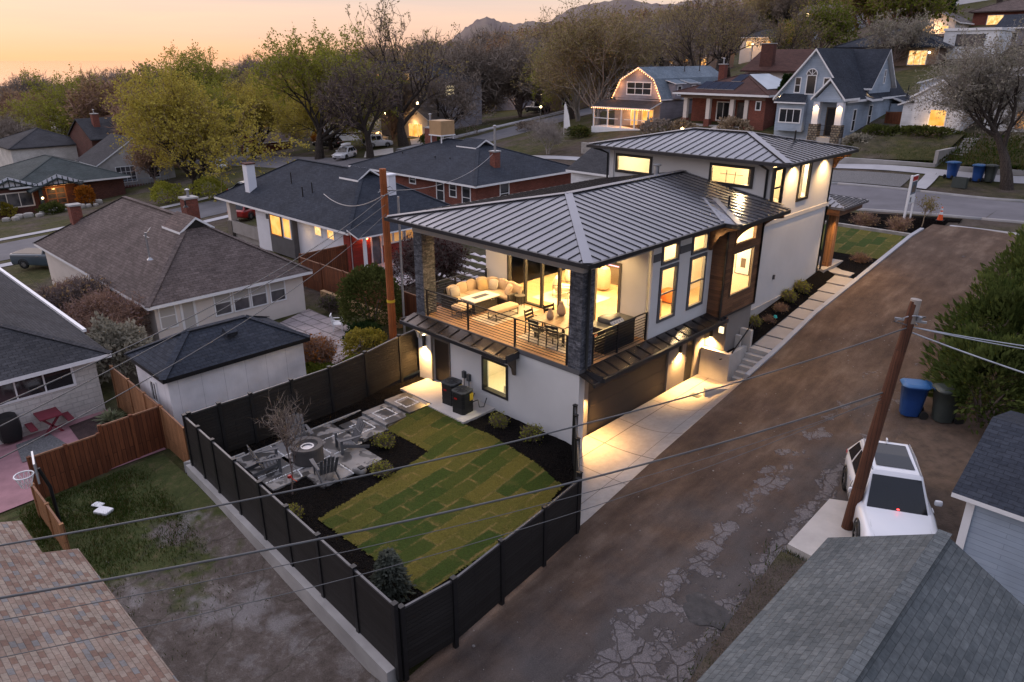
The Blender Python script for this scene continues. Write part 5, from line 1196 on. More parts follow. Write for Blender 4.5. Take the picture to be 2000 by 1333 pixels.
window(r,(-25.88,10.08),(0,1),(1,0),.88,-.5,1.85,.08,fm='white_paint',pm='dusk_pane',proud=.12,name='glazed_door',pane=.02)
for a in (11.0,11.9,12.9,13.9): window(r,(-25.88,a),(0,1),(1,0),.9,.84,1.82,.08,proud=.12,pane=.03,fm='white_paint',pm='lit_dim')
for (a,w,z0,z1,pm) in ((-36.9,.6,1.3,1.9,'dusk_pane'),(-30.2,.95,1.2,2.15,'lit_pane'),(-28.65,.95,1.2,2.15,'lit_pane')): window(r,(a,8.6),(1,0),(0,-1),w,z0,z1,.1,fm='white_paint',pm=pm)
mb=MB(); mb.box(-35.7,-32.4,8.2,8.599,-.8,2.25); mb.build('bay_wall','stucco_trim',r)
window(r,(-35.5,8.2),(1,0),(0,-1),1.6,.5,2.05,.09,fm='cedar_rail',pm='lit_amber'); window(r,(-33.7,8.2),(1,0),(0,-1),1.1,.55,2.05,.09,fm='white_paint',pm='lit_amber')
for y in (9.0,12.5,16): post(r,-43.2,y,-1.5,2.3,.5,'cream_wall',base=.3,bm='taupe_frame',bw=.7)
mb=MB(); mb.box(-43.4,-38.4,8.9,17.4,-1.6,-.6); mb.box(-43.4,-38.5,8.7,8.9,-.6,.35); mb.build('porch_floor','concrete_dark',r)
chimney(r,-40.4,9.5,.66,.66,2.0,4.95,'white_wall','dark_brick'); chimney(r,-28.1,13.6,.6,.6,3.0,4.95,'white_wall','white_wall'); pipe(r,-36.5,10.8,3.6,1.0); pipe(r,-33,10.4,3.4,.9)
bulb(r,(-25.7,9.72,1.55),26,(1,.25,.08),.08,m='bulb_soft'); lamp('POINT',(-31,8.0,1.2),2,(1,.6,.2),.2)
mb=MB(); mb.box(-24.6,-24.42,8.62,8.8,-.6,2.0); mb.build('corner_post','white_paint',r); settle(r,(-33,13,-.8))
# dark hipped brick house
bx=(-43.6,-27.8,21.5,33.3)
r=house('house','red brick house with wide dark hip roof carrying a tan cooler box','' or bx,.4,3.45,'red_brick','hip',.36,'shingle_dark',.55,'white_paint',
 [('S',7.6,.9,2.6,3.35,dict(**DW,rows=2)),('S',11.1,1.0,1.6,3.35,dict(**DW,rows=2)),('S',12.7,.9,2.1,3.3,dict(**DW,rows=2)),('S',14.2,1.05,1.2,3.35,dict(**DW,rows=2)),('E',2.6,1.1,1.4,3.3,dict(**DW,rows=2)),('S',4.0,1.0,2.0,3.3,dict(**DW,rows=2))])
mb=MB(); mb.box(-39.0,-37.4,26.4,28.0,6.1,7.3); c=mb.build('cooler_box','cooler_tan',r); mb=MB(); mb.box(-39.05,-37.35,26.35,28.05,6.0,6.1); [mb.box(x-.04,x+.04,y-.04,y+.04,4.9,6.0) for x in(-38.9,-37.5) for y in (26.5,27.9)]; mb.build('stand','white_paint',c)
chimney(r,-41.0,28.2,.8,.8,5.0,6.4,'red_brick',pot=1.2); chimney(r,-29.6,25.4,.6,.6,3.6,5.4,'red_brick','galv',pot=2.0)
gx=-33.6; mb=MB()
for s in(-1,1): mb.slab([(gx+.9,27.4,6.0),(gx+.9,27.4+s*1.2,5.4),(gx-1.6,27.4+s*1.2,5.4),(gx-1.6,27.4,6.0)],.14,0,1)
mb.build('gablet_roof',['shingle_dark','white_paint'],r); pipe(r,-35.5,24.0,4.3,.4); pipe(r,-33.8,24.2,4.3,.4); pipe(r,-40,24,4.4,.3); settle(r,(-35.7,27.4,.4))
# house with white gable behind the brick house
r=house('house','small dark roofed outbuilding with white gable peeking over the metal roof',(-24.5,-14,29.0,35),1.8,4.2,'white_siding','gx',.45,'shingle_charcoal',.4); settle(r,(-19,32,1.8))
# tan shingled garage, lower left
r=thing('garage','old garage at the lower left corner with mottled tan and rust shingles','garage')
mb=MB(); mb.box(-2.3,9.5,-23,-14.7,-1.2,2.2); mb.box(-4.1,-2.3,-23,-15.3,-1.2,2.2); mb.build('wall','old_concrete',r)
mb=MB(); mb.slab([(-2.62,-14.3,2.45),(9.8,-14.3,2.45),(9.8,-19.2,4.3),(-2.62,-19.2,4.3)],.08); mb.slab([(-4.3,-14.95,2.69),(-2.63,-14.95,2.69),(-2.63,-19.2,4.296),(-4.3,-19.2,4.296)],.08); mb.slab([(-4.3,-19.21,4.3),(9.8,-19.21,4.3),(9.8,-23.6,2.64),(-4.3,-23.6,2.64)],.08); mb.build('roof','shingle_tan',r); settle(r,(3,-19,-.6))
# grey shingled garage, lower right
r=thing('garage','garage with a grey shingle gable roof at the lower right corner below the car','garage')
mb=MB(); mb.box(9.65,13.15,-16.5,-3.15,-.8,2.9); mb.build('wall','blue_siding',r)
mb=MB(); gable(mb,9.65,13.15,-16.5,-3.15,2.98,.56,'y',.34,.30,.1,0,0); mb.bar((11.4,-16.6,4.0),(11.4,-2.86,4.0),.24,.03,0); mb.build('roof',['shingle_grey'],r); settle(r,(11.4,-9,-.2))
# blue-grey garage, right edge
r=thing('garage','blue-grey garage with dark roof and white trim at the right edge beside the white car','garage')
mb=MB(); mb.box(11.1,18,1.25,6.6,-.2,2.85); mb.add([(11.1,1.25,2.85),(11.1,6.6,2.85),(11.1,3.95,3.6)],[(2,1,0)]); mb.build('wall','blue_siding',r)
mb=MB(); gable(mb,11.1,18,1.25,6.6,2.95,.30,'x',.34,.34,.12,0,1); mb.build('roof',['shingle_dark','white_paint'],r)
mb=MB(); mb.box(11.06,11.24,1.21,1.249,-.2,2.8); mb.box(11.06,11.099,1.25,1.4,-.2,2.8); mb.build('corner_trim','white_paint',r); settle(r,(14.5,4,0))
# ---------------------------------------------------------------- row across the street
# gambrel house with string lights
r=thing('gambrel_house','house with a gambrel front gable outlined in glowing string lights','house')
prof=[(-39.8,8.25),(-38.75,10.2),(-36.45,11.45),(-34.3,10.25),(-33.2,8.1)]
mb=MB(); mb.box(-39.6,-33.4,55,70,4.2,8.2); mb.add([(x,55,z) for x,z in prof]+[(x,70,z) for x,z in prof],[(4,3,2,1,0),(5,6,7,8,9)]); mb.build('wall','grey_siding',r)
mb=MB()
for (a,b) in zip(prof[:-1],prof[1:]):
    q=[(a[0],54.7,a[1]+.1),(b[0],54.7,b[1]+.1),(b[0],70.3,b[1]+.1),(a[0],70.3,a[1]+.1)]; mb.slab(q,.14,0,1)
mb.build('roof',['shingle_blue','white_paint'],r)
window(r,(-38.1,55),(1,0),(0,-1),3.4,8.55,10.0,.12,cols=3,rows=2,**DW)
mb=MB(); mb.slab([(-41.1,52.6,7.3),(-33.2,52.6,7.3),(-33.2,55,8.0),(-41.1,55,8.0)],.14,0,1); mb.build('porch_roof',['shingle_charcoal','white_paint'],r)
for x in (-40.9,-38.9,-37,-35.2,-33.4): post(r,x,52.75,5.0,7.25,.13,'white_paint')
mb=MB(); mb.box(-40.9,-37.5,52.7,52.78,6.0,6.08); mb.box(-36.6,-33.4,52.7,52.78,6.0,6.08); mb.box(-41,-33.3,52.5,55,4.4,5.1); mb.build('porch_rail','white_paint',r)
window(r,(-37.3,55),(1,0),(0,-1),1.0,5.2,7.2,.1,fm='white_paint',pm='lit_amber',name='door'); window(r,(-35.8,55),(1,0),(0,-1),1.6,5.6,7.1,.1,fm='white_paint',pm='lit_amber')
mb=MB()
def bulbs(a,b,sp):
    a=Vector(a);b=Vector(b); n=int((b-a).length/sp)
    for i in range(n+1):
        p=a+(b-a)*(i/max(1,n)); mb.lathe((p.x,p.y,p.z),[(0,-.05),(.05,0),(0,.05)],6)
for (a,b) in zip(prof[:-1],prof[1:]): bulbs((a[0],54.62,a[1]-.05),(b[0],54.62,b[1]-.05),.30)
bulbs((-41.1,52.5,7.15),(-33.2,52.5,7.15),.28); mb.build('string_lights','string_bulb',r)
for p in ((-38.9,54.5,9.6),(-36.4,54.4,10.9),(-34,54.5,9.4),(-39.6,54.5,8.6),(-33.4,54.4,8.5)): lamp('POINT',p,10,(1,.38,.12),.3)
lamp('POINT',(-37,53.8,6.8),55,(1,.42,.12),.2)
for i,y in enumerate((58,61)):
    mb=MB(); mb.box(-34.2,-33.0,y-.9,y+.9,8.2,9.8); d=mb.build('dormer','grey_siding',r); mb=MB(); mb.slab([(-34.6,y-1.1,10.3),(-32.8,y-1.1,9.85),(-32.8,y+1.1,9.85),(-34.6,y+1.1,10.3)],.1,0,1); mb.build('roof',['shingle_blue','white_paint'],d); window(d,(-33.0,y-.45),(0,1),(1,0),.9,8.5,9.6,.1,**DW)
pipe(r,-35.0,62,11,.6); pipe(r,-34.8,65,11,.6); settle(r,(-36.5,62,5.1))
# brick bungalow with solar panels
bx=(-30.6,-20.8,54.2,66.5)
r=thing('bungalow','brick bungalow with rust coloured hip roof carrying dark solar panels','house')
mb=MB(); mb.box(-30.4,-20.9,56.6,66.5,4.6,9.1); mb.box(-22.6,-20.85,54.4,56.6,4.6,9.1); mb.build('wall','red_brick',r)
mb=MB(); mb.box(-30.5,-20.9,54.3,54.75,8.55,9.1); mb.build('porch_beam','tan_brick',r)
mb=MB(); zr=hipm(mb,*bx,9.2,.34,.55,.2,0,1); mb.build('roof',['shingle_rust','white_paint'],r)
for x in (-29.9,-27.2,-24.5): post(r,x,54.6,5.0,8.6,.42,'cream_wall',base=6.5,bm='red_brick',bw=.62)
post(r,-22.9,54.6,5,8.6,.42,'cream_wall',base=6.5,bm='red_brick',bw=.62)
mb=MB(); mb.box(-30.4,-22.6,54.4,56.6,4.4,5.9); mb.build('porch_floor','old_concrete',r)
window(r,(-27.4,56.6),(1,0),(0,-1),1.6,6.2,8.2,.12,cols=2,**DW); window(r,(-25.0,56.6),(1,0),(0,-1),1.0,5.95,8.2,.1,fm='inner_dark',pm='dusk_pane',name='door'); window(r,(-21.9,54.4),(1,0),(0,-1),.6,7.6,8.5,.1,**DW)
def roofS(x,t_,dz_=0): return (x, 53.65+t_, 9.1+.34*t_+.08+dz_)
for (xa,ta,w,h,k) in ((-28.9,.9,1.05,2.0,4),(-26.1,3.1,1.1,1.9,1)):
    mb=MB()
    for i in range(k):
        x=xa+i*(w+.06); mb.slab([roofS(x,ta),roofS(x+w,ta),roofS(x+w,ta+h),roofS(x,ta+h)],.04,0,1)
        
    mb.build('solar_panel',['solar_cell','steel'],r)
mb=MB(); E_=lambda y,t_:( -20.25-t_, y, 9.1+.34*t_+.09)
mb.slab([E_(55.6,1.2),E_(63,1.2),E_(63.4,5.0),E_(59,5.0)],.04); mb.build('solar_sheet','solar_sheet',r)
chimney(r,-29.2,60.5,.7,.7,9.3,11.8,'red_brick',pot=.6); mb=MB(); mb.slab([(-26.2,50.6,5.0),(-25.0,50.6,5.0),(-25.0,54.4,5.85),(-26.2,54.4,5.85)],.4); mb.build('ramp','concrete',r)
bulb(r,(-27.9,50.9,5.7),30,(1,.62,.28),.16,'path_lamp'); bulb(r,(-25.1,49.2,5.2),10,(1,.7,.4),.1,'path_lamp'); settle(r,(-25.7,60,5.0))
# blue gabled house
r=thing('gabled_house','tall pale blue house with steep dark gables and lit stone porch pillars','house')
mb=MB(); mb.box(-18.3,-12.1,51.5,66,4.0,9.4); mb.add([(-18.3,51.5,9.4),(-12.1,51.5,9.4),(-12.1,66,9.4),(-18.3,66,9.4),(-15.3,51.5,13.2),(-15.3,66,13.2)],[(0,1,4),(2,3,5)]); mb.box(-15.3,-12.08,56.8,62.4,9.3,10.2); mb.add([(-12.08,56.8,10.2),(-12.08,62.4,10.2),(-12.08,59.6,13.1)],[(0,1,2)]); mb.build('wall','blue_siding',r)
mb=MB(); gable(mb,-18.3,-12.1,51.5,66,9.45,1.25,'y',.35,.35,.2,0,1); mb.slab([(-15.2,56.3,9.9),(-11.7,56.3,9.9),(-11.7,59.6,13.3),(-15.2,59.6,13.3)],.16,0,1); mb.slab([(-15.2,59.6,13.3),(-11.7,59.6,13.3),(-11.7,62.9,9.9),(-15.2,62.9,9.9)],.16,0,1); mb.build('roof',['shingle_dark','white_paint'],r)
mb=MB(); mb.slab([(-14.6,50.0,9.2),(-13.1,50.0,10.9),(-13.1,53.5,10.9),(-14.6,53.5,9.2)],.2,0,1); mb.slab([(-13.1,50.0,10.9),(-11.6,50.0,9.2),(-11.6,53.5,9.2),(-13.1,53.5,10.9)],.2,0,1); mb.build('porch_roof',['shingle_dark','white_paint'],r)
mb=MB(); mb.add([(-14.2,50.3,9.2),(-12.0,50.3,9.2),(-13.1,50.3,10.5)],[(0,1,2)]); mb.box(-14.5,-11.7,50.25,51.4,8.9,9.2); mb.build('porch_gable','blue_siding',r)
for x in (-14.1,-12.05): post(r,x,50.55,5.0,8.9,.55,'white_wall',name='porch_pillar',base=7.0,bm='stone_pillar',bw=.8); lamp('SPOT',(x,50.0,8.85),60,(1,.62,.28),.05,(R(8),0,0),R(80),.7)
mb=MB(); mb.box(-18.0,-15.4,50.8,51.49,6.2,8.7); mb.build('bay_wall','blue_siding',r); mb=MB(); mb.slab([(-18.2,50.5,8.75),(-15.2,50.5,8.75),(-15.6,51.6,9.5),(-17.8,51.6,9.5)],.12,0,1); mb.build('bay_roof',['shingle_dark','white_paint'],r)
window(r,(-17.7,50.8),(1,0),(0,-1),2.1,6.9,8.2,.1,cols=3,**DW)
for (a,w,z0,z1) in ((-16.9,.62,9.5,10.9),(-14.3,.62,9.5,10.9)): window(r,(a,51.5),(1,0),(0,-1),w,z0,z1,.09,rows=2,**DW)
window(r,(-15.85,51.5),(1,0),(0,-1),.95,9.4,11.1,.09,**DW)
mb=MB(); mb.add([(-15.375+.5*math.cos(PI*i/12),51.44,11.1+.5*math.sin(PI*i/12)) for i in range(13)],[tuple(range(13))[::-1]]); mb.build('arched_pane','dusk_pane',r); mb=MB(); mb.tube([(-15.375+.5*math.cos(PI*i/12),51.43,11.1+.5*math.sin(PI*i/12)) for i in range(13)],.05,6); [mb.bar((-15.375,51.43,11.1),(-15.375+.5*math.cos(q),51.43,11.1+.5*math.sin(q)),.04) for q in (.8,1.57,2.34)]; mb.build('arched_frame','white_paint',r)
window(r,(-13.6,51.5),(1,0),(0,-1),1.1,5.9,8.4,.1,fm='inner_dark',pm='black_metal',name='door')
for (a,w,z0,z1) in ((2.2,.8,6.2,8.2),(6.0,.9,6.4,8.4),(8.5,.5,10.2,11.5)): window(r,(-12.08,51.5+a),(0,1),(1,0),w,z0,z1,.1,rows=2,**DW)
mb=MB(); mb.box(-14.6,-11.6,50.2,51.5,4.2,5.9); mb.build('porch_floor','concrete',r); mb=MB(); [mb.bar((-13.9,50.3,z),(-12.3,50.3,z),.03) for z in (6.05,6.5,6.9)]; [mb.bar((-11.5,50.4-k*.7,5.2-.2*k),(-11.5,50.4-k*.7,6.7-.35*k),.04) for k in range(3)]; mb.bar((-11.6,50.6,6.8),(-11.5,48.9,6.0),.05); mb.build('railing','black_metal',r)
lamp('SPOT',(-18.0,51.1,9.2),70,(1,.6,.26),.05,(R(6),0,0),R(90),.7); lamp('SPOT',(-11.9,56.4,9.8),30,(1,.6,.26),.05,(0,0,0),R(80),.7)
mb=MB(); mb.slab([(-15,62.9,10.0),(-9.9,62.9,8.3),(-9.9,68,8.3),(-15,68,10.0)],.2,0,1); mb.slab([(-12.1,55.6,9.3),(-11.2,55.6,9.0),(-11.2,58.3,9.0),(-12.1,58.3,9.3)],.2,0,1); mb.build('side_roof',['shingle_dark','white_paint'],r); mb=MB(); mb.box(-12.05,-10.2,63.2,67.8,5,8.3); mb.build('side_wall','blue_siding',r); pipe(r,-11.2,65,8.8,1.2); settle(r,(-15.2,58.5,5.0))
# white cottages
r=house('cottage','small white sided cottage with one glowing front window up the long steps',(-6.7,-2.9,52.2,60),6.4,9.6,'white_siding','gy',.62,'shingle_charcoal',.35,'white_paint',[('S',1.3,1.35,7.2,8.6,dict(fm='white_paint',pm='lit_amber'))])
mb=MB(); mb.box(-7.9,-6.7,53.5,59,6.2,8.9); mb.build('side_wall','white_siding',r); mb=MB(); mb.slab([(-8.3,53.2,8.8),(-6.5,53.2,9.5),(-6.5,59.2,9.5),(-8.3,59.2,8.8)],.12,0,1); mb.build('side_roof',['shingle_charcoal','white_paint'],r); lamp('POINT',(-5.0,51.6,7.6),8,(1,.55,.2),.2); settle(r,(-4.8,56,6.5))
r=house('cottage','long low white cottage with dark roof behind the leaning street tree',(-1.6,7,53.5,61),6.5,9.4,'white_siding','gx',.42,'shingle_charcoal',.5,'white_paint',[('S',2.1,2.2,7.2,8.7,dict(fm='white_paint',pm='lit_dim',cols=2))]); settle(r,(3,57,6.6))
r=house('house','long white flat roofed building above the cottages',(-9,9,74,80),9.2,11.3,'white_wall','flat',0,'white_paint',.2,'white_paint',[('S',3,1.5,9.6,10.7,DW),('S',7,1.5,9.6,10.7,DW)]); settle(r,(0,77,9.3))
r=house('outbuilding','small white outbuilding with grey roof and satellite dish behind the blue house',(-14.8,-10.9,62.9,68.5) if False else (-10.6,-6.2,66.5,72),8.0,10.2,'white_wall','gy',.3,'shingle_weathered',.3,'white_paint',[('S',2.9,.7,8.6,9.7,DW)]); mb=MB(); mb.lathe((-8.8,66.2,10.7),[(0,0),(.3,.04),(.42,.14)],14,0,True); mb.build('dish','galv',r); settle(r,(-8.4,69,8.2))
r=house('house','brown roofed house with thick brick chimney behind the blue gable',(-31,-22.5,69,78),7.6,11.3,'cream_wall','gx',.45,'shingle_rust',.7,'shingle_rust',[('E',2.5,1.2,9,10.5,DW)]); chimney(r,-28.6,69.6,1.5,.8,10.5,14.0,'dark_brick'); settle(r,(-27,73,8))
r=house('house','wide dark hip roofed house up the hill with a lit corner porch',(-27.5,-15.5,88,97),10.5,13.9,'tan_brick','hip',.42,'shingle_dark',.7,'shingle_dark',[('S',8.6,2.2,11.6,13.4,dict(fm='white_paint',pm='lit_pane',cols=3)),('S',2,1.2,11.6,13.2,DW)]); bulb(r,(-16.4,87.6,13.1),40,(1,.5,.16),.12); settle(r,(-21.5,92,11))
r=house('house','white boxy house with a wide dark window high on the slope',(-16.2,-10.2,91.5,98),12.0,15.6,'white_siding','flat',0,'white_paint',.15,'white_paint',[('S',1.4,3.2,13.8,15.2,dict(fm='grey_plastic',pm='dusk_pane',cols=3))]); settle(r,(-13,94.5,12.2))
r=house('house','white gabled house with three attic windows and a lit porch near the hilltop',(-26,-21,113.5,121),15.5,17.6,'white_siding','gy',.52,'shingle_weathered',.6,'white_paint',[('S',1.7,.6,17.9,18.5,DW),('S',2.35,.6,17.9,18.7,DW),('S',.9,.6,17.9,18.3,DW),('S',.6,1.2,16,17,LW),('S',3,1.2,16,17,LW)]); lamp('POINT',(-23.5,112.8,16.6),40,(1,.5,.2),.2); settle(r,(-23.5,117,15.6))
r=house('house','brown roofed house with lit porch at the top right of the hill',(-21,-10,122,132),16.5,19.2,'red_brick','hip',.4,'shingle_brown',.6,'shingle_brown',[('S',2,2.2,17.1,18.6,LW),('S',6,2.2,17.1,18.6,dict(fm='white_paint',pm='lit_amber'))]); settle(r,(-16,127,16.8))
r=house('house','dark roofed house at the right edge below the hilltop houses',(-12.6,0,100.5,108),13.5,16.2,'grey_siding','gx',.4,'shingle_dark',.5,'white_paint',[('S',1,1.5,14.3,15.6,DW)]); settle(r,(-6,104,13.8))
r=house('house','long flat brick building above the dark hip roof',(-30,-12,101,104),12.5,15.2,'tan_brick','flat',0,'tan_brick',.2,'tan_brick'); settle(r,(-21,102,13))
# ---------------------------------------------------------------- houses beyond the cross street
r=house('house','big grey gabled house with lit dormer windows behind the bare forked tree',(-97,-82,63,74),.5,8.8,'grey_siding','hip',.55,'shingle_charcoal',.6,'shingle_charcoal',
 [('S',10.6,1.3,6.4,8.4,DW),('S',1.5,1.4,1.4,3.4,LW),('S',9,1.6,1.2,3.0,LW)])
mb=MB(); mb.box(-89.5,-84.8,62.0,66,8,10.4); d=mb.build('dormer','grey_siding',r); mb=MB(); gable(mb,-89.5,-84.8,62,68,10.4,.55,'y',.4,.4,.15,0,1); mb.build('roof',['shingle_charcoal','shingle_brown'],d); window(d,(-87.9,62),(1,0),(0,-1),1.5,8.6,10.2,.12,fm='inner_dark',pm='lit_pane')
mb=MB(); mb.slab([(-97.5,60.5,8.2),(-94,60.5,12),(-94,68,12),(-97.5,68,8.2)],.2,0,1); mb.slab([(-94,60.5,12),(-90.5,60.5,8.2),(-90.5,68,8.2),(-94,68,12)],.2,0,1); mb.build('steep_roof',['shingle_charcoal','shingle_brown'],r); mb=MB(); mb.add([(-97.2,60.9,8.2),(-90.8,60.9,8.2),(-94,60.9,11.6)],[(0,1,2)]); mb.box(-97.2,-90.8,60.9,63,0,8.2); mb.build('wall','tan_brick',r); window(r,(-95.3,60.9),(1,0),(0,-1),2.6,8.3,9.9,.1,fm='inner_dark',pm='lit_amber')
window(r,(-82,65.5),(0,1),(1,0),2.3,6.6,8.3,.12,cols=3,fm='white_paint',pm='lit_bright')
bulb(r,(-91.5,60.3,3.6),70,(1,.5,.16),.22); bulb(r,(-86,62.4,3.2),40,(1,.5,.16),.18); settle(r,(-90,68,.5))
r=house('garage','pale garage with lit floodlamp and open glowing bay behind the forked tree',(-83.5,-77.5,58,63),.6,3.6,'cream_wall','gy',.5,'shingle_weathered',.4,'white_paint',[('S',1.2,3.6,.7,2.8,dict(fm='white_paint',pm='lit_amber',cols=3))]); lamp('POINT',(-80.5,57.2,2.6),40,(1,.55,.2),.2); bulb(r,(-79.3,57.7,5.9),60,(1,.75,.45),.2); settle(r,(-80.5,60.5,.6))
r=house('cottage','white gabled cottage with blue-grey roof and a glowing attic window',(-101,-93.5,56.5,62),-1,5.0,'white_siding','gx',.75,'shingle_blue',.5,'white_paint',[('S',1,1.3,2.4,4.2,DW)]); mb=MB(); mb.box(-103.4,-101.6,54.2,57,-1,5); mb.build('wall','white_siding',r)
for x in (-102.5,-100.1): mb=MB(); gable(mb,x-.95,x+.95,53.9,57,5.0,.9,'y',.2,.25,.12,0,1); mb.add([(x-.95,54.0,4.9),(x+.95,54.0,4.9),(x,54.0,5.85)],[(0,1,2)],1); mb.build('porch_gable',['shingle_blue','white_paint'],r)
window(r,(-101.01,58.2),(0,1),(-1,0),1,5.4,6.8,.1,**LW); window(r,(-100.8,56.5),(1,0),(0,-1),.9,5.3,6.6,.1,fm='white_paint',pm='lit_pane'); bulb(r,(-97.6,56,3.4),45,(1,.5,.16),.22); settle(r,(-97,59,-1))
r=house('house','low brick house with white roof edge and a wide glowing window by the cross street',(-84,-73.5,90,99),3.4,9.4,'tan_brick','flat',0,'white_paint',.7,'white_paint',[('S',6.2,3.4,7.3,8.9,dict(fm='inner_dark',pm='lit_amber',cols=4)),('S',2.2,1.2,7.5,8.8,dict(fm='inner_dark',pm='lit_dim')),('S',6.6,2.6,4,6,DW)]); bulb(r,(-82.3,89.5,6.0),45,(1,.55,.2),.16); settle(r,(-79,94,3.5))
r=house('house','white house with an orange lit entrance beside the gambrel roof',(-59,-52,79,87),5,9.6,'white_siding','gy',.5,'shingle_charcoal',.5,'white_paint',[('S',.6,1.2,6.2,8.6,DW),('S',3.2,2.2,5.6,8.4,dict(fm='inner_dark',pm='lit_amber'))]); bulb(r,(-55.6,78.4,9.0),60,(1,.42,.1),.2); lamp('POINT',(-54.4,78,7.2),70,(1,.35,.08),.3); settle(r,(-55.5,83,5))
r=house('house','brick cottage with white trimmed gable half hidden by the big spring tree',(-111,-105.5,43.5,50),-4.2,-.6,'red_brick','gy',.6,'shingle_brown',.7,'white_paint',[('S',1,1.2,-3.4,-1.5,DW)]); post(r,-110.5,42.2,-4.2,-.8,.3,'white_paint'); post(r,-106,42.2,-4.2,-.8,.3,'white_paint'); settle(r,(-108,47,-4))
# left: half timbered bungalow
r=thing('bungalow','bungalow with half timbered gables and lit french doors at the far left','house')
mb=MB(); mb.box(-103,-86.9,8.2,18,-6.5,-1.9) if False else mb.box(-103,-88.2,4.0,16,-6.8,-1.6); mb.build('wall','dark_brick',r)
mb=MB(); hipm(mb,-103,-88.2,4.0,16,-1.5,.36,.7,.2,0,1); gable(mb,-93.5,-86.8,5.9,10.4,-1.75,.42,'x',.9,.5,.18,0,0); gable(mb,-96,-88.0,.8,6.0,-1.75,.42,'x',.9,.5,.18,0,0); mb.build('roof',['shingle_green','white_paint'],r)
for (x,y0,y1) in ((-86.6,5.4,10.9),(-87.8,.5,6.3)):
    mb=MB(); ym=(y0+y1)/2; zz=-1.55; mb.add([(x,y0,zz),(x,y1,zz),(x,ym,zz+1.15)],[(0,1,2)]); g=mb.build('gable_wall','white_wall',r); mb=MB()
    for k in range(9):
        y=y0+(y1-y0)*(k+1)/10; h_=1.1*(1-abs(y-ym)/((y1-y0)/2)); mb.box(x+.01,x+.05,y-.05,y+.05,zz,zz+h_)
    mb.box(x+.01,x+.06,y0,y1,zz-.12,zz+.02); mb.build('timbering','shingle_green',g)
mb=MB(); mb.box(-96,-88.0,1.0,6.0,-6.8,-1.8); mb.build('wall','dark_brick',r)
window(r,(-88.0,1.4),(0,1),(1,0),4.2,-4.0,-2.2,.14,cols=3,fm='cream_wall',pm='dusk_pane'); window(r,(-88.2,7.0),(0,1),(1,0),2.2,-4.9,-2.1,.16,cols=2,rows=4,fm='cedar_rail',pm='dusk_pane',name='french_door')
for y in (6.1,10.6): post(r,-86.7,y,-5.3,-1.8,.36,'shingle_green')
bulb(r,(-86.5,6.15,-3.0),16,(1,.7,.35),.12); bulb(r,(-86.5,10.7,-2.9),18,(1,.45,.1),.12); lamp('POINT',(-87,8.2,-2.4),25,(1,.5,.16),.2); settle(r,(-95,9,-5))
r=house('house','grey stucco house with white french doors and an iron balcony behind the bungalow',(-104,-95.8,15.0,25.5),-5.6,-1.0,'stucco_trim' if False else 'old_concrete','gy',.62,'shingle_charcoal',.4,'shingle_charcoal',
 [('E',2.0,2.6,-3.7,-1.5,dict(fm='white_paint',pm='dusk_pane',cols=4,rows=3)),('E',6.2,1.6,-3.4,-1.8,DW)]) if False else house('house','grey stucco house with white french doors and an iron balcony behind the bungalow',(-103.5,-95.5,15.6,25.5),-5.6,-.9,'old_concrete','gx',.62,'shingle_charcoal',.4,'white_paint',[('E',2.0,2.6,-3.6,-1.4,dict(fm='white_paint',pm='dusk_pane',cols=4,rows=3)),('E',6.2,1.6,-3.4,-1.8,DW)])
mb=MB(); mb.box(-95.5,-94.2,16.5,24,-4.3,-4.0); b=mb.build('balcony','dark_brick',r); mb=MB(); [mb.bar((-94.25,16.6+k*.37,-4),(-94.25,16.6+k*.37,-3.1),.04) for k in range(21)]; mb.bar((-94.25,16.5,-3.1),(-94.25,24,-3.1),.06); mb.build('railing','blue_siding',b); settle(r,(-99.5,20.5,-5.5))
r=house('house','dark red house with a long brown roof among the brown trees on the left skyline',(-163,-150,31,44),-7.5,1.0,'dark_brick','gx',.45,'shingle_brown',.9,'shingle_brown'); mb=MB(); mb.box(-165,-162,29,36,-7,1.2); mb.build('wall','block_wall',r); settle(r,(-157,37,-7.5))
r=house('house','plain grey walled house behind the half timbered bungalow',(-131,-119,11,22),-6.6,-.3,'block_wall','hip',.4,'shingle_charcoal',.3,'shingle_charcoal'); chimney(r,-109.5,7.5,.9,.9,-5,.2,'white_wall') if False else None; settle(r,(-125,16,-6.5))
r=house('house','dark gable roofed house just behind the grey stucco house',(-121,-111,20,32),-5.5,1.1,'dark_brick','gy',.5,'shingle_charcoal',.5,'shingle_charcoal'); chimney(r,-114,22,.9,.9,1,4.4,'red_brick',pot=.6); settle(r,(-116,26,-5.5))

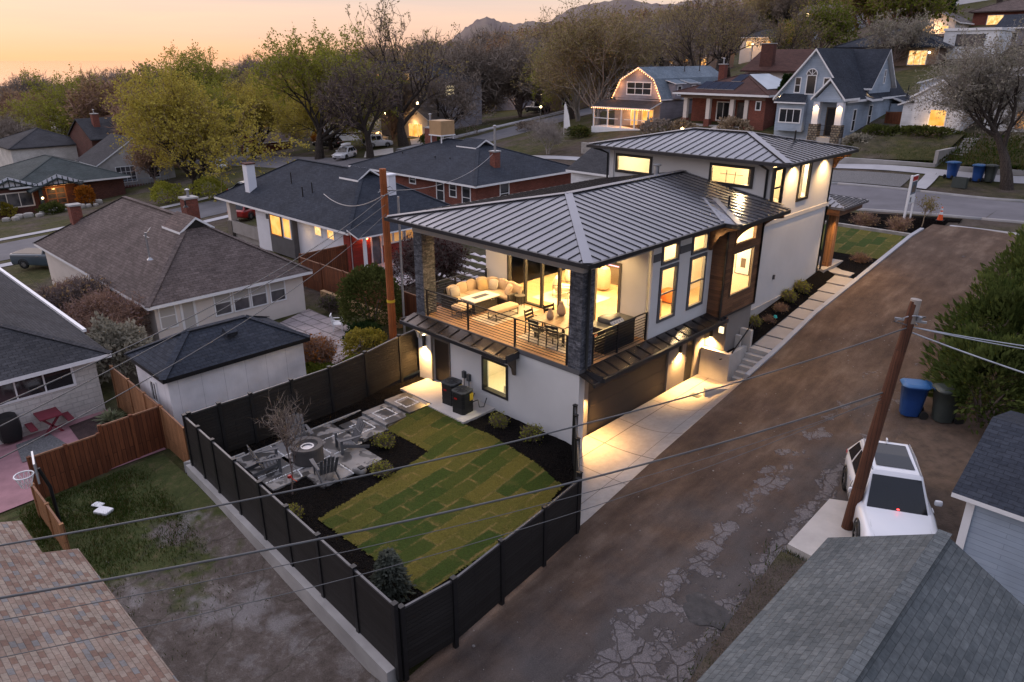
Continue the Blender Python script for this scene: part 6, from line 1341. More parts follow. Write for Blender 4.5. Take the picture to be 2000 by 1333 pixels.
# scattered houses on the wooded hillside and in the valley, each with its own look
for i,(x,y,w,d,hh,wm,kd,pt,rmm,pn,lab) in enumerate((
 (-53,147,11,8,4.5,'blue_siding','gx',.45,'shingle_weathered','dusk_pane','grey-blue house with pale roof high on the slope above the street lamp'),
 (-62,138,9,7,4,'cream_wall','hip',.4,'shingle_charcoal','lit_pane','cream hillside house with lit windows above the bare trees'),
 (-44,158,10,8,4.5,'red_brick','gx',.5,'shingle_brown','lit_amber','red hillside house with a yellow lit porch above the green trees'),
 (-80,119,9,8,5,'white_siding','gy',.6,'shingle_weathered','lit_dim','white gabled house half hidden by trees right of the wide glowing window'),
 (-70,127,9,7,4.5,'tan_brick','gx',.45,'shingle_brown','lit_amber','tan house with orange windows seen through the wide bare tree'),
 (-99,100,9,8,5,'grey_siding','gx',.5,'shingle_charcoal','dusk_pane','grey house with dark roof right of the big grey gabled house'),
 (-112,96,9,8,5,'blue_siding','gy',.6,'shingle_blue','dusk_pane','pale blue gabled house behind the big grey gabled house'),
 (-86,141,10,8,5,'cream_wall','hip',.4,'shingle_brown','lit_pane','cream house with brown hip roof far up the middle of the slope'),
 (-30,172,12,9,5,'white_wall','hip',.4,'shingle_charcoal','lit_pane','white house with dark roof at the very top right of the hill'),
 (-130,62,9,8,4.5,'tan_brick','gx',.5,'shingle_brown','lit_dim','tan house glimpsed between the two spring trees'),
 (-160,58,10,8,4.5,'white_wall','gx',.4,'shingle_weathered','dusk_pane','long pale roofed house on the skyline right of the dark red house'),
 (-140,14,10,8,4,'dark_brick','gx',.45,'shingle_charcoal','lit_amber','dark house with one orange window at the far left among brown trees'))):
    zb=gz(x,y)-.4; r=house('house',lab,(x-w/2,x+w/2,y-d/2,y+d/2),zb,zb+hh,wm,kd,pt,rmm,.5,'white_paint' if i%2 else rmm,[('S',1.2,1.4,zb+hh-2.2,zb+hh-.7,dict(fm='white_paint',pm=pn,cols=2)),('S',w*.55,1.8,zb+hh-2.3,zb+hh-.7,dict(fm='white_paint',pm=pn,cols=2)),('E',1.5,1.3,zb+hh-2.2,zb+hh-.8,DW)]); chimney(r,x+w*.25,y,.8,.8,zb+hh,zb+hh+2.6,'red_brick' if i%3 else 'white_wall'); settle(r,(x,y,zb))
for i,(x,y) in enumerate(((-63,133),(-75,116),(-47,152),(-95,96),(-128,60))):
    z=gz(x,y)+3.2; r=thing('street_lamp',('small warm lamp among the trees of the middle hillside','warm lamp beside the white gabled hillside house','lamp by the red hillside house','lamp at the corner of the grey house with dark roof','lamp glowing between the spring trees')[i],'street lamp',(x,y,z-3.2)); mb=MB(); mb.tube([(0,0,-.3),(0,0,3.1)],.06,6); mb.build('pole','bark',r); mb=MB(); mb.lathe((0,0,3.25),[(0,-.2),(.2,0),(0,.2)],8,0,True); mb.build('lamp_head','bulb',r); lamp('POINT',(x+.5,y-.8,z),50,(1,.5,.16),.2)
# ---------------------------------------------------------------- streets and walks
strip('street','asphalt_old',[(60,38.2),(30,36.9),(4,36.0),(-30,35.4),(-57,36.6),(-120,38.5)],7.6,.03)
strip('side_street','asphalt',[(-60.5,-40),(-60.5,10),(-61,33)],9.5,.035)
strip('side_street','asphalt',[(-62,41),(-64,60),(-67,92),(-70,130)],9.5,.035)
strip('sidewalk','sidewalk',[(40,30.6),(4,29.2),(-10,28.6),(-24,28.9)],1.5,.04)
strip('sidewalk','sidewalk',[(6,46.2),(-2,44.6),(-9.5,43.6),(-30,42.5),(-56,42.8)],1.2,.05)
strip('sidewalk','sidewalk',[(-72,48),(-73,62),(-76.5,95)],1.5,.06); strip('sidewalk','sidewalk',[(-53.5,-20),(-53.5,30)],1.4,.05); strip('sidewalk','sidewalk',[(-68,-20),(-68,31)],1.6,.05)
strip('kerb','kerb_mat',[(30,40.8),(4.5,40.3),(-1.5,39.5),(-7,38.9),(-30,39.4),(-56,40.4)],.25,.14,.3); strip('kerb','kerb_mat',[(30,33.1),(4,32.1),(-30,31.6)],.2,.12,.3); strip('kerb','kerb_mat',[(-70,46),(-72,66),(-74,92)],.25,.14,.3)
strip('mulch_bed','mulch',[(3.2,31.0),(-6,30.2)],1.1,.06); strip('driveway','concrete',[(-73,53),(-79,57.5)],3,.06); strip('driveway','concrete',[(-70,43),(-76,47.5)],4,.06); strip('driveway','sidewalk',[(-73,93),(-79,97)],4,.08)
strip('path','sidewalk',[(-1.85,40.3),(-2.1,44)],.9,.08); strip('driveway','concrete_dark',[(7.6,29.4),(2.3,29.0)],1.3,.06)
t=NT('gravel_mat'); n=t.noise(t.pos(),14,4,.8); t.bsdf(t.ramp(n,[(.3,(.06,.06,.06)),(.7,(.19,.185,.185))]),.95,0,n,.03)
mb=MB(); patch(mb,(-9.3,39.3),(-3.0,40.0),(-3.2,43.2),(-9.3,42.4),.06); struct(mb.build('gravel_verge','gravel_mat'))
mb=MB(); patch(mb,(-15.9,-13.0),(-14.2,-13.2),(-14.3,-11.7),(-16,-11.9),.075); struct(mb.build('gravel_bed','gravel_mat'))
plain('pink_concrete',(.30,.155,.17),.8,.2,1.5,.003,20); plain('pale_slab',(.50,.46,.47),.85,.1,1,.003,20); brick('flagstone',(.26,.22,.22),(.33,.28,.27),(.10,.09,.08),.9,.7,.03,.9,.01,.2); plain('brown_bed',(.05,.028,.026),.95,.3,4,.03,20)
mb=MB(); patch(mb,(-24,-16),(-11.3,-14.6),(-11.2,-9.4),(-16.4,-9.6),.04); struct(mb.build('patio','pink_concrete'))
mb=MB(); patch(mb,(-16.0,-11.2),(-11.6,-11.5),(-11.6,-9.3),(-16.2,-9.7),.06); struct(mb.build('brown_bed','brown_bed'))
mb=MB(); patch(mb,(-26.0,9.0),(-20.6,8.6),(-21.5,13.6),(-25.9,13.6),.06); struct(mb.build('patio','pale_slab'))
mb=MB(); patch(mb,(-20.8,-.2),(-13.4,-1.2),(-15.2,2.6),(-22,2.9),.05); struct(mb.build('patio','flagstone'))
mb=MB()
for i in range(5):
    for j in range(5):
        x=-22.4+i*.98+j*.1;y=11.4+j*1.0-i*.05; z=gz(x,y)+.05; mb.box(x,x+.86,y,y+.86,z-.1,z)
o=struct(mb.build('paving','pale_slab'))
mb=MB(); patch(mb,(7.45,.0),(8.3,-.6),(10.9,3.0),(7.6,4.6),.0,zf=lambda X,Y:.40+0*X); mb2=MB(); mb2.prism([(7.62,-.4),(11.2,-.7),(11.0,3.0),(10.4,4.3),(7.52,4.4)],-.3,.41); struct(mb2.build('parking_slab','concrete'))
mb=MB(); patch(mb,(7.9,4.2),(16,-1),(16,9),(7.9,10.5),.05); struct(mb.build('dirt_patch','dirt'))
# grass fringe between alley and grey garage
strip('grass_verge','terrain',[(8.9,-9),(8.35,-3),(8.2,-.6)],1.3,.16)
strip('lawn','terrain',[(-20,6.2),(-10,6.4)],2.0,.05)
# retaining walls and steps across the street
def rwall(a,b,h,th,label,m='old_concrete',zt=None):
    mb=MB(); d=Vector((b[0]-a[0],b[1]-a[1])).normalized(); nx,ny=-d.y*th,d.x*th; z0=min(gz(*a),gz(*b))-.6; z1=zt or max(gz(*a),gz(*b))+h
    mb.prism([a,b,(b[0]+nx,b[1]+ny),(a[0]+nx,a[1]+ny)],z0,z1); tag(mb.build('retaining_wall',m),label,'wall')
rwall((-9.2,44.3),(-2.45,45.5),.0,.3,'grey retaining wall left of the long hillside steps',zt=5.05); rwall((-1.15,45.4),(8,47.6),0,.3,'grey retaining wall behind the wheeled bins right of the hillside steps',zt=5.0)
rwall((-2.4,45.6),(-2.0,50.4),.0,.25,'sloping side wall along the left of the hillside steps',zt=6.0); rwall((-36,44.5),(-27,43.6),.9,.3,'pale block wall above the roof ridge beside the small bare tree','stone_pale'); rwall((-22.6,4.1),(-15.4,4.25),.55,.25,'tan garden wall under the cedar fence','cooler_tan')
mb=MB()
for k in range(15): mb.box(-2.1,-1.15,45.0+k*.40,51.4,4.0,4.25+k*.165)
tag(mb.build('steps','old_concrete'),'long concrete steps climbing the bank to the white cottages','steps')
mb=MB(); patch(mb,(-9,44.9),(-2.5,45.8),(-2.2,51.8),(-10,50.8),.25,zf=lambda X,Y:np.clip(4.7+(Y-44.8)*.30,4.7,6.6)); mb2=MB(); patch(mb2,(-1.1,45.8),(9,48),(9,53),(-1.1,52),.25,zf=lambda X,Y:np.clip(4.7+(Y-45.4)*.28,4.6,6.6)); o1=mb.build('bank','terrain'); o2=mb2.build('bank','terrain'); struct(o1); struct(o2)
# ---------------------------------------------------------------- cedar fences
CF=dict(pm='cedar',postm='cedar',railm='cedar_rail',thick=.03,cap=False)
fence('wood_fence','tall red cedar fence running from the white house to the stone column',[(-26.0,4.9),(-23.6,4.88),(-21.2,4.86),(-18.8,4.84),(-16.4,4.82),(-14,4.8),(-11.6,4.78),(-9,4.76)],[-.65,-.62,-.6,-.58,-.56,-.54,-.5,-.45],1.8,**CF)
fence('wood_fence','short red cedar fence section joining the corner of the white house',[(-26.05,5.0),(-26.05,8.3)],[-.65,-.65],1.95,**CF)
fence('wood_fence','low gappy red board fence between the pink patio and the rough grass',[(-11.15,-13.45),(-11.2,-12.4),(-11.25,-11.4)],[-.72]*3,1.6,**CF)
fence('wood_fence','higher solid red board fence meeting the shed corner',[(-11.3,-11.3),(-11.35,-10.3),(-11.4,-9.3)],[-.7]*3,1.82,**CF)
fence('wood_fence','orange cedar fence running back along the side of the white shed',[(-16.4,-9.2),(-14.6,-9.22),(-12.9,-9.26),(-11.3,-9.28),(-9.15,-9.38)],[-.7]*5,1.8,pm='cedar_b',postm='cedar_b',railm='cedar_rail',thick=.03,cap=False)
fence('wood_fence','short orange board fence leading away from the basketball hoop',[(-9.95,-13.72),(-8.5,-13.73),(-7.1,-13.75)],[-.7]*3,1.25,pm='cedar_b',postm='cedar_b',railm='cedar_rail',thick=.03,cap=False)
fence('wood_fence','orange lit cedar fence behind the parked cars by the spring tree',[(-104.5,54.5),(-99,51.5)],[-1.9,-1.6],2.4,pm='cedar_b',postm='cedar_b',railm='cedar_rail',cap=False); fence('wood_fence','dark red fence behind the blue gabled house',[(-10.6,58),(-8.4,56.5)],[6.2,6.4],1.6,**CF)
# ---------------------------------------------------------------- vehicles
def ring(y,w,zb,zt,r=.18,n=3):
    pts=[]
    for (cx,cz,a0) in ((w-r,zt-r,0),(-(w-r),zt-r,90),(-(w-r*.6),zb+r*.6,180),(w-r*.6,zb+r*.6,270)):
        rr=r if cz>zb+r else r*.6
        for i in range(n+1):
            a=R(a0+90*i/n); pts.append((cx+rr*math.cos(a),y,cz+rr*math.sin(a)))
    return pts
def loft(mb,rings,m=0,cap=True):
    n=len(rings[0]); b=[p for r in rings for p in r]
    fs=[(i*n+j,i*n+(j+1)%n,(i+1)*n+(j+1)%n,(i+1)*n+j) for i in range(len(rings)-1) for j in range(n)]
    mb.add(b,fs,m,True)
    if cap: mb.add(rings[0],[tuple(range(n))[::-1]],m,True); mb.add(rings[-1],[tuple(range(n))],m,True)
def car(label,loc,rz,paint='car_white',kind='suv',L=4.7,W=1.9,H=1.66,sunroof=False,roofbox=False,name='parked_car',group=None):
    r=thing(name,label,'car',loc,rz,group); h=L/2; w=W/2; gc=.24; belt=H*.60; hood=H*.575
    # body (front is +y)
    mb=MB()
    st=[(-h,w*.80,gc+.22,belt-.12),(-h+.08,w*.92,gc+.08,belt-.02),(-h+.5,w*.985,gc,belt),(0,w,gc,belt),(h-1.45,w*.995,gc,belt-.01),(h-1.25,w*.99,gc,hood),(h-.55,w*.955,gc,hood-.07),(h-.16,w*.88,gc+.05,hood-.17),(h,w*.74,gc+.18,hood-.32)]
    if kind=='pickup': st=[(-h,w*.97,gc+.2,belt-.02),(-h+.06,w*.99,gc+.05,belt)]+st[3:]
    loft(mb,[ring(y,ww,zb,zt) for y,ww,zb,zt in st]); body=mb.build('body',paint,r)
    # greenhouse
    if kind=='suv': g=dict(yb0=-h+.12,yb1=h-1.38,yt0=-h+.62,yt1=h-2.18)
    elif kind=='sedan': g=dict(yb0=-h+.55,yb1=h-1.35,yt0=-h+1.25,yt1=h-2.2)
    elif kind=='pickup': g=dict(yb0=-.35,yb1=h-1.4,yt0=-.2,yt1=h-2.1)
    else: g=dict(yb0=-h+.1,yb1=h-1.5,yt0=-h+.15,yt1=h-1.75)
    wb=w*.93; wt=w*.68 if kind!='jeep' else w*.84; zb=belt-.04; zt=H
    B=[(-wb,g['yb0'],zb),(wb,g['yb0'],zb),(wb*.92,g['yb1'],hood-.02),(-wb*.92,g['yb1'],hood-.02)]; T=[(-wt,g['yt0'],zt-.06),(wt,g['yt0'],zt-.06),(wt,g['yt1'],zt-.03),(-wt,g['yt1'],zt-.03)]
    ym=(g['yt0']+g['yt1'])/2
    mb=MB(); V=B+T+[(-wt*.86,g['yt0']+.06,zt),(wt*.86,g['yt0']+.06,zt),(wt*.86,g['yt1']-.06,zt+.02),(-wt*.86,g['yt1']-.06,zt+.02),(-wt*.84,ym,zt+.04),(wt*.84,ym,zt+.04)]
    mb.add(V,[(0,1,5,4),(1,2,6,5),(2,3,7,6),(3,0,4,7),(4,5,9,8),(5,6,10,13,9),(6,7,11,10),(7,4,8,12,11),(8,9,13,12),(12,13,10,11)],0,False); mb.build('roof_shell',paint,r,bevel=.05)
    def lerp(a,b,t_): return tuple(a[i]+(b[i]-a[i])*t_ for i in range(3))
    def pane(i,j,a0,a1,b0=.10,b1=.86,off=.018,nm='window'):
        q0=lerp(B[i],B[j],a0);q1=lerp(B[i],B[j],a1);q2=lerp(T[i],T[j],a1);q3=lerp(T[i],T[j],a0)
        P=[Vector(lerp(q0,q3,b0)),Vector(lerp(q1,q2,b0)),Vector(lerp(q1,q2,b1)),Vector(lerp(q0,q3,b1))]
        nr=(P[1]-P[0]).cross(P[3]-P[0]).normalized(); m=MB(); m.add([p+nr*off for p in P]+[p-nr*.03 for p in P],[(0,1,2,3)]+[(k,4+k,4+(k+1)%4,(k+1)%4) for k in range(4)]); m.build(nm,'car_glass',r)
    pane(2,3,.05,.95,.04,.93,nm='windscreen'); pane(0,1,.08,.92,nm='rear_window')
    if kind=='pickup':
        for i,j in ((1,2),(3,0)): pane(i,j,.08,.47); pane(i,j,.52,.92)
    else:
        for i,j in ((1,2),(3,0)):
            s=(lambda a:a) if i==1 else (lambda a:1-a)
            for a,b in ((.06,.26),(.30,.58),(.61,.90)): pane(i,j,min(s(a),s(b)),max(s(a),s(b)))
    if sunroof: m=MB(); m.add([(-wt*.72,g['yt0']+.28,zt+.034),(wt*.72,g['yt0']+.28,zt+.034),(wt*.74,g['yt1']-.28,zt+.045),(-wt*.74,g['yt1']-.28,zt+.045),(-wt*.7,ym,zt+.058),(wt*.7,ym,zt+.058)],[(0,1,5,4),(4,5,2,3)]); m.build('sunroof','car_glass',r); m=MB(); m.rbox((0,g['yt0']+.12,zt+.07),(.05,.16,.09),.02); m.build('antenna',paint,r)
    if kind=='pickup': m=MB(); m.box(-w*.84,w*.84,-h+.12,-.42,belt-.02,belt+.012); m.build('bed_liner','black_plastic',r)
    for s in(-1,1):
        for y in (h-.95,-h+.95):
            m=MB(); m.lathe((0,0,0),[(.20,-.11),(.31,-.115),(.345,-.08),(.345,.08),(.31,.115),(.20,.11)],20,0,True); wl=m.build('wheel','tyre',r,loc=(s*(w-.09),y,.345)); wl.rotation_euler=(0,PI/2,0)
            m=MB(); m.lathe((0,0,0),[(0,-.085),(.06,-.09),(.2,-.075),(.21,0),(.2,.075),(.06,.09),(0,.085)],12); [m.bar((.05*math.cos(k*1.2566),.05*math.sin(k*1.2566),q),(.2*math.cos(k*1.2566),.2*math.sin(k*1.2566),q),.05,.02) for k in range(5) for q in (.09,-.09)]; m.build('rim','rim_metal',wl)
            m=MB(); m.tube([(s*(w-.015),y+.40*math.cos(a),.36+.40*math.sin(a)) for a in [PI*i/10 for i in range(11)]],.035,6); m.build('wheel_arch','black_plastic',r)
        m=MB(); m.rbox((s*(w+.10),g['yb1']-.55,belt+.10),(.20,.12,.16),.05); m.build('mirror',paint,r)
        m=MB(); m.rbox((s*w*.70,h-.13,hood-.25),(.42,.22,.13),.05,-s*.25); m.build('headlight','head_clear',r); m=MB(); m.rbox((s*w*.78,-h+.07,belt-.18),(.28,.16,.2),.05); m.build('tail_light','tail_red',r)
        m=MB(); m.bar((s*(w+.005),.35,belt-.14),(s*(w+.005),.60,belt-.14),.03); m.bar((s*(w+.005),-.75,belt-.14),(s*(w+.005),-.50,belt-.14),.03); m.build('handle','steel',r)
    m=MB(); m.rbox((0,h-.06,gc+.27),(w*1.1,.12,.22),.05); m.build('grille','black_plastic',r)
    if L==4.75:
        m=MB()
        for s in(-1,1):
            m.tube([(s*w*.72,h-1.30,hood-.005),(s*w*.74,h-.6,hood-.068),(s*w*.66,h-.2,hood-.16)],.006,4); m.tube([(s*(w+.003),.72,gc+.1),(s*(w+.006),.72,belt-.2),(s*(w-.03),.70,belt-.04)],.006,4); m.tube([(s*(w+.003),-.36,gc+.1),(s*(w+.006),-.36,belt-.2),(s*(w-.03),-.34,belt-.04)],.006,4)
        m.tube([(-w*.66,h-.2,hood-.155),(0,h-.15,hood-.15),(w*.66,h-.2,hood-.155)],.006,4); m.build('panel_gap','black_plastic',r)
        m=MB(); m.bar((-.55,h-1.42,hood+.03),(.05,h-1.50,hood+.085),.018); m.bar((.12,h-1.42,hood+.03),(.68,h-1.52,hood+.075),.018); m.build('wiper','black_plastic',r)
        m=MB()
        for s in(-1,1): m.tube([(s*wt*.93,g['yt0']+.1,zt+.01),(s*wt*.95,ym,zt+.045),(s*wt*.93,g['yt1']-.05,zt+.02)],.016,6)
        m.build('roof_rail','steel',r)
    if kind=='jeep': m=MB(); m.lathe((0,0,0),[(0,-.1),(.36,-.1),(.36,.1),(0,.1)],18); q=m.build('spare_wheel','tyre',r,loc=(.1,-h-.12,1.0)); q.rotation_euler=(PI/2,0,0)
    if roofbox: m=MB(); m.rbox((.05,ym,zt+.25),(.75,1.9,.34),.14); m.build('roof_box','white_paint',r)
    return r
cr=car('white SUV with panoramic glass roof parked by the wooden pole in the alley',(9.12,2.5,.40),R(-153.5),sunroof=True,L=4.75,W=1.93,H=1.66)
mb=MB(); mb.box(-.03,.03,1.02,1.06,1.06,1.075); mb.build('warning_light','red_led',cr)
car('small white car with a roof box on the street by the forked trees',(-74.6,40.6,gz(-74.6,40.6)+.03),R(-150),roofbox=True,L=4.4,H=1.6)
car('dark SUV parked across the street beyond the white car',(-92,49.0,gz(-92,49)+.05),R(115),'car_dark',L=4.9,H=1.75)
car('white boxy off-roader with spare wheel behind the leaning bare tree',(-78.9,49.5,gz(-78.9,49.5)+.05),R(-20),'car_white','jeep',L=4.2,H=1.85); car('white van parked beside the boxy off-roader',(-82.5,51.5,gz(-82.5,51.5)+.05),R(20),'car_silver',L=5.2,H=2.1)
car('blue car on the sloping drive under the forked tree',(-92.5,66.0,gz(-92.5,66)+.05),R(-60),'car_blue','sedan',L=4.6,H=1.5); car('black pickup outside the house with the wide glowing window',(-86.3,103.5,gz(-86.3,103.5)+.1) if False else (-82,88.2,gz(-82,88.2)+.05),R(80),'car_dark','pickup',L=5.6,H=1.9)
car('grey-blue pickup truck parked left of the brown roofed bungalow',(-48.6,-2.8,gz(-48.6,-2.8)+.05),R(-50),'car_grey','pickup',L=5.6,W=2.0,H=1.9); car('red SUV half hidden by the white house porch',(-50.5,14.2,gz(-50.5,14.2)+.05),R(25),'car_red',L=4.4,H=1.65); car('silver car glimpsed under the big spring tree',(-93,31.2,gz(-93,31.2)+.1),R(70),'car_silver','sedan',L=4.7,H=1.5); car('pale car parked low beside the white chimney house',(-62.5,20.4,gz(-62.5,20.4)+.05),R(0),'car_silver','sedan',L=4.7,H=1.5)
car('light blue car just behind the small bare street tree',(-27.5,36.5,gz(-27.5,36.5)+.05),R(-90),'car_silver','sedan',L=4.5,H=1.5)
# ---------------------------------------------------------------- bins
def bin_(loc,rz,m,lid,label,sc=1):
    r=thing('wheeled_bin',label,'bin',loc,rz); r.scale=(sc,)*3; mb=MB()
    def sq(w,d,z,k=.12): return [(-w+k,-d,z),(w-k,-d,z),(w,-d+k,z),(w,d-k,z),(w-k,d,z),(-w+k,d,z),(-w,d-k,z),(-w,-d+k,z)]
    loft(mb,[sq(.24,.27,.05),sq(.27,.30,.5),sq(.31,.35,.98),sq(.335,.375,1.0),sq(.335,.375,1.04)]); mb.build('body',m,r)
    mb=MB(); loft(mb,[sq(.345,.40,1.045),sq(.34,.39,1.08),sq(.24,.28,1.12)]); [mb.bar((-.22+k*.11,.32,1.11),(-.22+k*.11,.47,1.06),.03) for k in range(5)]; mb.bar((-.28,.47,1.06),(.28,.47,1.06),.035); mb.build('lid',lid,r)
    for s in(-1,1): mb=MB(); mb.lathe((0,0,0),[(0,-.03),(.13,-.03),(.13,.03),(0,.03)],14); w=mb.build('wheel','tyre',r,loc=(s*.26,.33,.13)); w.rotation_euler=(0,PI/2,0)
    return r
bin_((7.75,8.7,.98),R(-60),'blue_plastic','blue_lid','bright blue wheeled bin at the alley edge beside the juniper',1.12); bin_((8.72,8.95,1.0),R(-50),'green_grey_plastic','green_grey_plastic','grey-green wheeled bin tucked against the dark juniper',1.15)
bin_((-.85,44.0,gz(-.85,44)),R(160),'blue_plastic','blue_lid','blue bin closest to the hillside steps',1.1); bin_((.75,44.3,gz(.75,44.3)),R(170),'blue_plastic','blue_lid','blue bin touching the grey-green bin by the leaning street tree',1.1); bin_((1.45,44.6,gz(1.45,44.6)),R(170),'green_grey_plastic','green_grey_plastic','grey-green bin by the leaning street tree trunk',1.1)
r=thing('crate','dark open crate on the verge in front of the blue bins','crate',(.15,42.4,gz(.15,42.4))); mb=MB(); mb.box(-.45,.45,-.3,.3,0,.06); [mb.box(a,b,c,d,.06,.7) for a,b,c,d in ((-.45,-.41,-.3,.3),(.41,.45,-.3,.3),(-.41,.41,-.3,-.26),(-.41,.41,.26,.3))]; mb.build('box','green_grey_plastic',r)
# ---------------------------------------------------------------- estate sign, cone
r=thing('estate_sign','white post estate agent sign with photo panel by the front walk','sign',(.55,29.6,3.6)); mb=MB(); mb.box(-.06,.06,-.06,.06,-.3,2.6); mb.build('post','white_paint',r); mb=MB(); mb.box(-.03,.03,.07,1.15,.9,2.55); p=mb.build('board','white_paint',r)
mb=MB(); mb.box(.031,.036,.14,1.1,1.45,2.2); mb.build('photo','car_blue',p); mb=MB(); mb.box(.031,.036,.14,1.1,2.24,2.5); mb.build('banner','cone_orange' if False else 'tail_red',p); mb=MB(); mb.add([(.037,.3,1.55),(.037,.95,1.55),(.037,.95,1.85),(.037,.62,2.05),(.037,.3,1.85)],[(0,1,2,3,4)]); mb.build('picture','inner_dark',p); mb=MB(); mb.box(.031,.036,.3,.5,1.0,1.3); mb.build('emblem','car_dark',p); mb=MB(); mb.box(-.04,.04,1.15,1.23,-.3,1.2); mb.build('post','white_paint',r)
r=thing('traffic_cone','orange traffic cone with white bands on the mulch strip by the street','cone',(2.2,30.6,3.66)); mb=MB(); mb.box(-.2,.2,-.2,.2,0,.04); mb.build('base','black_plastic',r)
for i,(z0,z1,m) in enumerate(((.04,.36,'cone_orange'),(.36,.52,'white_paint'),(.52,.60,'cone_orange'),(.60,.72,'white_paint'),(.72,.80,'cone_orange'))): f=lambda z:.155*(1-z/.92)+.01; mb=MB(); mb.lathe((0,0,0),[(0,z0),(f(z0),z0),(f(z1),z1),(0,z1)],18,0); mb.build('band',m,r)
# ---------------------------------------------------------------- poles and wires
r=thing('utility_pole','reddish wooden utility pole beside the white car carrying many wires','utility pole',(8.45,1.45,.3)); mb=MB(); mb.tube([(0,0,-.5),(.2,.1,3),(.46,.3,6.75)],[.17,.155,.12],12); mb.build('pole','pole_wood',r); mb=MB(); mb.tube([(.44,.28,6.2),(.465,.31,6.8)],.127,12); mb.build('weathered_top','twig_grey',r)
mb=MB(); mb.tube([(.4,.2,6.2),(.7,.5,6.35),(.55,.1,6.45),(.3,.4,6.3),(.6,.35,6.15)],.018,6); mb.bar((.1,.2,6.25),(.8,.3,6.28),.05); mb.tube([(.42,.1,6.4),(.2,-.2,6.3),(.5,.3,6.1)],.015,6); mb.build('fittings','wire_alu',r); mb=MB(); mb.lathe((.62,.3,6.25),[(0,0),(.06,.0),(.06,.14),(0,.16)],8); mb.build('insulator','wire_alu',r)
r=thing('utility_pole','tall orange-brown wooden utility pole behind the deck column with a grey conduit','utility pole',(-12.65,1.85,-.55)); mb=MB(); mb.tube([(0,0,-.5),(-.0,-.0,8.65)],[.19,.15],12); mb.build('pole','pole_orange',r); mb=MB(); mb.tube([(.55,.25,-.3),(.62,.28,7.5)],.05,8); mb.build('conduit','galv',r); mb=MB(); mb.tube([(-.3,-.1,7.6),(.2,.2,7.9),(.5,.2,7.7),(.1,-.2,7.5),(-.35,.2,7.75)],.02,6); mb.build('fittings','wire_alu',r); mb=MB(); mb.bar((-.3,0,7.7),(.6,.25,7.75),.05); mb.build('crossbar','wire_alu',r); mb=MB(); mb.cyl((0,0,2.6),.195,.12,12); mb.build('tag','leafy_yellow',r)
r=thing('utility_pole','thin dark utility pole under the forked bare tree','utility pole',(-77.8,60.5,1)); mb=MB(); mb.tube([(0,0,-1),(0,0,9.5)],[.16,.12],8); mb.build('pole','bark',r)
r=thing('street_lamp','glowing orange street lamp on a tall pole up the hill','street lamp',(-37.2,101,12.8)); mb=MB(); mb.tube([(0,0,-1),(0,0,5.6)],.1,8); mb.tube([(0,0,5.5),(-.4,-.2,5.9),(-.9,-.4,5.9)],.05,6); mb.build('pole','cedar_b',r); mb=MB(); mb.lathe((-.9,-.4,5.75),[(0,-.22),(.26,-.1),(.26,.1),(0,.2)],10,0,True); mb.build('lamp_head','bulb',r); lamp('POINT',(-38.1,100.4,18.3),220,(1,.42,.1),.3)
r=thing('street_lamp','small white street lamp beside the cross street','street lamp',(-53,57,4)); mb=MB(); mb.tube([(0,0,-.5),(0,0,2.4)],.05,6); mb.build('pole','grey_plastic',r); mb=MB(); mb.lathe((0,0,2.5),[(0,-.15),(.16,0),(0,.15)],10,0,True); mb.build('lamp_head','bulb',r); lamp('POINT',(-53,56.8,6.5),25,(1,.85,.6),.2)
def wire(pts,rad,label,sag=0,m='wire',group=None):
    P=[Vector(p) for p in pts]
    if len(P)==2:
        a,b=P; P=[a+(b-a)*t_+Vector((0,0,-sag*4*t_*(1-t_))) for t_ in [i/24 for i in range(25)]]
    mb=MB(); mb.tube(P,rad,6); tag(mb.build('overhead_wire',m),label,'wire',group)
ext=lambda a,b,k=1.3:[a,tuple(a[i]+(b[i]-a[i])*k for i in range(3))]
PR=(8.92,1.72,6.4)
wire(ext(PR,(1.58,-16.15,6.24)),.017,'upper twisted black wire sagging from the right pole across the lawn',.75)
wire(ext((8.7,1.6,4.6),(1.57,-16.35,5.37)),.022,'thick bundled cable crossing the lawn and fence from halfway up the right pole',.75); wire(ext((8.72,1.62,4.42),(1.56,-16.42,5.05)),.008,'thin wire slung just under the thick bundled cable',.85); wire(ext((8.7,1.6,4.5),(1.56,-16.53,4.56)),.008,'lowest thin wire crossing the alley and the tan roof corner',1.1)
wire([PR,(19,6.5,6.6)],.017,'pale wire from pole top toward the right edge over the juniper',.35,'wire_alu'); wire([PR,(18,5.4,6.4)],.015,'second pale wire from pole top, just below the first one',.3,'wire_alu'); wire([(8.98,1.75,6.25),(18.2,1.2,5.9)],.02,'thick paired wire dropping right from pole top over the dark roof',.25,'wire_alu')
PL=(-12.3,1.95,7.2)
wire([PL,(-29.6,25.2,5.3)],.018,'grey wire drooping from the left pole to the brick house chimney',.75,'wire_alu'); wire([PL,(-30.2,9.6,3.9)],.024,'twisted service wire from the left pole down to the white house mast',.75,'wire_alu'); wire([PL,(1.6,-15.8,7.84)],.012,'thin wire running over the shed toward the lower left',.5); wire([(-12.4,1.7,6.6),(1.6,-15.85,7.5)],.010,'thin wire passing low over the white shed wall',.3); wire([(-12.4,1.7,6.2),(1.6,-16.0,7.0)],.010,'lowest thin wire from the left pole over the shed roof and hoop',.5)
mb=MB(); mb.tube([(-33.5,9.9,2.6),(-33.5,9.9,4.0)],.05,6); tag(mb.build('service_mast','black_metal'),'short black service mast standing on the white house roof','mast')
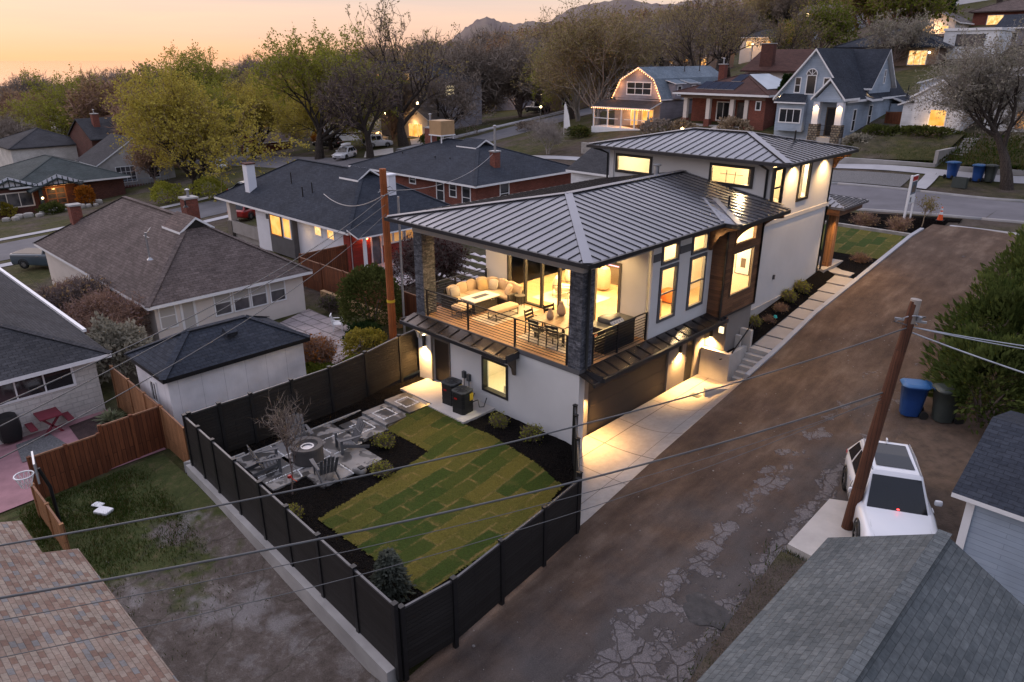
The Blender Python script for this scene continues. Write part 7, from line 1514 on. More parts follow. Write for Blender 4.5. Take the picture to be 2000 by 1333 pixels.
# ---------------------------------------------------------------- lower left yard things
r=thing('basketball_hoop','basketball hoop with white rim and net standing by the short orange fence','basketball hoop',(-9.0,-13.45,-.62),R(-101)); mb=MB(); mb.tube([(0,0,-.2),(0,0,1.4),(.16,0,2.1)],.05,8); mb.build('pole','black_metal',r); mb=MB(); mb.obox((.22,0,2.15),(.05,.9,.65)); mb.build('backboard','car_silver',r); mb=MB(); mb.tube([(.54+.25*math.cos(a),.25*math.sin(a),2.0) for a in [2*PI*i/18 for i in range(19)]],.022,6,cap=False); mb.build('rim','white_paint',r)
mb=MB()
for k in range(12):
    a=2*PI*k/12; 
    for b in (a+.5,a-.5): mb.bar((.54+.25*math.cos(a),.25*math.sin(a),2.0),(.54+.13*math.cos(b),.13*math.sin(b),1.62),.01)
mb.build('net','white_paint',r)
r=thing('picnic_table','maroon square picnic table against the pale block wall','table',(-16.25,-11.75,-.72)); plain('maroon_paint',(.16,.022,.035),.6,.1,3); mb=MB(); mb.box(-.62,.62,-.38,.38,.74,.79); mb.build('tabletop','maroon_paint',r)
for s in(-1,1):
    mb=MB(); mb.bar((s*.45,-.34,0),(s*.45,.3,.74),.07); mb.bar((s*.45,.34,0),(s*.45,-.3,.74),.07); mb.build('leg','maroon_paint',r); mb=MB(); mb.box(-.6,.6,s*.62-.12,s*.62+.12,.42,.46); mb.build('bench','maroon_paint',r)
mb=MB(); mb.rbox((0,0,.55),(1.3,.75,1.1),.2,puff=.05); o=mb.build('covered_grill','black_plastic',loc=(-16.7,-13.0,-.72)); tag(o,'black covered barbecue at the left edge of the pink patio','grill')
def whitechair(loc,rz,label):
    r=thing('patio_chair',label,'chair',loc,rz); mb=MB(); mb.box(-.26,.26,-.25,.25,.38,.41); mb.build('seat','white_paint',r); mb=MB(); [mb.bar((-.22+k*.11,-.25,.41),(-.22+k*.11,-.34,.85),.05,.015) for k in range(5)]; mb.bar((-.26,-.34,.86),(.26,-.34,.86),.05); mb.build('backrest','white_paint',r)
    for s in(-1,1):
        for y in(-.22,.22): mb=MB(); mb.bar((s*.24,y,0),(s*.24,y,.6),.035); mb.build('leg','white_paint',r)
        mb=MB(); mb.box(s*.24-.03,s*.24+.03,-.25,.27,.6,.63); mb.build('armrest','white_paint',r)
whitechair((-12.1,-11.9,-.72),R(40),'white patio chair just behind the red board fence'); whitechair((-12.4,-11.2,-.72),R(0),'white slatted chair beside the pale timber at the brown bed'); whitechair((-17.6,2.0,-.68),R(-40),'pale garden chair on the flagstone patio by the dome shrub')
mb=MB(); mb.box(-13.6,-11.8,-11.06,-10.96,-.72,-.45); tag(mb.build('edging_timber','cedar_rail'),'pale timber edging the brown bed behind the red fence','timber')
for i,(x,y,l) in enumerate(((-8.8,-12.3,'crumpled white paper rubbish on the rough grass'),(-9.3,-12.3,'flat white scrap lying beside the crumpled paper'))): mb=MB(); mb.rbox((0,0,.05),(.5-.15*i,.35-.1*i,.12-.06*i),.04,.5); tag(mb.build('rubbish','white_paint',loc=(x,y,-.57)),l,'rubbish')
mb=MB(); mb.tube([(10.75,3.6,.5),(10.6,3.0,.42),(10.9,2.4,.43),(10.5,2.0,.43),(10.85,1.7,.44),(11.0,2.2,.43),(10.75,2.5,.44),(10.95,2.9,.44),(10.7,2.1,.46)],.025,6); tag(mb.build('charging_cable','black_plastic'),'black charging cable coiled on the slab beside the white car','cable')
mb=MB(); mb.box(-.05,.05,-.05,.05,0,.16); mb.lathe((0,0,.16),[(0,0),(.1,0),(.06,.1),(0,.12)],10); tag(mb.build('garden_light','teal',loc=(.75,12.9,1.62)),'small teal garden marker light in the side mulch bed','light')
r=thing('feather_flag','white feather flag beside the cross street','flag',(-45.2,52.5,4)); mb=MB(); mb.tube([(0,0,-.5),(0,0,3.2),(.2,0,3.6)],.03,6); mb.build('pole','white_paint',r); mb=MB(); mb.add([(.03,0,.6),(1.0,.05,.5),(.7,.05,2),(.25,0,3.4),(.03,0,3.3),(.03,.02,.6),(1.0,.07,.5),(.7,.07,2),(.25,.02,3.4),(.03,.02,3.3)],[(0,1,2,3,4),(9,8,7,6,5)]); mb.build('banner','white_paint',r)
# ---------------------------------------------------------------- trees and plants
def rvec(rg): 
    while 1:
        v=Vector((rg.uniform(-1,1),rg.uniform(-1,1),rg.uniform(-1,1)))
        if .05<v.length<1: return v.normalized()
def quadleaf(mb,p,d,s,rg,m=0,asp=.6):
    u=rvec(rg); a=d.cross(u)
    if a.length<.05: a=d.orthogonal()
    a=a.normalized()*s*asp*.5; d=d*s
    mb.v+= [tuple(p-a*.4),tuple(p+d*.5-a),tuple(p+d),tuple(p+d*.5+a)]
    b=len(mb.v)-4; mb.f.append([b,b+1,b+2,b+3]); mb.m.append(m); mb.s.append(False)
def twig(mb,p,d,L,w,rg,m=0):
    a=d.cross(rvec(rg))
    if a.length<.05: a=d.orthogonal()
    a=a.normalized()*w; mid=p+d*L*.5+rvec(rg)*L*.10; e=p+d*L+rvec(rg)*L*.08; b=len(mb.v)
    mb.v+=[tuple(p-a),tuple(p+a),tuple(mid+a*.7),tuple(mid-a*.7),tuple(e)]
    mb.f+=[[b,b+1,b+2,b+3],[b+3,b+2,b+4]]; mb.m+=[m,m]; mb.s+=[False,False]; return e
def maketree(seed,H,spread,r0,fork=.22,nl=5,lv=3,kids=5,ntw=6,tl=1.0,tw=.022,leaf=0,ls=.22,lean=(0,0),droop=.0,up=.35,stems=1,wob=.22,len0=.55):
    rg=random.Random(seed); W=MB();T=MB(); ends=[]
    def branch(p,d,L,r,l):
        n=4 if l<2 else 3; pts=[p];rs=[r];q=p
        for i in range(n):
            d=(d+rvec(rg)*wob+Vector((0,0,up*.25-(droop if l>=2 else 0)*.3))).normalized(); q=q+d*(L/n); pts.append(q); rs.append(r*(1-.62*(i+1)/n))
        (W if l<3 else T).tube(pts,rs,8 if l<1 else 6 if l<2 else 4 if l<3 else 3,0,True,False)
        if l>=lv:
            for k in range(ntw):
                i=rg.randint(0,n-1); t_=rg.random(); b=pts[i].lerp(pts[i+1],t_); dd=(d*.7+rvec(rg)*.9+Vector((0,0,.15-droop))).normalized()
                e=twig(T,b,dd,tl*rg.uniform(.5,1.2),tw,rg); ends.append((b,e,dd))
                if rg.random()<.7: d2=(dd+rvec(rg)*.8).normalized(); e2=twig(T,b.lerp(e,.5),d2,tl*.6,tw*.75,rg); ends.append((b,e2,d2))
            return
        k=kids if l>0 else nl
        for i in range(k):
            t_=(.30+.7*(i+rg.random())/k) if l>0 else (.55+.45*(i+rg.random())/k); j=min(n-1,int(t_*n)); b=pts[j].lerp(pts[j+1],t_*n-j)
            az=2*PI*(i/k)+rg.uniform(-.5,.5); o=d.orthogonal().normalized(); o.rotate(Matrix.Rotation(az,3,d)); 
            s=(rg.uniform(.55,1.05) if l>0 else rg.uniform(.5,.95)*spread)
            dd=(d*.75+o*s+Vector((0,0,up*.2))).normalized(); branch(b,dd,L*rg.uniform(.52,.74) if l>0 else H*len0*rg.uniform(.8,1.15)*.55,max(.012,rs[j]*rg.uniform(.48,.66)),l+1)
        branch(pts[-1],d,L*.6 if l>0 else H*len0*.5,rs[-1]*.95,l+1)
    for s_ in range(stems):
        az=2*PI*s_/max(1,stems)+rg.random(); d=Vector((lean[0]+(.28*math.cos(az) if stems>1 else 0),lean[1]+(.28*math.sin(az) if stems>1 else 0),1)).normalized()
        branch(Vector((0,0,-.3)),d,H*fork*rg.uniform(.9,1.2)+.3,r0*(1 if stems==1 else .75),0)
    if leaf:
        n=len(ends)
        for _ in range(leaf):
            b,e,d=ends[rg.randrange(n)]; p=b.lerp(e,rg.uniform(.2,1.1))+rvec(rg)*.12*tl; quadleaf(T,p,(rvec(rg)+Vector((0,0,-.2))).normalized(),ls*rg.uniform(.6,1.3),rg,1)
    return W,T
def tree_obj(name,label,loc,W,T,mw,mt,ml=None,rz=0,sc=1,cat='tree',group=None):
    r=thing(name,label,cat,loc,rz,group); r.scale=(sc,)*3 if not isinstance(sc,tuple) else sc
    W.build('trunk',mw,r); T.build('crown',[mt,ml] if ml else mt,r); return r
TP={}
def proto(k,*a,**kw):
    TP[k]=maketree(*a,**kw)
def put(r0,x,y,label,rz,sc,group=None,dz=0,cat='tree'):
    o=dup(r0,(x,y,gz(x,y)+dz),rz,label,sc); o['category']=cat
    if group: o['group']=group
    elif 'group' in o: del o['group']
    return o
# feature trees
W,T=maketree(3,25,1.0,.9,.17,4,3,5,6,1.6,.04,2600,.32,(.02,0),up=.5,wob=.26,len0=.62); T4=tree_obj('bare_tree','huge bare forked tree with dark limbs rising behind the brick house',(-74.9,51.2,gz(-74.9,51.2)),W,T,'bark','twig','leaf_olive',R(60))
W,T=maketree(8,18,.9,.6,.2,6,3,6,7,1.3,.035,1200,.22,(-.25,.1),up=.3); tree_obj('bare_tree','leaning bare tree with tangled twigs beside the parked white cars',(-69.4,41.2,gz(-69.4,41.2)),W,T,'bark','twig',"leaf_olive",R(20))
W,T=maketree(12,17,1.1,.6,.12,7,3,6,6,1.6,.02,34000,.27,up=.35,len0=.70); t2=tree_obj('spring_tree','broad yellow-green spring tree left of the white chimney house',(-72.5,18.6,gz(-72.5,18.6)),W,T,'bark','twig_tan','leaf_spring',R(10))
W,T=maketree(17,21,1.05,.75,.18,6,3,6,6,1.6,.024,24000,.30,(-.12,.05),up=.35,len0=.66); t3=tree_obj('spring_tree','tall leaning tree with lime green leaf clumps and bare upper limbs',(-80.5,40.2,gz(-80.5,40.2)),W,T,'bark','twig_tan','leaf_lime',R(0))
W,T=maketree(23,18,1.05,.42,.14,5,3,6,6,1.5,.026,15000,.24,up=.5,stems=3,len0=.62); t7=tree_obj('street_tree','multi stemmed olive tree in thin leaf left of the gambrel house',(-43.6,57,gz(-43.6,57)),W,T,'twig_grey','twig_tan','leaf_olive',R(30))
W,T=maketree(29,5.6,.9,.16,.16,5,3,5,7,.6,.010,0,up=.4,stems=2); t9=tree_obj('bare_tree','small grey bare tree on the verge above the brick house roof',(-40.1,43.9,gz(-40.1,43.9)),W,T,'twig_grey','twig_grey',None)
W,T=maketree(31,14.5,.85,.45,.34,7,3,6,7,1.1,.014,15000,.15,(-.16,.0),up=.45,droop=.15,len0=.5); t1=tree_obj('street_tree','leaning grey-green street tree by the bins at the right',(2.85,43.8,3.95),W,T,'bark','twig_grey','leaf_grey',R(0))
W,T=maketree(37,17,1.1,.5,.16,6,3,6,7,1.5,.05,900,.3,up=.35,len0=.6); t8=tree_obj('bare_tree','wide bare tree spreading behind the bungalow with solar panels',(-57,92,gz(-57,92)),W,T,'bark','twig_purple',None)
W,T=maketree(41,16,.8,.35,.08,7,3,6,8,1.6,.05,0,up=.6,stems=3,len0=.7); t6=tree_obj('bare_tree','dense purple-brown bare tree cluster right of the forked tree',(-85,75,gz(-85,75)),W,T,'twig','twig_purple',None)
W,T=maketree(43,15,1.0,.4,.16,6,3,5,8,1.7,.06,2600,.45,up=.4,len0=.6); ta=tree_obj('bare_tree','rust brown bare tree above the half timbered bungalow',(-112,28,gz(-112,28)),W,T,'twig','twig_rust','leaf_tan')
W,T=maketree(47,14,1.05,.4,.15,6,3,5,6,1.6,.05,6500,.48,up=.35,len0=.62); tb=tree_obj('spring_tree','olive tree in half leaf right of the dark red skyline house',(-120,44,gz(-120,44)),W,T,'twig','twig_tan','leaf_olive')
W,T=maketree(53,11,.9,.35,.12,6,3,5,6,1.3,.03,6000,.36,up=.35,len0=.62); tc=tree_obj('spring_tree','bright green bushy tree up the slope behind the blue gable',(-34,97,gz(-34,97)),W,T,'twig','twig_tan','leaf_green')
W,T=maketree(59,14,.28,.3,.06,8,3,5,7,1.3,.035,0,up=1.2,stems=2,len0=.72); td=tree_obj('poplar_tree','narrow upright bare poplar on the skyline left of the forked tree',(-126,84,gz(-126,84)),W,T,'twig','twig_tan',None,0,1.35)
W,T=maketree(61,9,1.0,.3,.1,6,3,5,6,1.0,.02,6500,.22,up=.3,len0=.66); te=tree_obj('olive_tree','grey-olive leafy tree at the right edge above the long white building',(-2.5,84,gz(-2.5,84)),W,T,'twig','twig_grey','leaf_grey')
# more of them, one by one
put(t6,-80.5,82,'purple bare tree directly left of the wide glowing window',R(70),.95); put(t6,-76,84,'purple bare tree nearest the cross street walk below the wide glowing window',R(140),.85); put(t6,-66,96,'purplish bare tree beyond the cross street bend',R(200),1.0); put(t7,-54,66,'olive tree in thin leaf behind the white house with orange entrance',R(100),.9); put(t6,-84.5,56.5,'bare tree screening the lit garage left of the forked trunk',R(20),.8); put(t2,-88,47,'yellow-green tree behind the dark SUV across the street',R(250),.7); put(t3,-60,72,'lime green tree beside the bend of the cross street',R(70),.7); put(t2,-107,33,'yellow-green tree crowding the grey stucco house from behind',R(160),.8); put(t3,-110,62,'tall green tree left of the white cottage with glowing attic',R(300),.9); put(T4,-44,80,'dark bare tree between gambrel roof and the solar panel bungalow',R(80),.62); put(t8,-76.5,61.5,'bare tree in front of the big grey house wall',R(10),.8)
put(t2,-100,40,'yellow-green tree behind the brick cottage with white gable',R(90),.85); put(t3,-96,30,'lime tree right behind the broad spring tree',R(200),.75); put(te,-20.5,86,'olive tree hiding the tan side of the dark hip roofed house',R(50),1.0); put(te,3,88,'olive tree at the far right below the hilltop houses',R(150),1.15); put(tc,-26,106,'round bright green tree just left of the white hilltop gable',R(40),1.2); put(tc,-42,104,'green tree lit orange by the street lamp',R(110),.7); put(tc,-33,118,'tall green tree left of the hilltop porch lights',R(210),1.25); put(te,8,68,'olive tree above the right hand cottage roof',R(20),.8)
put(ta,-98,24,'rust brown bare tree over the grey stucco house',R(30),.7); put(ta,-90,20.5,'reddish bare tree between stucco house and spring tree',R(130),.55)
put(tb,-149,46,'tall olive tree breaking the skyline above the dark red house',R(40),1.55); put(tb,-141,58,'olive tree breaking the skyline just left of the spring trees',R(190),1.3); put(t2,-118,55,'yellow-green crown between the two large spring trees',R(33),.9)
for i_,(x,y,s_) in enumerate(((-62,118,.78),(-88,114,.85),(-76,134,.9),(-40,134,.72),(-105,112,.9),(-58,152,.85),(-22,142,.75),(-50,100,.6),(-33,84,.5))): put(T4,x,y,'tall dark bare tree standing out above the wooded hillside',i_*1.3,s_,'tall bare trees on the hillside')
put(t3,-137,50,'tall green tree rising above the left skyline near the spring trees',R(120),1.12); put(t3,-150,30,'tall tree rising above the skyline over the dark red house',R(220),1.0); put(ta,-133,30,'tall rust brown tree over the dark gable roofed house',R(75),1.3)
# background: the wooded valley to the left and the hillside to the right
rg=random.Random(77); n=0; pr=[ta,tb,ta,t6,tb,t8]
def camx(x,y):
    F=(-.6955,.7185); Rr=(.7185,.6955); dx,dy=x-CAMP[0],y-CAMP[1]; dpt=dx*F[0]+dy*F[1]; return (dx*Rr[0]+dy*Rr[1])/max(dpt,1),dpt
k=0
while n<125 and k<4000:
    k+=1; x=rg.uniform(-360,-104); y=rg.uniform(-20,190); u,d=camx(x,y)
    if not(-.76<u<.02) or d<126 or d>350: continue
    if any(abs(x-a)<9 and abs(y-b)<9 for a,b in((-157,37),(-125,16),(-116,26),(-108,47),(-97,59),(-90,68))): continue
    n+=1; put(pr[rg.randrange(6)],x,y,'hazy brown half bare tree in the wood along the left skyline',rg.uniform(0,6),rg.uniform(.6,.9) if d<200 else rg.uniform(.9,1.35),'trees along the left skyline',-.5)
n=0;k=0; pr=[t6,t8,tb,t7,tb,tc,t8,te]
while n<95 and k<5000:
    k+=1; x=rg.uniform(-170,20); y=rg.uniform(84,260); u,d=camx(x,y)
    if not(-.12<u<.74) or d<118 or d>320: continue
    if any(abs(x-a)<10 and abs(y-b)<8 for a,b in((-79,94),(-21,92),(-13,94),(-23,117),(-16,127),(-6,104),(-21,102),(-38,101),(-90,68))): continue
    if -75<x<-60 and y<112: continue
    if any(0<(a-x)*dx_+(b-y)*dy_<26 and abs((a-x)*dy_-(b-y)*dx_)<6.5 for a,b,dx_,dy_ in [(a,b,(a-CAMP[0])/math.hypot(a-CAMP[0],b-CAMP[1]),(b-CAMP[1])/math.hypot(a-CAMP[0],b-CAMP[1])) for a,b in ((-53,143),(-62,134),(-44,154),(-80,115),(-70,123),(-99,96),(-86,137),(-30,168),(-23,113),(-16,122),(-13,92))]): continue
    n+=1; put(pr[rg.randrange(8)],x,y,'grey-brown half bare tree on the wooded hillside behind the houses',rg.uniform(0,6),rg.uniform(.7,1.15),'trees on the wooded hillside',-.4)
# far-off wood that reads as one mass
mb=MB(); rg=random.Random(5)
for _ in range(2600):
    for _t in range(20):
        a=rg.uniform(-1,1); d=rg.uniform(300,900); x=CAMP[0]+d*(-.6955+.7185*a*.8); y=CAMP[1]+d*(.7185+.6955*a*.8)
        if -420<x<200 and -160<y<420: z=gz(x,y)
        elif a<0: z=-26
        else: z=None
        if z is not None: break
    else: continue
    s=rg.uniform(4,8)
    for q in range(38): p=Vector((x,y,z+s*.5))+rvec(rg)*s*.85*rg.uniform(.4,1); quadleaf(mb,p,rvec(rg),s*.2,rg,rg.randrange(3),.8)
o=mb.build('far_wood',['leaf_tan','twig_rust','leaf_olive']); struct(o,'stuff'); o['label']='far wood'
# conifers
def conifer(seed,H,w,n,ls):
    rg=random.Random(seed); W=MB();T=MB(); W.tube([(0,0,-.3),(0,0,H*.95)],[w*.07,.02],6)
    for _ in range(n):
        t_=rg.random()**.8; z=H*(.04+.96*t_); rr=w*.5*(1-t_)**.85*(.82+.3*math.sin(9*t_*PI+seed)**2)+.04; a=rg.uniform(0,2*PI); q=rr*math.sqrt(rg.uniform(.25,1)); p=Vector((q*math.cos(a),q*math.sin(a),z)); d=Vector((math.cos(a),math.sin(a),-.25)).normalized(); quadleaf(T,p,(d+rvec(rg)*.5).normalized(),ls*rg.uniform(.6,1.3),rg,0,.45)
    return W,T
W,T=conifer(2,1.3,1.0,2600,.15); tree_obj('spruce_tree','small blue-grey spruce in the fence corner by the lawn',(1.15,-8.75,0),W,T,'bark','needle_blue')
W,T=conifer(3,4.6,2.4,3200,.4); c3=tree_obj('conifer_tree','small dark conifer left of the blue gabled house',(-20.6,58,gz(-20.6,58)),W,T,'bark','needle_dark'); 
W,T=conifer(5,12,7,2600,1.2); c5=tree_obj('conifer_tree','dark rounded conifer on the left skyline',(-165,45,gz(-165,45)),W,T,'bark','needle_dark'); put(c5,-95,110,'dark conifer high behind the wide glowing window',.4,.9); put(c5,-28,128,'dark conifer on the hilltop by the white gable',.9,.8)
# bushes
def bush(seed,rx,ry,rz,n,ls,lump=.18,core=True,asp=.6,stem=6,flat=0,spiky=0,base=0.0):
    rg=random.Random(seed); W=MB();T=MB(); ph=[rg.uniform(0,6) for _ in range(6)]
    def rad(d): return 1+lump*(math.sin(3*d.x+ph[0])*math.sin(4*d.y+ph[1])+.6*math.sin(7*d.z+ph[2])*math.sin(6*d.x+ph[3])+.5*math.sin(11*d.y+ph[4])*math.sin(9*d.z+ph[5]))
    for k in range(stem):
        d=rvec(rg); d.z=abs(d.z)+.5; d.normalize(); W.tube([(0,0,-.15),(d.x*rx*.35,d.y*ry*.35,rz*.5),(d.x*rx*.75,d.y*ry*.75,rz*(.6+.9*d.z*.5))],[.04*rz,.025*rz,.008*rz],5)
    for _ in range(n):
        d=rvec(rg)
        if d.z<-.55: d.z=-d.z
        f=rad(d)*rg.uniform(.55,1.04)**.5; p=Vector((d.x*rx*f,d.y*ry*f,rz*(.85+base)+d.z*rz*f*.95))
        if p.z<.03: p.z=rg.uniform(.03,.2)
        quadleaf(T,p,(d+rvec(rg)*(1.0-spiky)+Vector((0,0,flat))).normalized(),ls*rg.uniform(.6,1.35),rg,0,asp)
    return W,T
def mkbush(name,label,loc,args,ml,mw='twig',cat='shrub',mt2=None,group=None,rz=0,**kw):
    W,T=bush(*args,**kw); return tree_obj(name,label,loc,W,T,mw,ml,None,rz,1,cat,group)
def nudge(b): return b
mkbush('dome_shrub','big dense dark green dome shaped conifer shrub in front of the cedar fence',(-15.9,3.0,-.6),(5,1.55,1.55,1.9,9000,.15,.07),'leaf_dome',asp=.5)
W,T=maketree(71,3.4,1.0,.12,.14,7,3,6,9,.5,.012,4200,.13,up=.4,stems=3,len0=.62); m1=tree_obj('mauve_shrub','large mauve-brown twiggy shrub in front of the cream bungalow corner',(-23.3,-7.0,-.9),W,T,'twig','twig_rust','leaf_mauve',0,1.15,'shrub')
mkbush('olive_shrub','dull olive leafy shrub between the left house and the shed',(-19.6,-8.0,-.8),(9,1.5,1.3,1.4,3200,.2,.25),'leaf_grey')
W,T=maketree(73,3.8,1.0,.14,.12,7,3,6,9,.6,.014,2400,.14,up=.4,stems=3,len0=.62); tree_obj('dark_shrub','dark twiggy shrub along the near eave of the brown roof',(-27.5,-6.6,-1.1),W,T,'twig','twig','leaf_tan',0,1.1,'shrub'); put(m1,-31.5,-6.2,'brown thicket between the pickup and the brown roof',1,.95,cat='shrub')
W,T=maketree(79,4.2,.9,.14,.14,7,3,6,9,.55,.012,7500,.13,up=.45,stems=3,len0=.62); tree_obj('maroon_tree','dark maroon leafy small tree seen beside the left stone column',(-18.9,9.9,-.4),W,T,'twig','twig','leaf_maroon',0,1.1,'tree')
W,T=maketree(83,2.4,.8,.08,.1,7,3,5,7,.4,.010,2600,.12,up=.6,stems=3,len0=.6); og=tree_obj('orange_shrub','orange leaved shrub behind the black fence right of the shed',(-13.6,-1.7,-.6),W,T,'twig_rust','twig_rust','leaf_orange',0,1,'shrub'); put(og,-14.6,-2.6,'second orange shrub right against the shed roof',2,.85,cat='shrub')
mkbush('yellow_shrub','yellow-green feathery shrub between orange shrub and tall pole',(-13.2,.6,-.55),(13,.95,.95,.75,2600,.13,.2),'leaf_yellow'); mkbush('green_clump','fresh green clump low behind the black fence beside the shed',(-12.5,-2.2,-.6),(15,.8,.7,.4,1500,.18,.2),'leaf_green',flat=.5); mkbush('green_clump','fresh green clump under the yellow-green shrub',(-11.8,-.7,-.55),(16,.8,.6,.4,1500,.18,.2),'leaf_green',flat=.5); mkbush('dark_shrub','dark shrub under the dome conifer by the tall pole',(-14.6,1.7,-.55),(17,1.0,.8,.6,1600,.15,.2),'needle_dark')
W,T=maketree(89,1.5,.9,.05,.1,7,2,6,8,.35,.008,900,.1,up=.5,stems=3); tree_obj('dark_shrub','small dark shrub by the tan garden wall',(-20.4,3.4,-.7),W,T,'twig','twig','leaf_dome',0,1.1,'shrub')
# junipers along the alley
for i,(x,y,rx,ry,rz,l) in enumerate(((9.7,9.6,1.5,1.3,1.7,'dark juniper mass nearest the wheeled bins'),(9.4,12.4,1.7,1.6,2.0,'dark green juniper in the middle of the alley hedge'),(9.9,15.6,1.9,1.8,2.3,'tall green juniper further up the alley'),(11.8,11.2,1.8,1.8,2.6,'darkest juniper behind the wheeled bins at the right edge'),(10.4,19.5,2.0,1.9,2.2,'green juniper at the upper right edge of the alley'),(8.9,23.2,1.2,1.4,1.1,'low light green shrub at the top of the alley by the street'),(8.9,26.5,.8,.9,1.3,'thin green sapling by the street end of the alley'),(11.4,14.0,2,2,2.9,'tallest juniper at the right frame edge'))):
    mkbush('juniper_bush' if i<5 or i==7 else 'shrub',l,(x,y,gz(x,y)-.1),(21+i,rx,ry,rz,5200 if rx>1.3 else 2500,.30,.36),'leaf_green' if i in(5,6) else 'needle_green' ,cat='shrub',asp=.30,spiky=.5,flat=.5)
# yard shrubs and small plants
W,T=maketree(97,3.6,.36,.034,.40,6,2,6,8,.42,.007,0,up=.75,droop=-.1,wob=.32,len0=.62); ft=tree_obj('bare_tree','spindly bare young tree before the fire pit, red tag on its stem',(-4.65,-8.15,0),W,T,'twig','twig_purple',None,.4)
mb=MB(); mb.box(-.04,.04,-.05,.05,.62,.70); mb.bar((.03,0,.64),(.22,.05,.5),.03,.012); mb.build('tag','tail_red',ft)
W,T=maketree(107,.62,.9,.016,.12,8,2,6,8,.2,.004,1100,.075,up=.45,stems=4,len0=.66); s0=tree_obj('small_shrub','light green shrub beside the stepped slabs at the lawn corner',(-5.1,-4.3,0),W,T,'twig','twig','leaf_lime',0,1,'shrub')
for x,y,l,s in ((-3.65,-5.45,'light green shrub at the mulch tip between patio and lawn',.95),(-3.6,-8.75,'yellowish shrub low in the mulch by the long fence',.9),(-1.45,-.75,'pale green shrub nearest the house corner in the mulch',1.05),(-2.95,-.72,'pale green shrub under the rear window',.95),(.62,11.3,'yellow-green shrub at the top of the concrete steps',.8),(.6,14.6,'round green shrub halfway along the side path',1.0),(.62,15.9,'second round green shrub further along the side path',1.05)):
    o=dup(s0,(x,y,zl(x,y)-.03 if y<5 else 1.75+(y-10.3)*.1),x*7,l,s)
W,T=maketree(101,.55,1,.015,.2,6,2,5,7,.2,.004,260,.06,up=.4,stems=3); sb=tree_obj('small_shrub','small rusty twiggy shrub by the teal marker in the side bed',(.62,12.5,1.6),W,T,'twig_rust','twig_rust','leaf_tan',0,1,'shrub'); 
for x,y,z,l,s in ((.6,13.5,1.9,'small rusty shrub past the teal marker',1),(1.2,21.3,2.75,'tiny yellow leafed shrub at the front lawn corner',1.3),(-.9,27.3,3.4,'brown twiggy shrub left of the estate sign',2.0),(.9,27.3,3.4,'brown twiggy shrub right in front of the estate sign',2.1)): dup(sb,(x,y,z),x*3,l,s)
W,T=maketree(103,2.0,.8,.03,.3,5,2,5,7,.4,.006,350,.09,up=.5); tree_obj('sapling','thin sapling with tan leaves between the sign and the cone',(1.5,29.9,3.6),W,T,'twig_tan','twig_tan','leaf_yellow')
mb=MB(); rg=random.Random(9)
for _ in range(150):
    a=rg.uniform(0,2*PI); el=rg.uniform(.25,1.35); L=rg.uniform(.5,.85); d=Vector((math.cos(a)*math.cos(el),math.sin(a)*math.cos(el),math.sin(el))); sd=d.cross(Vector((0,0,1))).normalized()*.035; b=len(mb.v); m_=d*L*.6; e=d*L+Vector((0,0,-.18*L)); mb.v+=[tuple(-sd*.6),tuple(sd*.6),tuple(m_+sd),tuple(m_-sd),tuple(e)]; mb.f+=[[b,b+1,b+2,b+3],[b+3,b+2,b+4]]; mb.m+=[0,0]; mb.s+=[False]*2
tag(mb.build('yucca_plant','leaf_variegated',loc=(-15.2,-9.9,-.7)),'spiky variegated yucca in the brown bed by the cedar fence','plant')
# street side hedges and shrubs
for i,(x,y,rx,rz,m,l) in enumerate(((-30.5,50.6,2.2,.9,'twig_purple','purple twiggy shrub in front of the gambrel porch'),(-27.9,50.9,1.6,.8,'twig_tan','straw coloured ornamental grass before the solar panel bungalow'),(-22.6,51.8,1.6,.9,'twig_tan','straw coloured shrub before the bungalow corner pillar'),(-8.3,50.8,1.6,.6,'leaf_dome','dark shrub on the bank left of the long steps'),(-5.0,51.2,2.2,.4,'leaf_dome','low dark hedge under the cottage with the glowing window'),(-41.5,50.8,1.4,.6,'leaf_dome','low dark shrub by the gambrel porch lamps'),(-9.5,49.0,1.3,.5,'leaf_grey','grey shrub on the bank below the blue house'),(4.5,50.2,2.0,.8,'leaf_olive','olive shrub on the bank right of the long steps'),(-66.5,17.5,2.4,1.3,'leaf_lime','lime green bush at the kerb below the broad spring tree'),(-71,14.5,2.2,1.2,'leaf_lime','lime green bush behind the brown roof chimney'),(-88.3,2.6,1.2,.9,'leaf_yellow','yellow lit bush by the half timbered bungalow windows'),(-84.6,10.2,1.3,1.2,'leaf_orange','orange lit bush at the french door porch'),(-83.5,6.2,1.6,.6,'leaf_dome','low green shrubs on the rockery before the bungalow'),(-60.5,63,2.0,.6,'twig_purple','dry twiggy shrub beside the cross street'),(-70.5,52.5,1.6,.7,'leaf_dome','dark shrub on the bank below the forked tree'),(-101.3,53.2,1.6,1.3,'leaf_orange','orange bush glowing beside the parked dark SUV'),(8.2,30.4,.9,1.4,'leaf_lime','young green shrub at the street corner of the alley'))):
    mkbush('shrub',l,(x,y,gz(x,y)+(.0)),(41+i,rx,rx*.7,rz,1300,.26,.25),m,cat='shrub',flat=.3)
# boulders of the rockery by the bungalow
rg=random.Random(3)
for i in range(14):
    x=-83.2+rg.uniform(-1.2,1.2); y=1.5+i*.75; mb=MB(); s=rg.uniform(.35,.7); mb.rbox((0,0,s*.3),(s*1.5,s*1.2,s),s*.35,rg.uniform(0,3)); tag(mb.build('boulder','stone_pale',loc=(x,y,gz(x,y))),'pale boulder in the rockery edging the half timbered bungalow garden','boulder','rockery boulders')
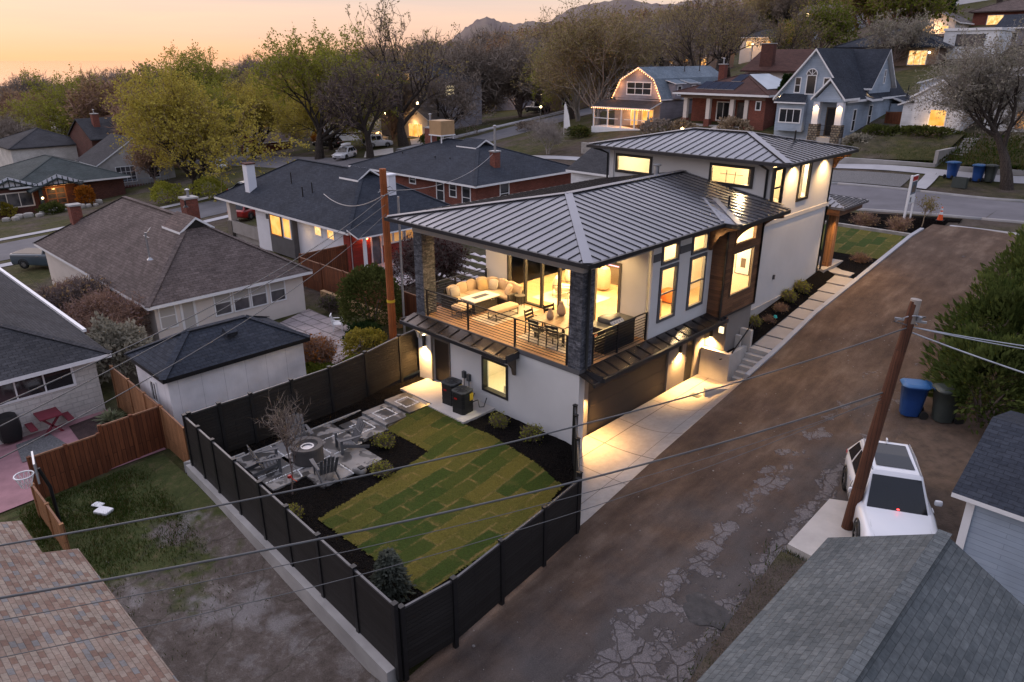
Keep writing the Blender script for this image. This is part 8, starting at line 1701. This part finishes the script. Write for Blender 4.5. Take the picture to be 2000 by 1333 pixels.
# loose stones lying on the alley and lot
mb=MB(); rg=random.Random(15)
for _ in range(330):
    if rg.random()<.72: x=rg.uniform(3.2,7.8);y=rg.uniform(-12,16);z=float(za(y))+.05
    else: x=rg.uniform(-9,3);y=rg.uniform(-14,-10.6);z=-.565
    s=rg.uniform(.008,.026)*(1 if rg.random()<.93 else 1.9); mb.lathe((x,y,z-.01),[(s,0),(s*.75,s*.5),(0,s*.7)],5)
o=mb.build('pebbles','pebble'); struct(o,'stuff')
# rough grass on the lot, the verge and the lawn
def blades(name,region,n,h,mats,zf,seed,w=.02):
    mb=MB(); rg=random.Random(seed)
    for _ in range(n):
        x,y=region(rg); z=zf(x,y); d=(Vector((rg.uniform(-.6,.6),rg.uniform(-.6,.6),1))).normalized(); L=h*rg.uniform(.5,1.3); sd=d.cross(rvec(rg)).normalized()*w; b=len(mb.v); p=Vector((x,y,z-.02)); mb.v+=[tuple(p-sd),tuple(p+sd),tuple(p+d*L)]; mb.f.append([b,b+1,b+2]); mb.m.append(rg.randrange(len(mats))); mb.s.append(False)
    o=mb.build(name,mats); struct(o,'stuff'); return o
def reg_lot(rg):
    while 1:
        x=rg.uniform(-10.9,-1.2);y=rg.uniform(-14.2,-10.2)
        if rg.random()<max(.04,min(1,(-4.2-x)/4.5)) and math.sin(x*1.7+y)*math.sin(y*2.1-x*.6)+rg.uniform(-.9,.9)>-.25: return x,y
blades('rough_grass',reg_lot,15000,.13,['grass_a','grass_b','grass_c'],lambda x,y:-.565,1,.012)
def reg_verge(rg): y=rg.uniform(-8.5,-.4); return float(np.interp(y,[-8.5,-3,-.4],[8.5,8.2,7.9]))+rg.gauss(0,.28),y
blades('verge_grass',reg_verge,3500,.16,['grass_a','grass_b','grass_c'],lambda x,y:float(za(y))+.04,2,.012)
def reg_bank(rg):
    return rg.uniform(-10,9),rg.uniform(45.6,52)
blades('bank_grass',reg_bank,6000,.22,['grass_a','grass_b','grass_c'],lambda x,y: float(np.clip(4.7+(y-45)*.29,4.7,6.6))+.2,3,.05)
def reg_lawn(rg):
    while 1:
        x=rg.uniform(-6.4,2.1);y=rg.uniform(-8.8,-1.3)
        if inpoly(x,y,LAWN): return x,y
blades('turf',reg_lawn,26000,.045,['turf_a','turf_b'],zl,4,.007)
# ---------------------------------------------------------------- camera, sky, light
cd=bpy.data.cameras.new('camera'); cd.lens=1418.03/2000*36; cd.sensor_width=36; cd.clip_end=20000; cd.clip_start=.1
co=bpy.data.objects.new('camera',cd); COL.objects.link(co); co.location=CAMP; co.rotation_euler=(R(90-21.3735),0,R(44.0718)); SC.camera=co
W_=bpy.data.worlds.new('World'); SC.world=W_; W_.use_nodes=True; nt=W_.node_tree; nt.nodes.clear()
class WN(NT):
    def __init__(s): s.t=nt
t=WN()
out=t.n('ShaderNodeOutputWorld'); bg=t.n('ShaderNodeBackground')
sky=t.n('ShaderNodeTexSky'); sky.sky_type='NISHITA'; sky.sun_disc=False; sky.sun_elevation=R(1.5); sky.sun_rotation=R(-88); sky.altitude=1300; sky.dust_density=3; sky.air_density=1.2
gen=t.n('ShaderNodeTexCoord').outputs['Generated']; sp=t.n('ShaderNodeSeparateXYZ'); t.l(gen,sp.inputs[0])
z=sp.outputs[2]
west=t.math('ADD',t.math('MULTIPLY',sp.outputs[0],-.5),.5,True)      # 1 towards the sunset
glow=t.ramp(z,[(0,(.84,.46,.275)),(.028,(.79,.52,.39)),(.075,(.69,.55,.485)),(.16,(.86,.68,.62)),(.40,(.84,.80,.90)),(1,(.64,.68,.88))])
east=t.ramp(z,[(0,(.42,.36,.38)),(.06,(.55,.47,.46)),(.16,(.42,.40,.43)),(.4,(.42,.45,.57)),(1,(.60,.64,.84))])
cloud=t.n('ShaderNodeMapping'); cloud.inputs['Scale'].default_value=(1.5,1.5,26); t.l(gen,cloud.inputs['Vector'])
cn=t.noise(cloud.outputs[0],1.1,5,.55)
c=t.mix(t.ramp(west,[(.30,(0,)*3),(.97,(1,)*3)]),east,glow)
c=t.mix(1,c,t.ramp(cn,[(.36,(.90,.92,.97)),(.66,(1.10,1.05,.98))]),'MULTIPLY')
sk=t.n('ShaderNodeVectorMath',operation='SCALE'); t.l(sky.outputs[0],sk.inputs[0]); sk.inputs['Scale'].default_value=.015
c=t.mix(.9,sk.outputs[0],c) if False else t.mix(1,c,sk.outputs[0],'ADD')
t.l(c,bg.inputs[0]); bg.inputs[1].default_value=1.0; c=t.mix(1,c,t.ramp(z,[(.09,(1,1,1)),(.32,(1.18,1.18,1.2))]),'MULTIPLY'); t.l(c,bg.inputs[0]); t.l(bg.outputs[0],out.inputs[0])
sd=bpy.data.lights.new('sun','SUN'); sd.energy=1.05; sd.angle=R(70); sd.color=(1,.80,.72)
so=bpy.data.objects.new('sun',sd); COL.objects.link(so); so.rotation_euler=Vector((-.84,-.12,.52)).to_track_quat('Z','Y').to_euler()
SC.view_settings.view_transform='Standard'; SC.view_settings.look='None'; SC.view_settings.gamma=1; SC.view_settings.exposure=.36
SC.cycles.use_denoising=True; SC.cycles.max_bounces=6; SC.cycles.transparent_max_bounces=12; SC.cycles.diffuse_bounces=3; SC.cycles.glossy_bounces=3
SC.cycles.sample_clamp_indirect=4; SC.cycles.caustics_reflective=False; SC.cycles.caustics_refractive=False
SC.cycles.use_light_tree=True
# distant mountains as real ridges
t=NT('mountain_mat'); n=t.noise(t.pos(),.02,6,.65)
t.bsdf(t.ramp(n,[(.35,(.115,.082,.078)),(.6,(.16,.122,.098)),(.75,(.17,.15,.12))]),.95)
def ridge(prof,dist,depth,name,seed):
    # prof: (bearing tangent, elevation tangent) of the crest seen from the valley
    rg=random.Random(seed); us=np.linspace(prof[0][0],prof[-1][0],70); el=np.interp(us,[p[0] for p in prof],[p[1] for p in prof]); mb=MB(); K=9
    F=(-.6955,.7185); Q=(.7185,.6955)
    for i,(u,e) in enumerate(zip(us,el)):
        for k in range(K+1):
            s=(k/K); d=dist+(s-.55)*depth*2; hh=(1-abs(s-.55)/.55 if s<.55 else 1-(s-.55)/.45); h=(CAMP[2]+dist*e+30)*max(0,hh)**.8
            mb.v.append((CAMP[0]+d*(F[0]+Q[0]*u)+0,CAMP[1]+d*(F[1]+Q[1]*u),-30+h+(rg.uniform(-1,1)*dist*.0012 if 0<k<K else 0)))
    for i in range(len(us)-1):
        for k in range(K): a=i*(K+1)+k; mb.f.append((a,a+1,a+K+2,a+K+1)); mb.m.append(0); mb.s.append(True)
    struct(mb.build(name,'mountain_mat'))
def el(x,y): # photo column/row to bearing and elevation tangents
    th=R(21.3735); a=(x-1000)/1418.03; b=(666.5-y)/1418.03; f=math.cos(th)+b*math.sin(th); return (a/f,(b*math.cos(th)-math.sin(th))/f)
ridge([el(*q) for q in ((790,118),(850,95),(880,78),(910,52),(935,36),(952,31),(975,41),(1000,46),(1040,41),(1070,43),(1110,60))],1400,200,'hills',1)
ridge([el(*q) for q in ((960,60),(1030,44),(1070,42),(1095,26),(1120,12),(1150,7),(1180,2),(1215,-6),(1260,4),(1300,8),(1340,2),(1420,-15),(1600,-30))],2300,400,'hills',2)
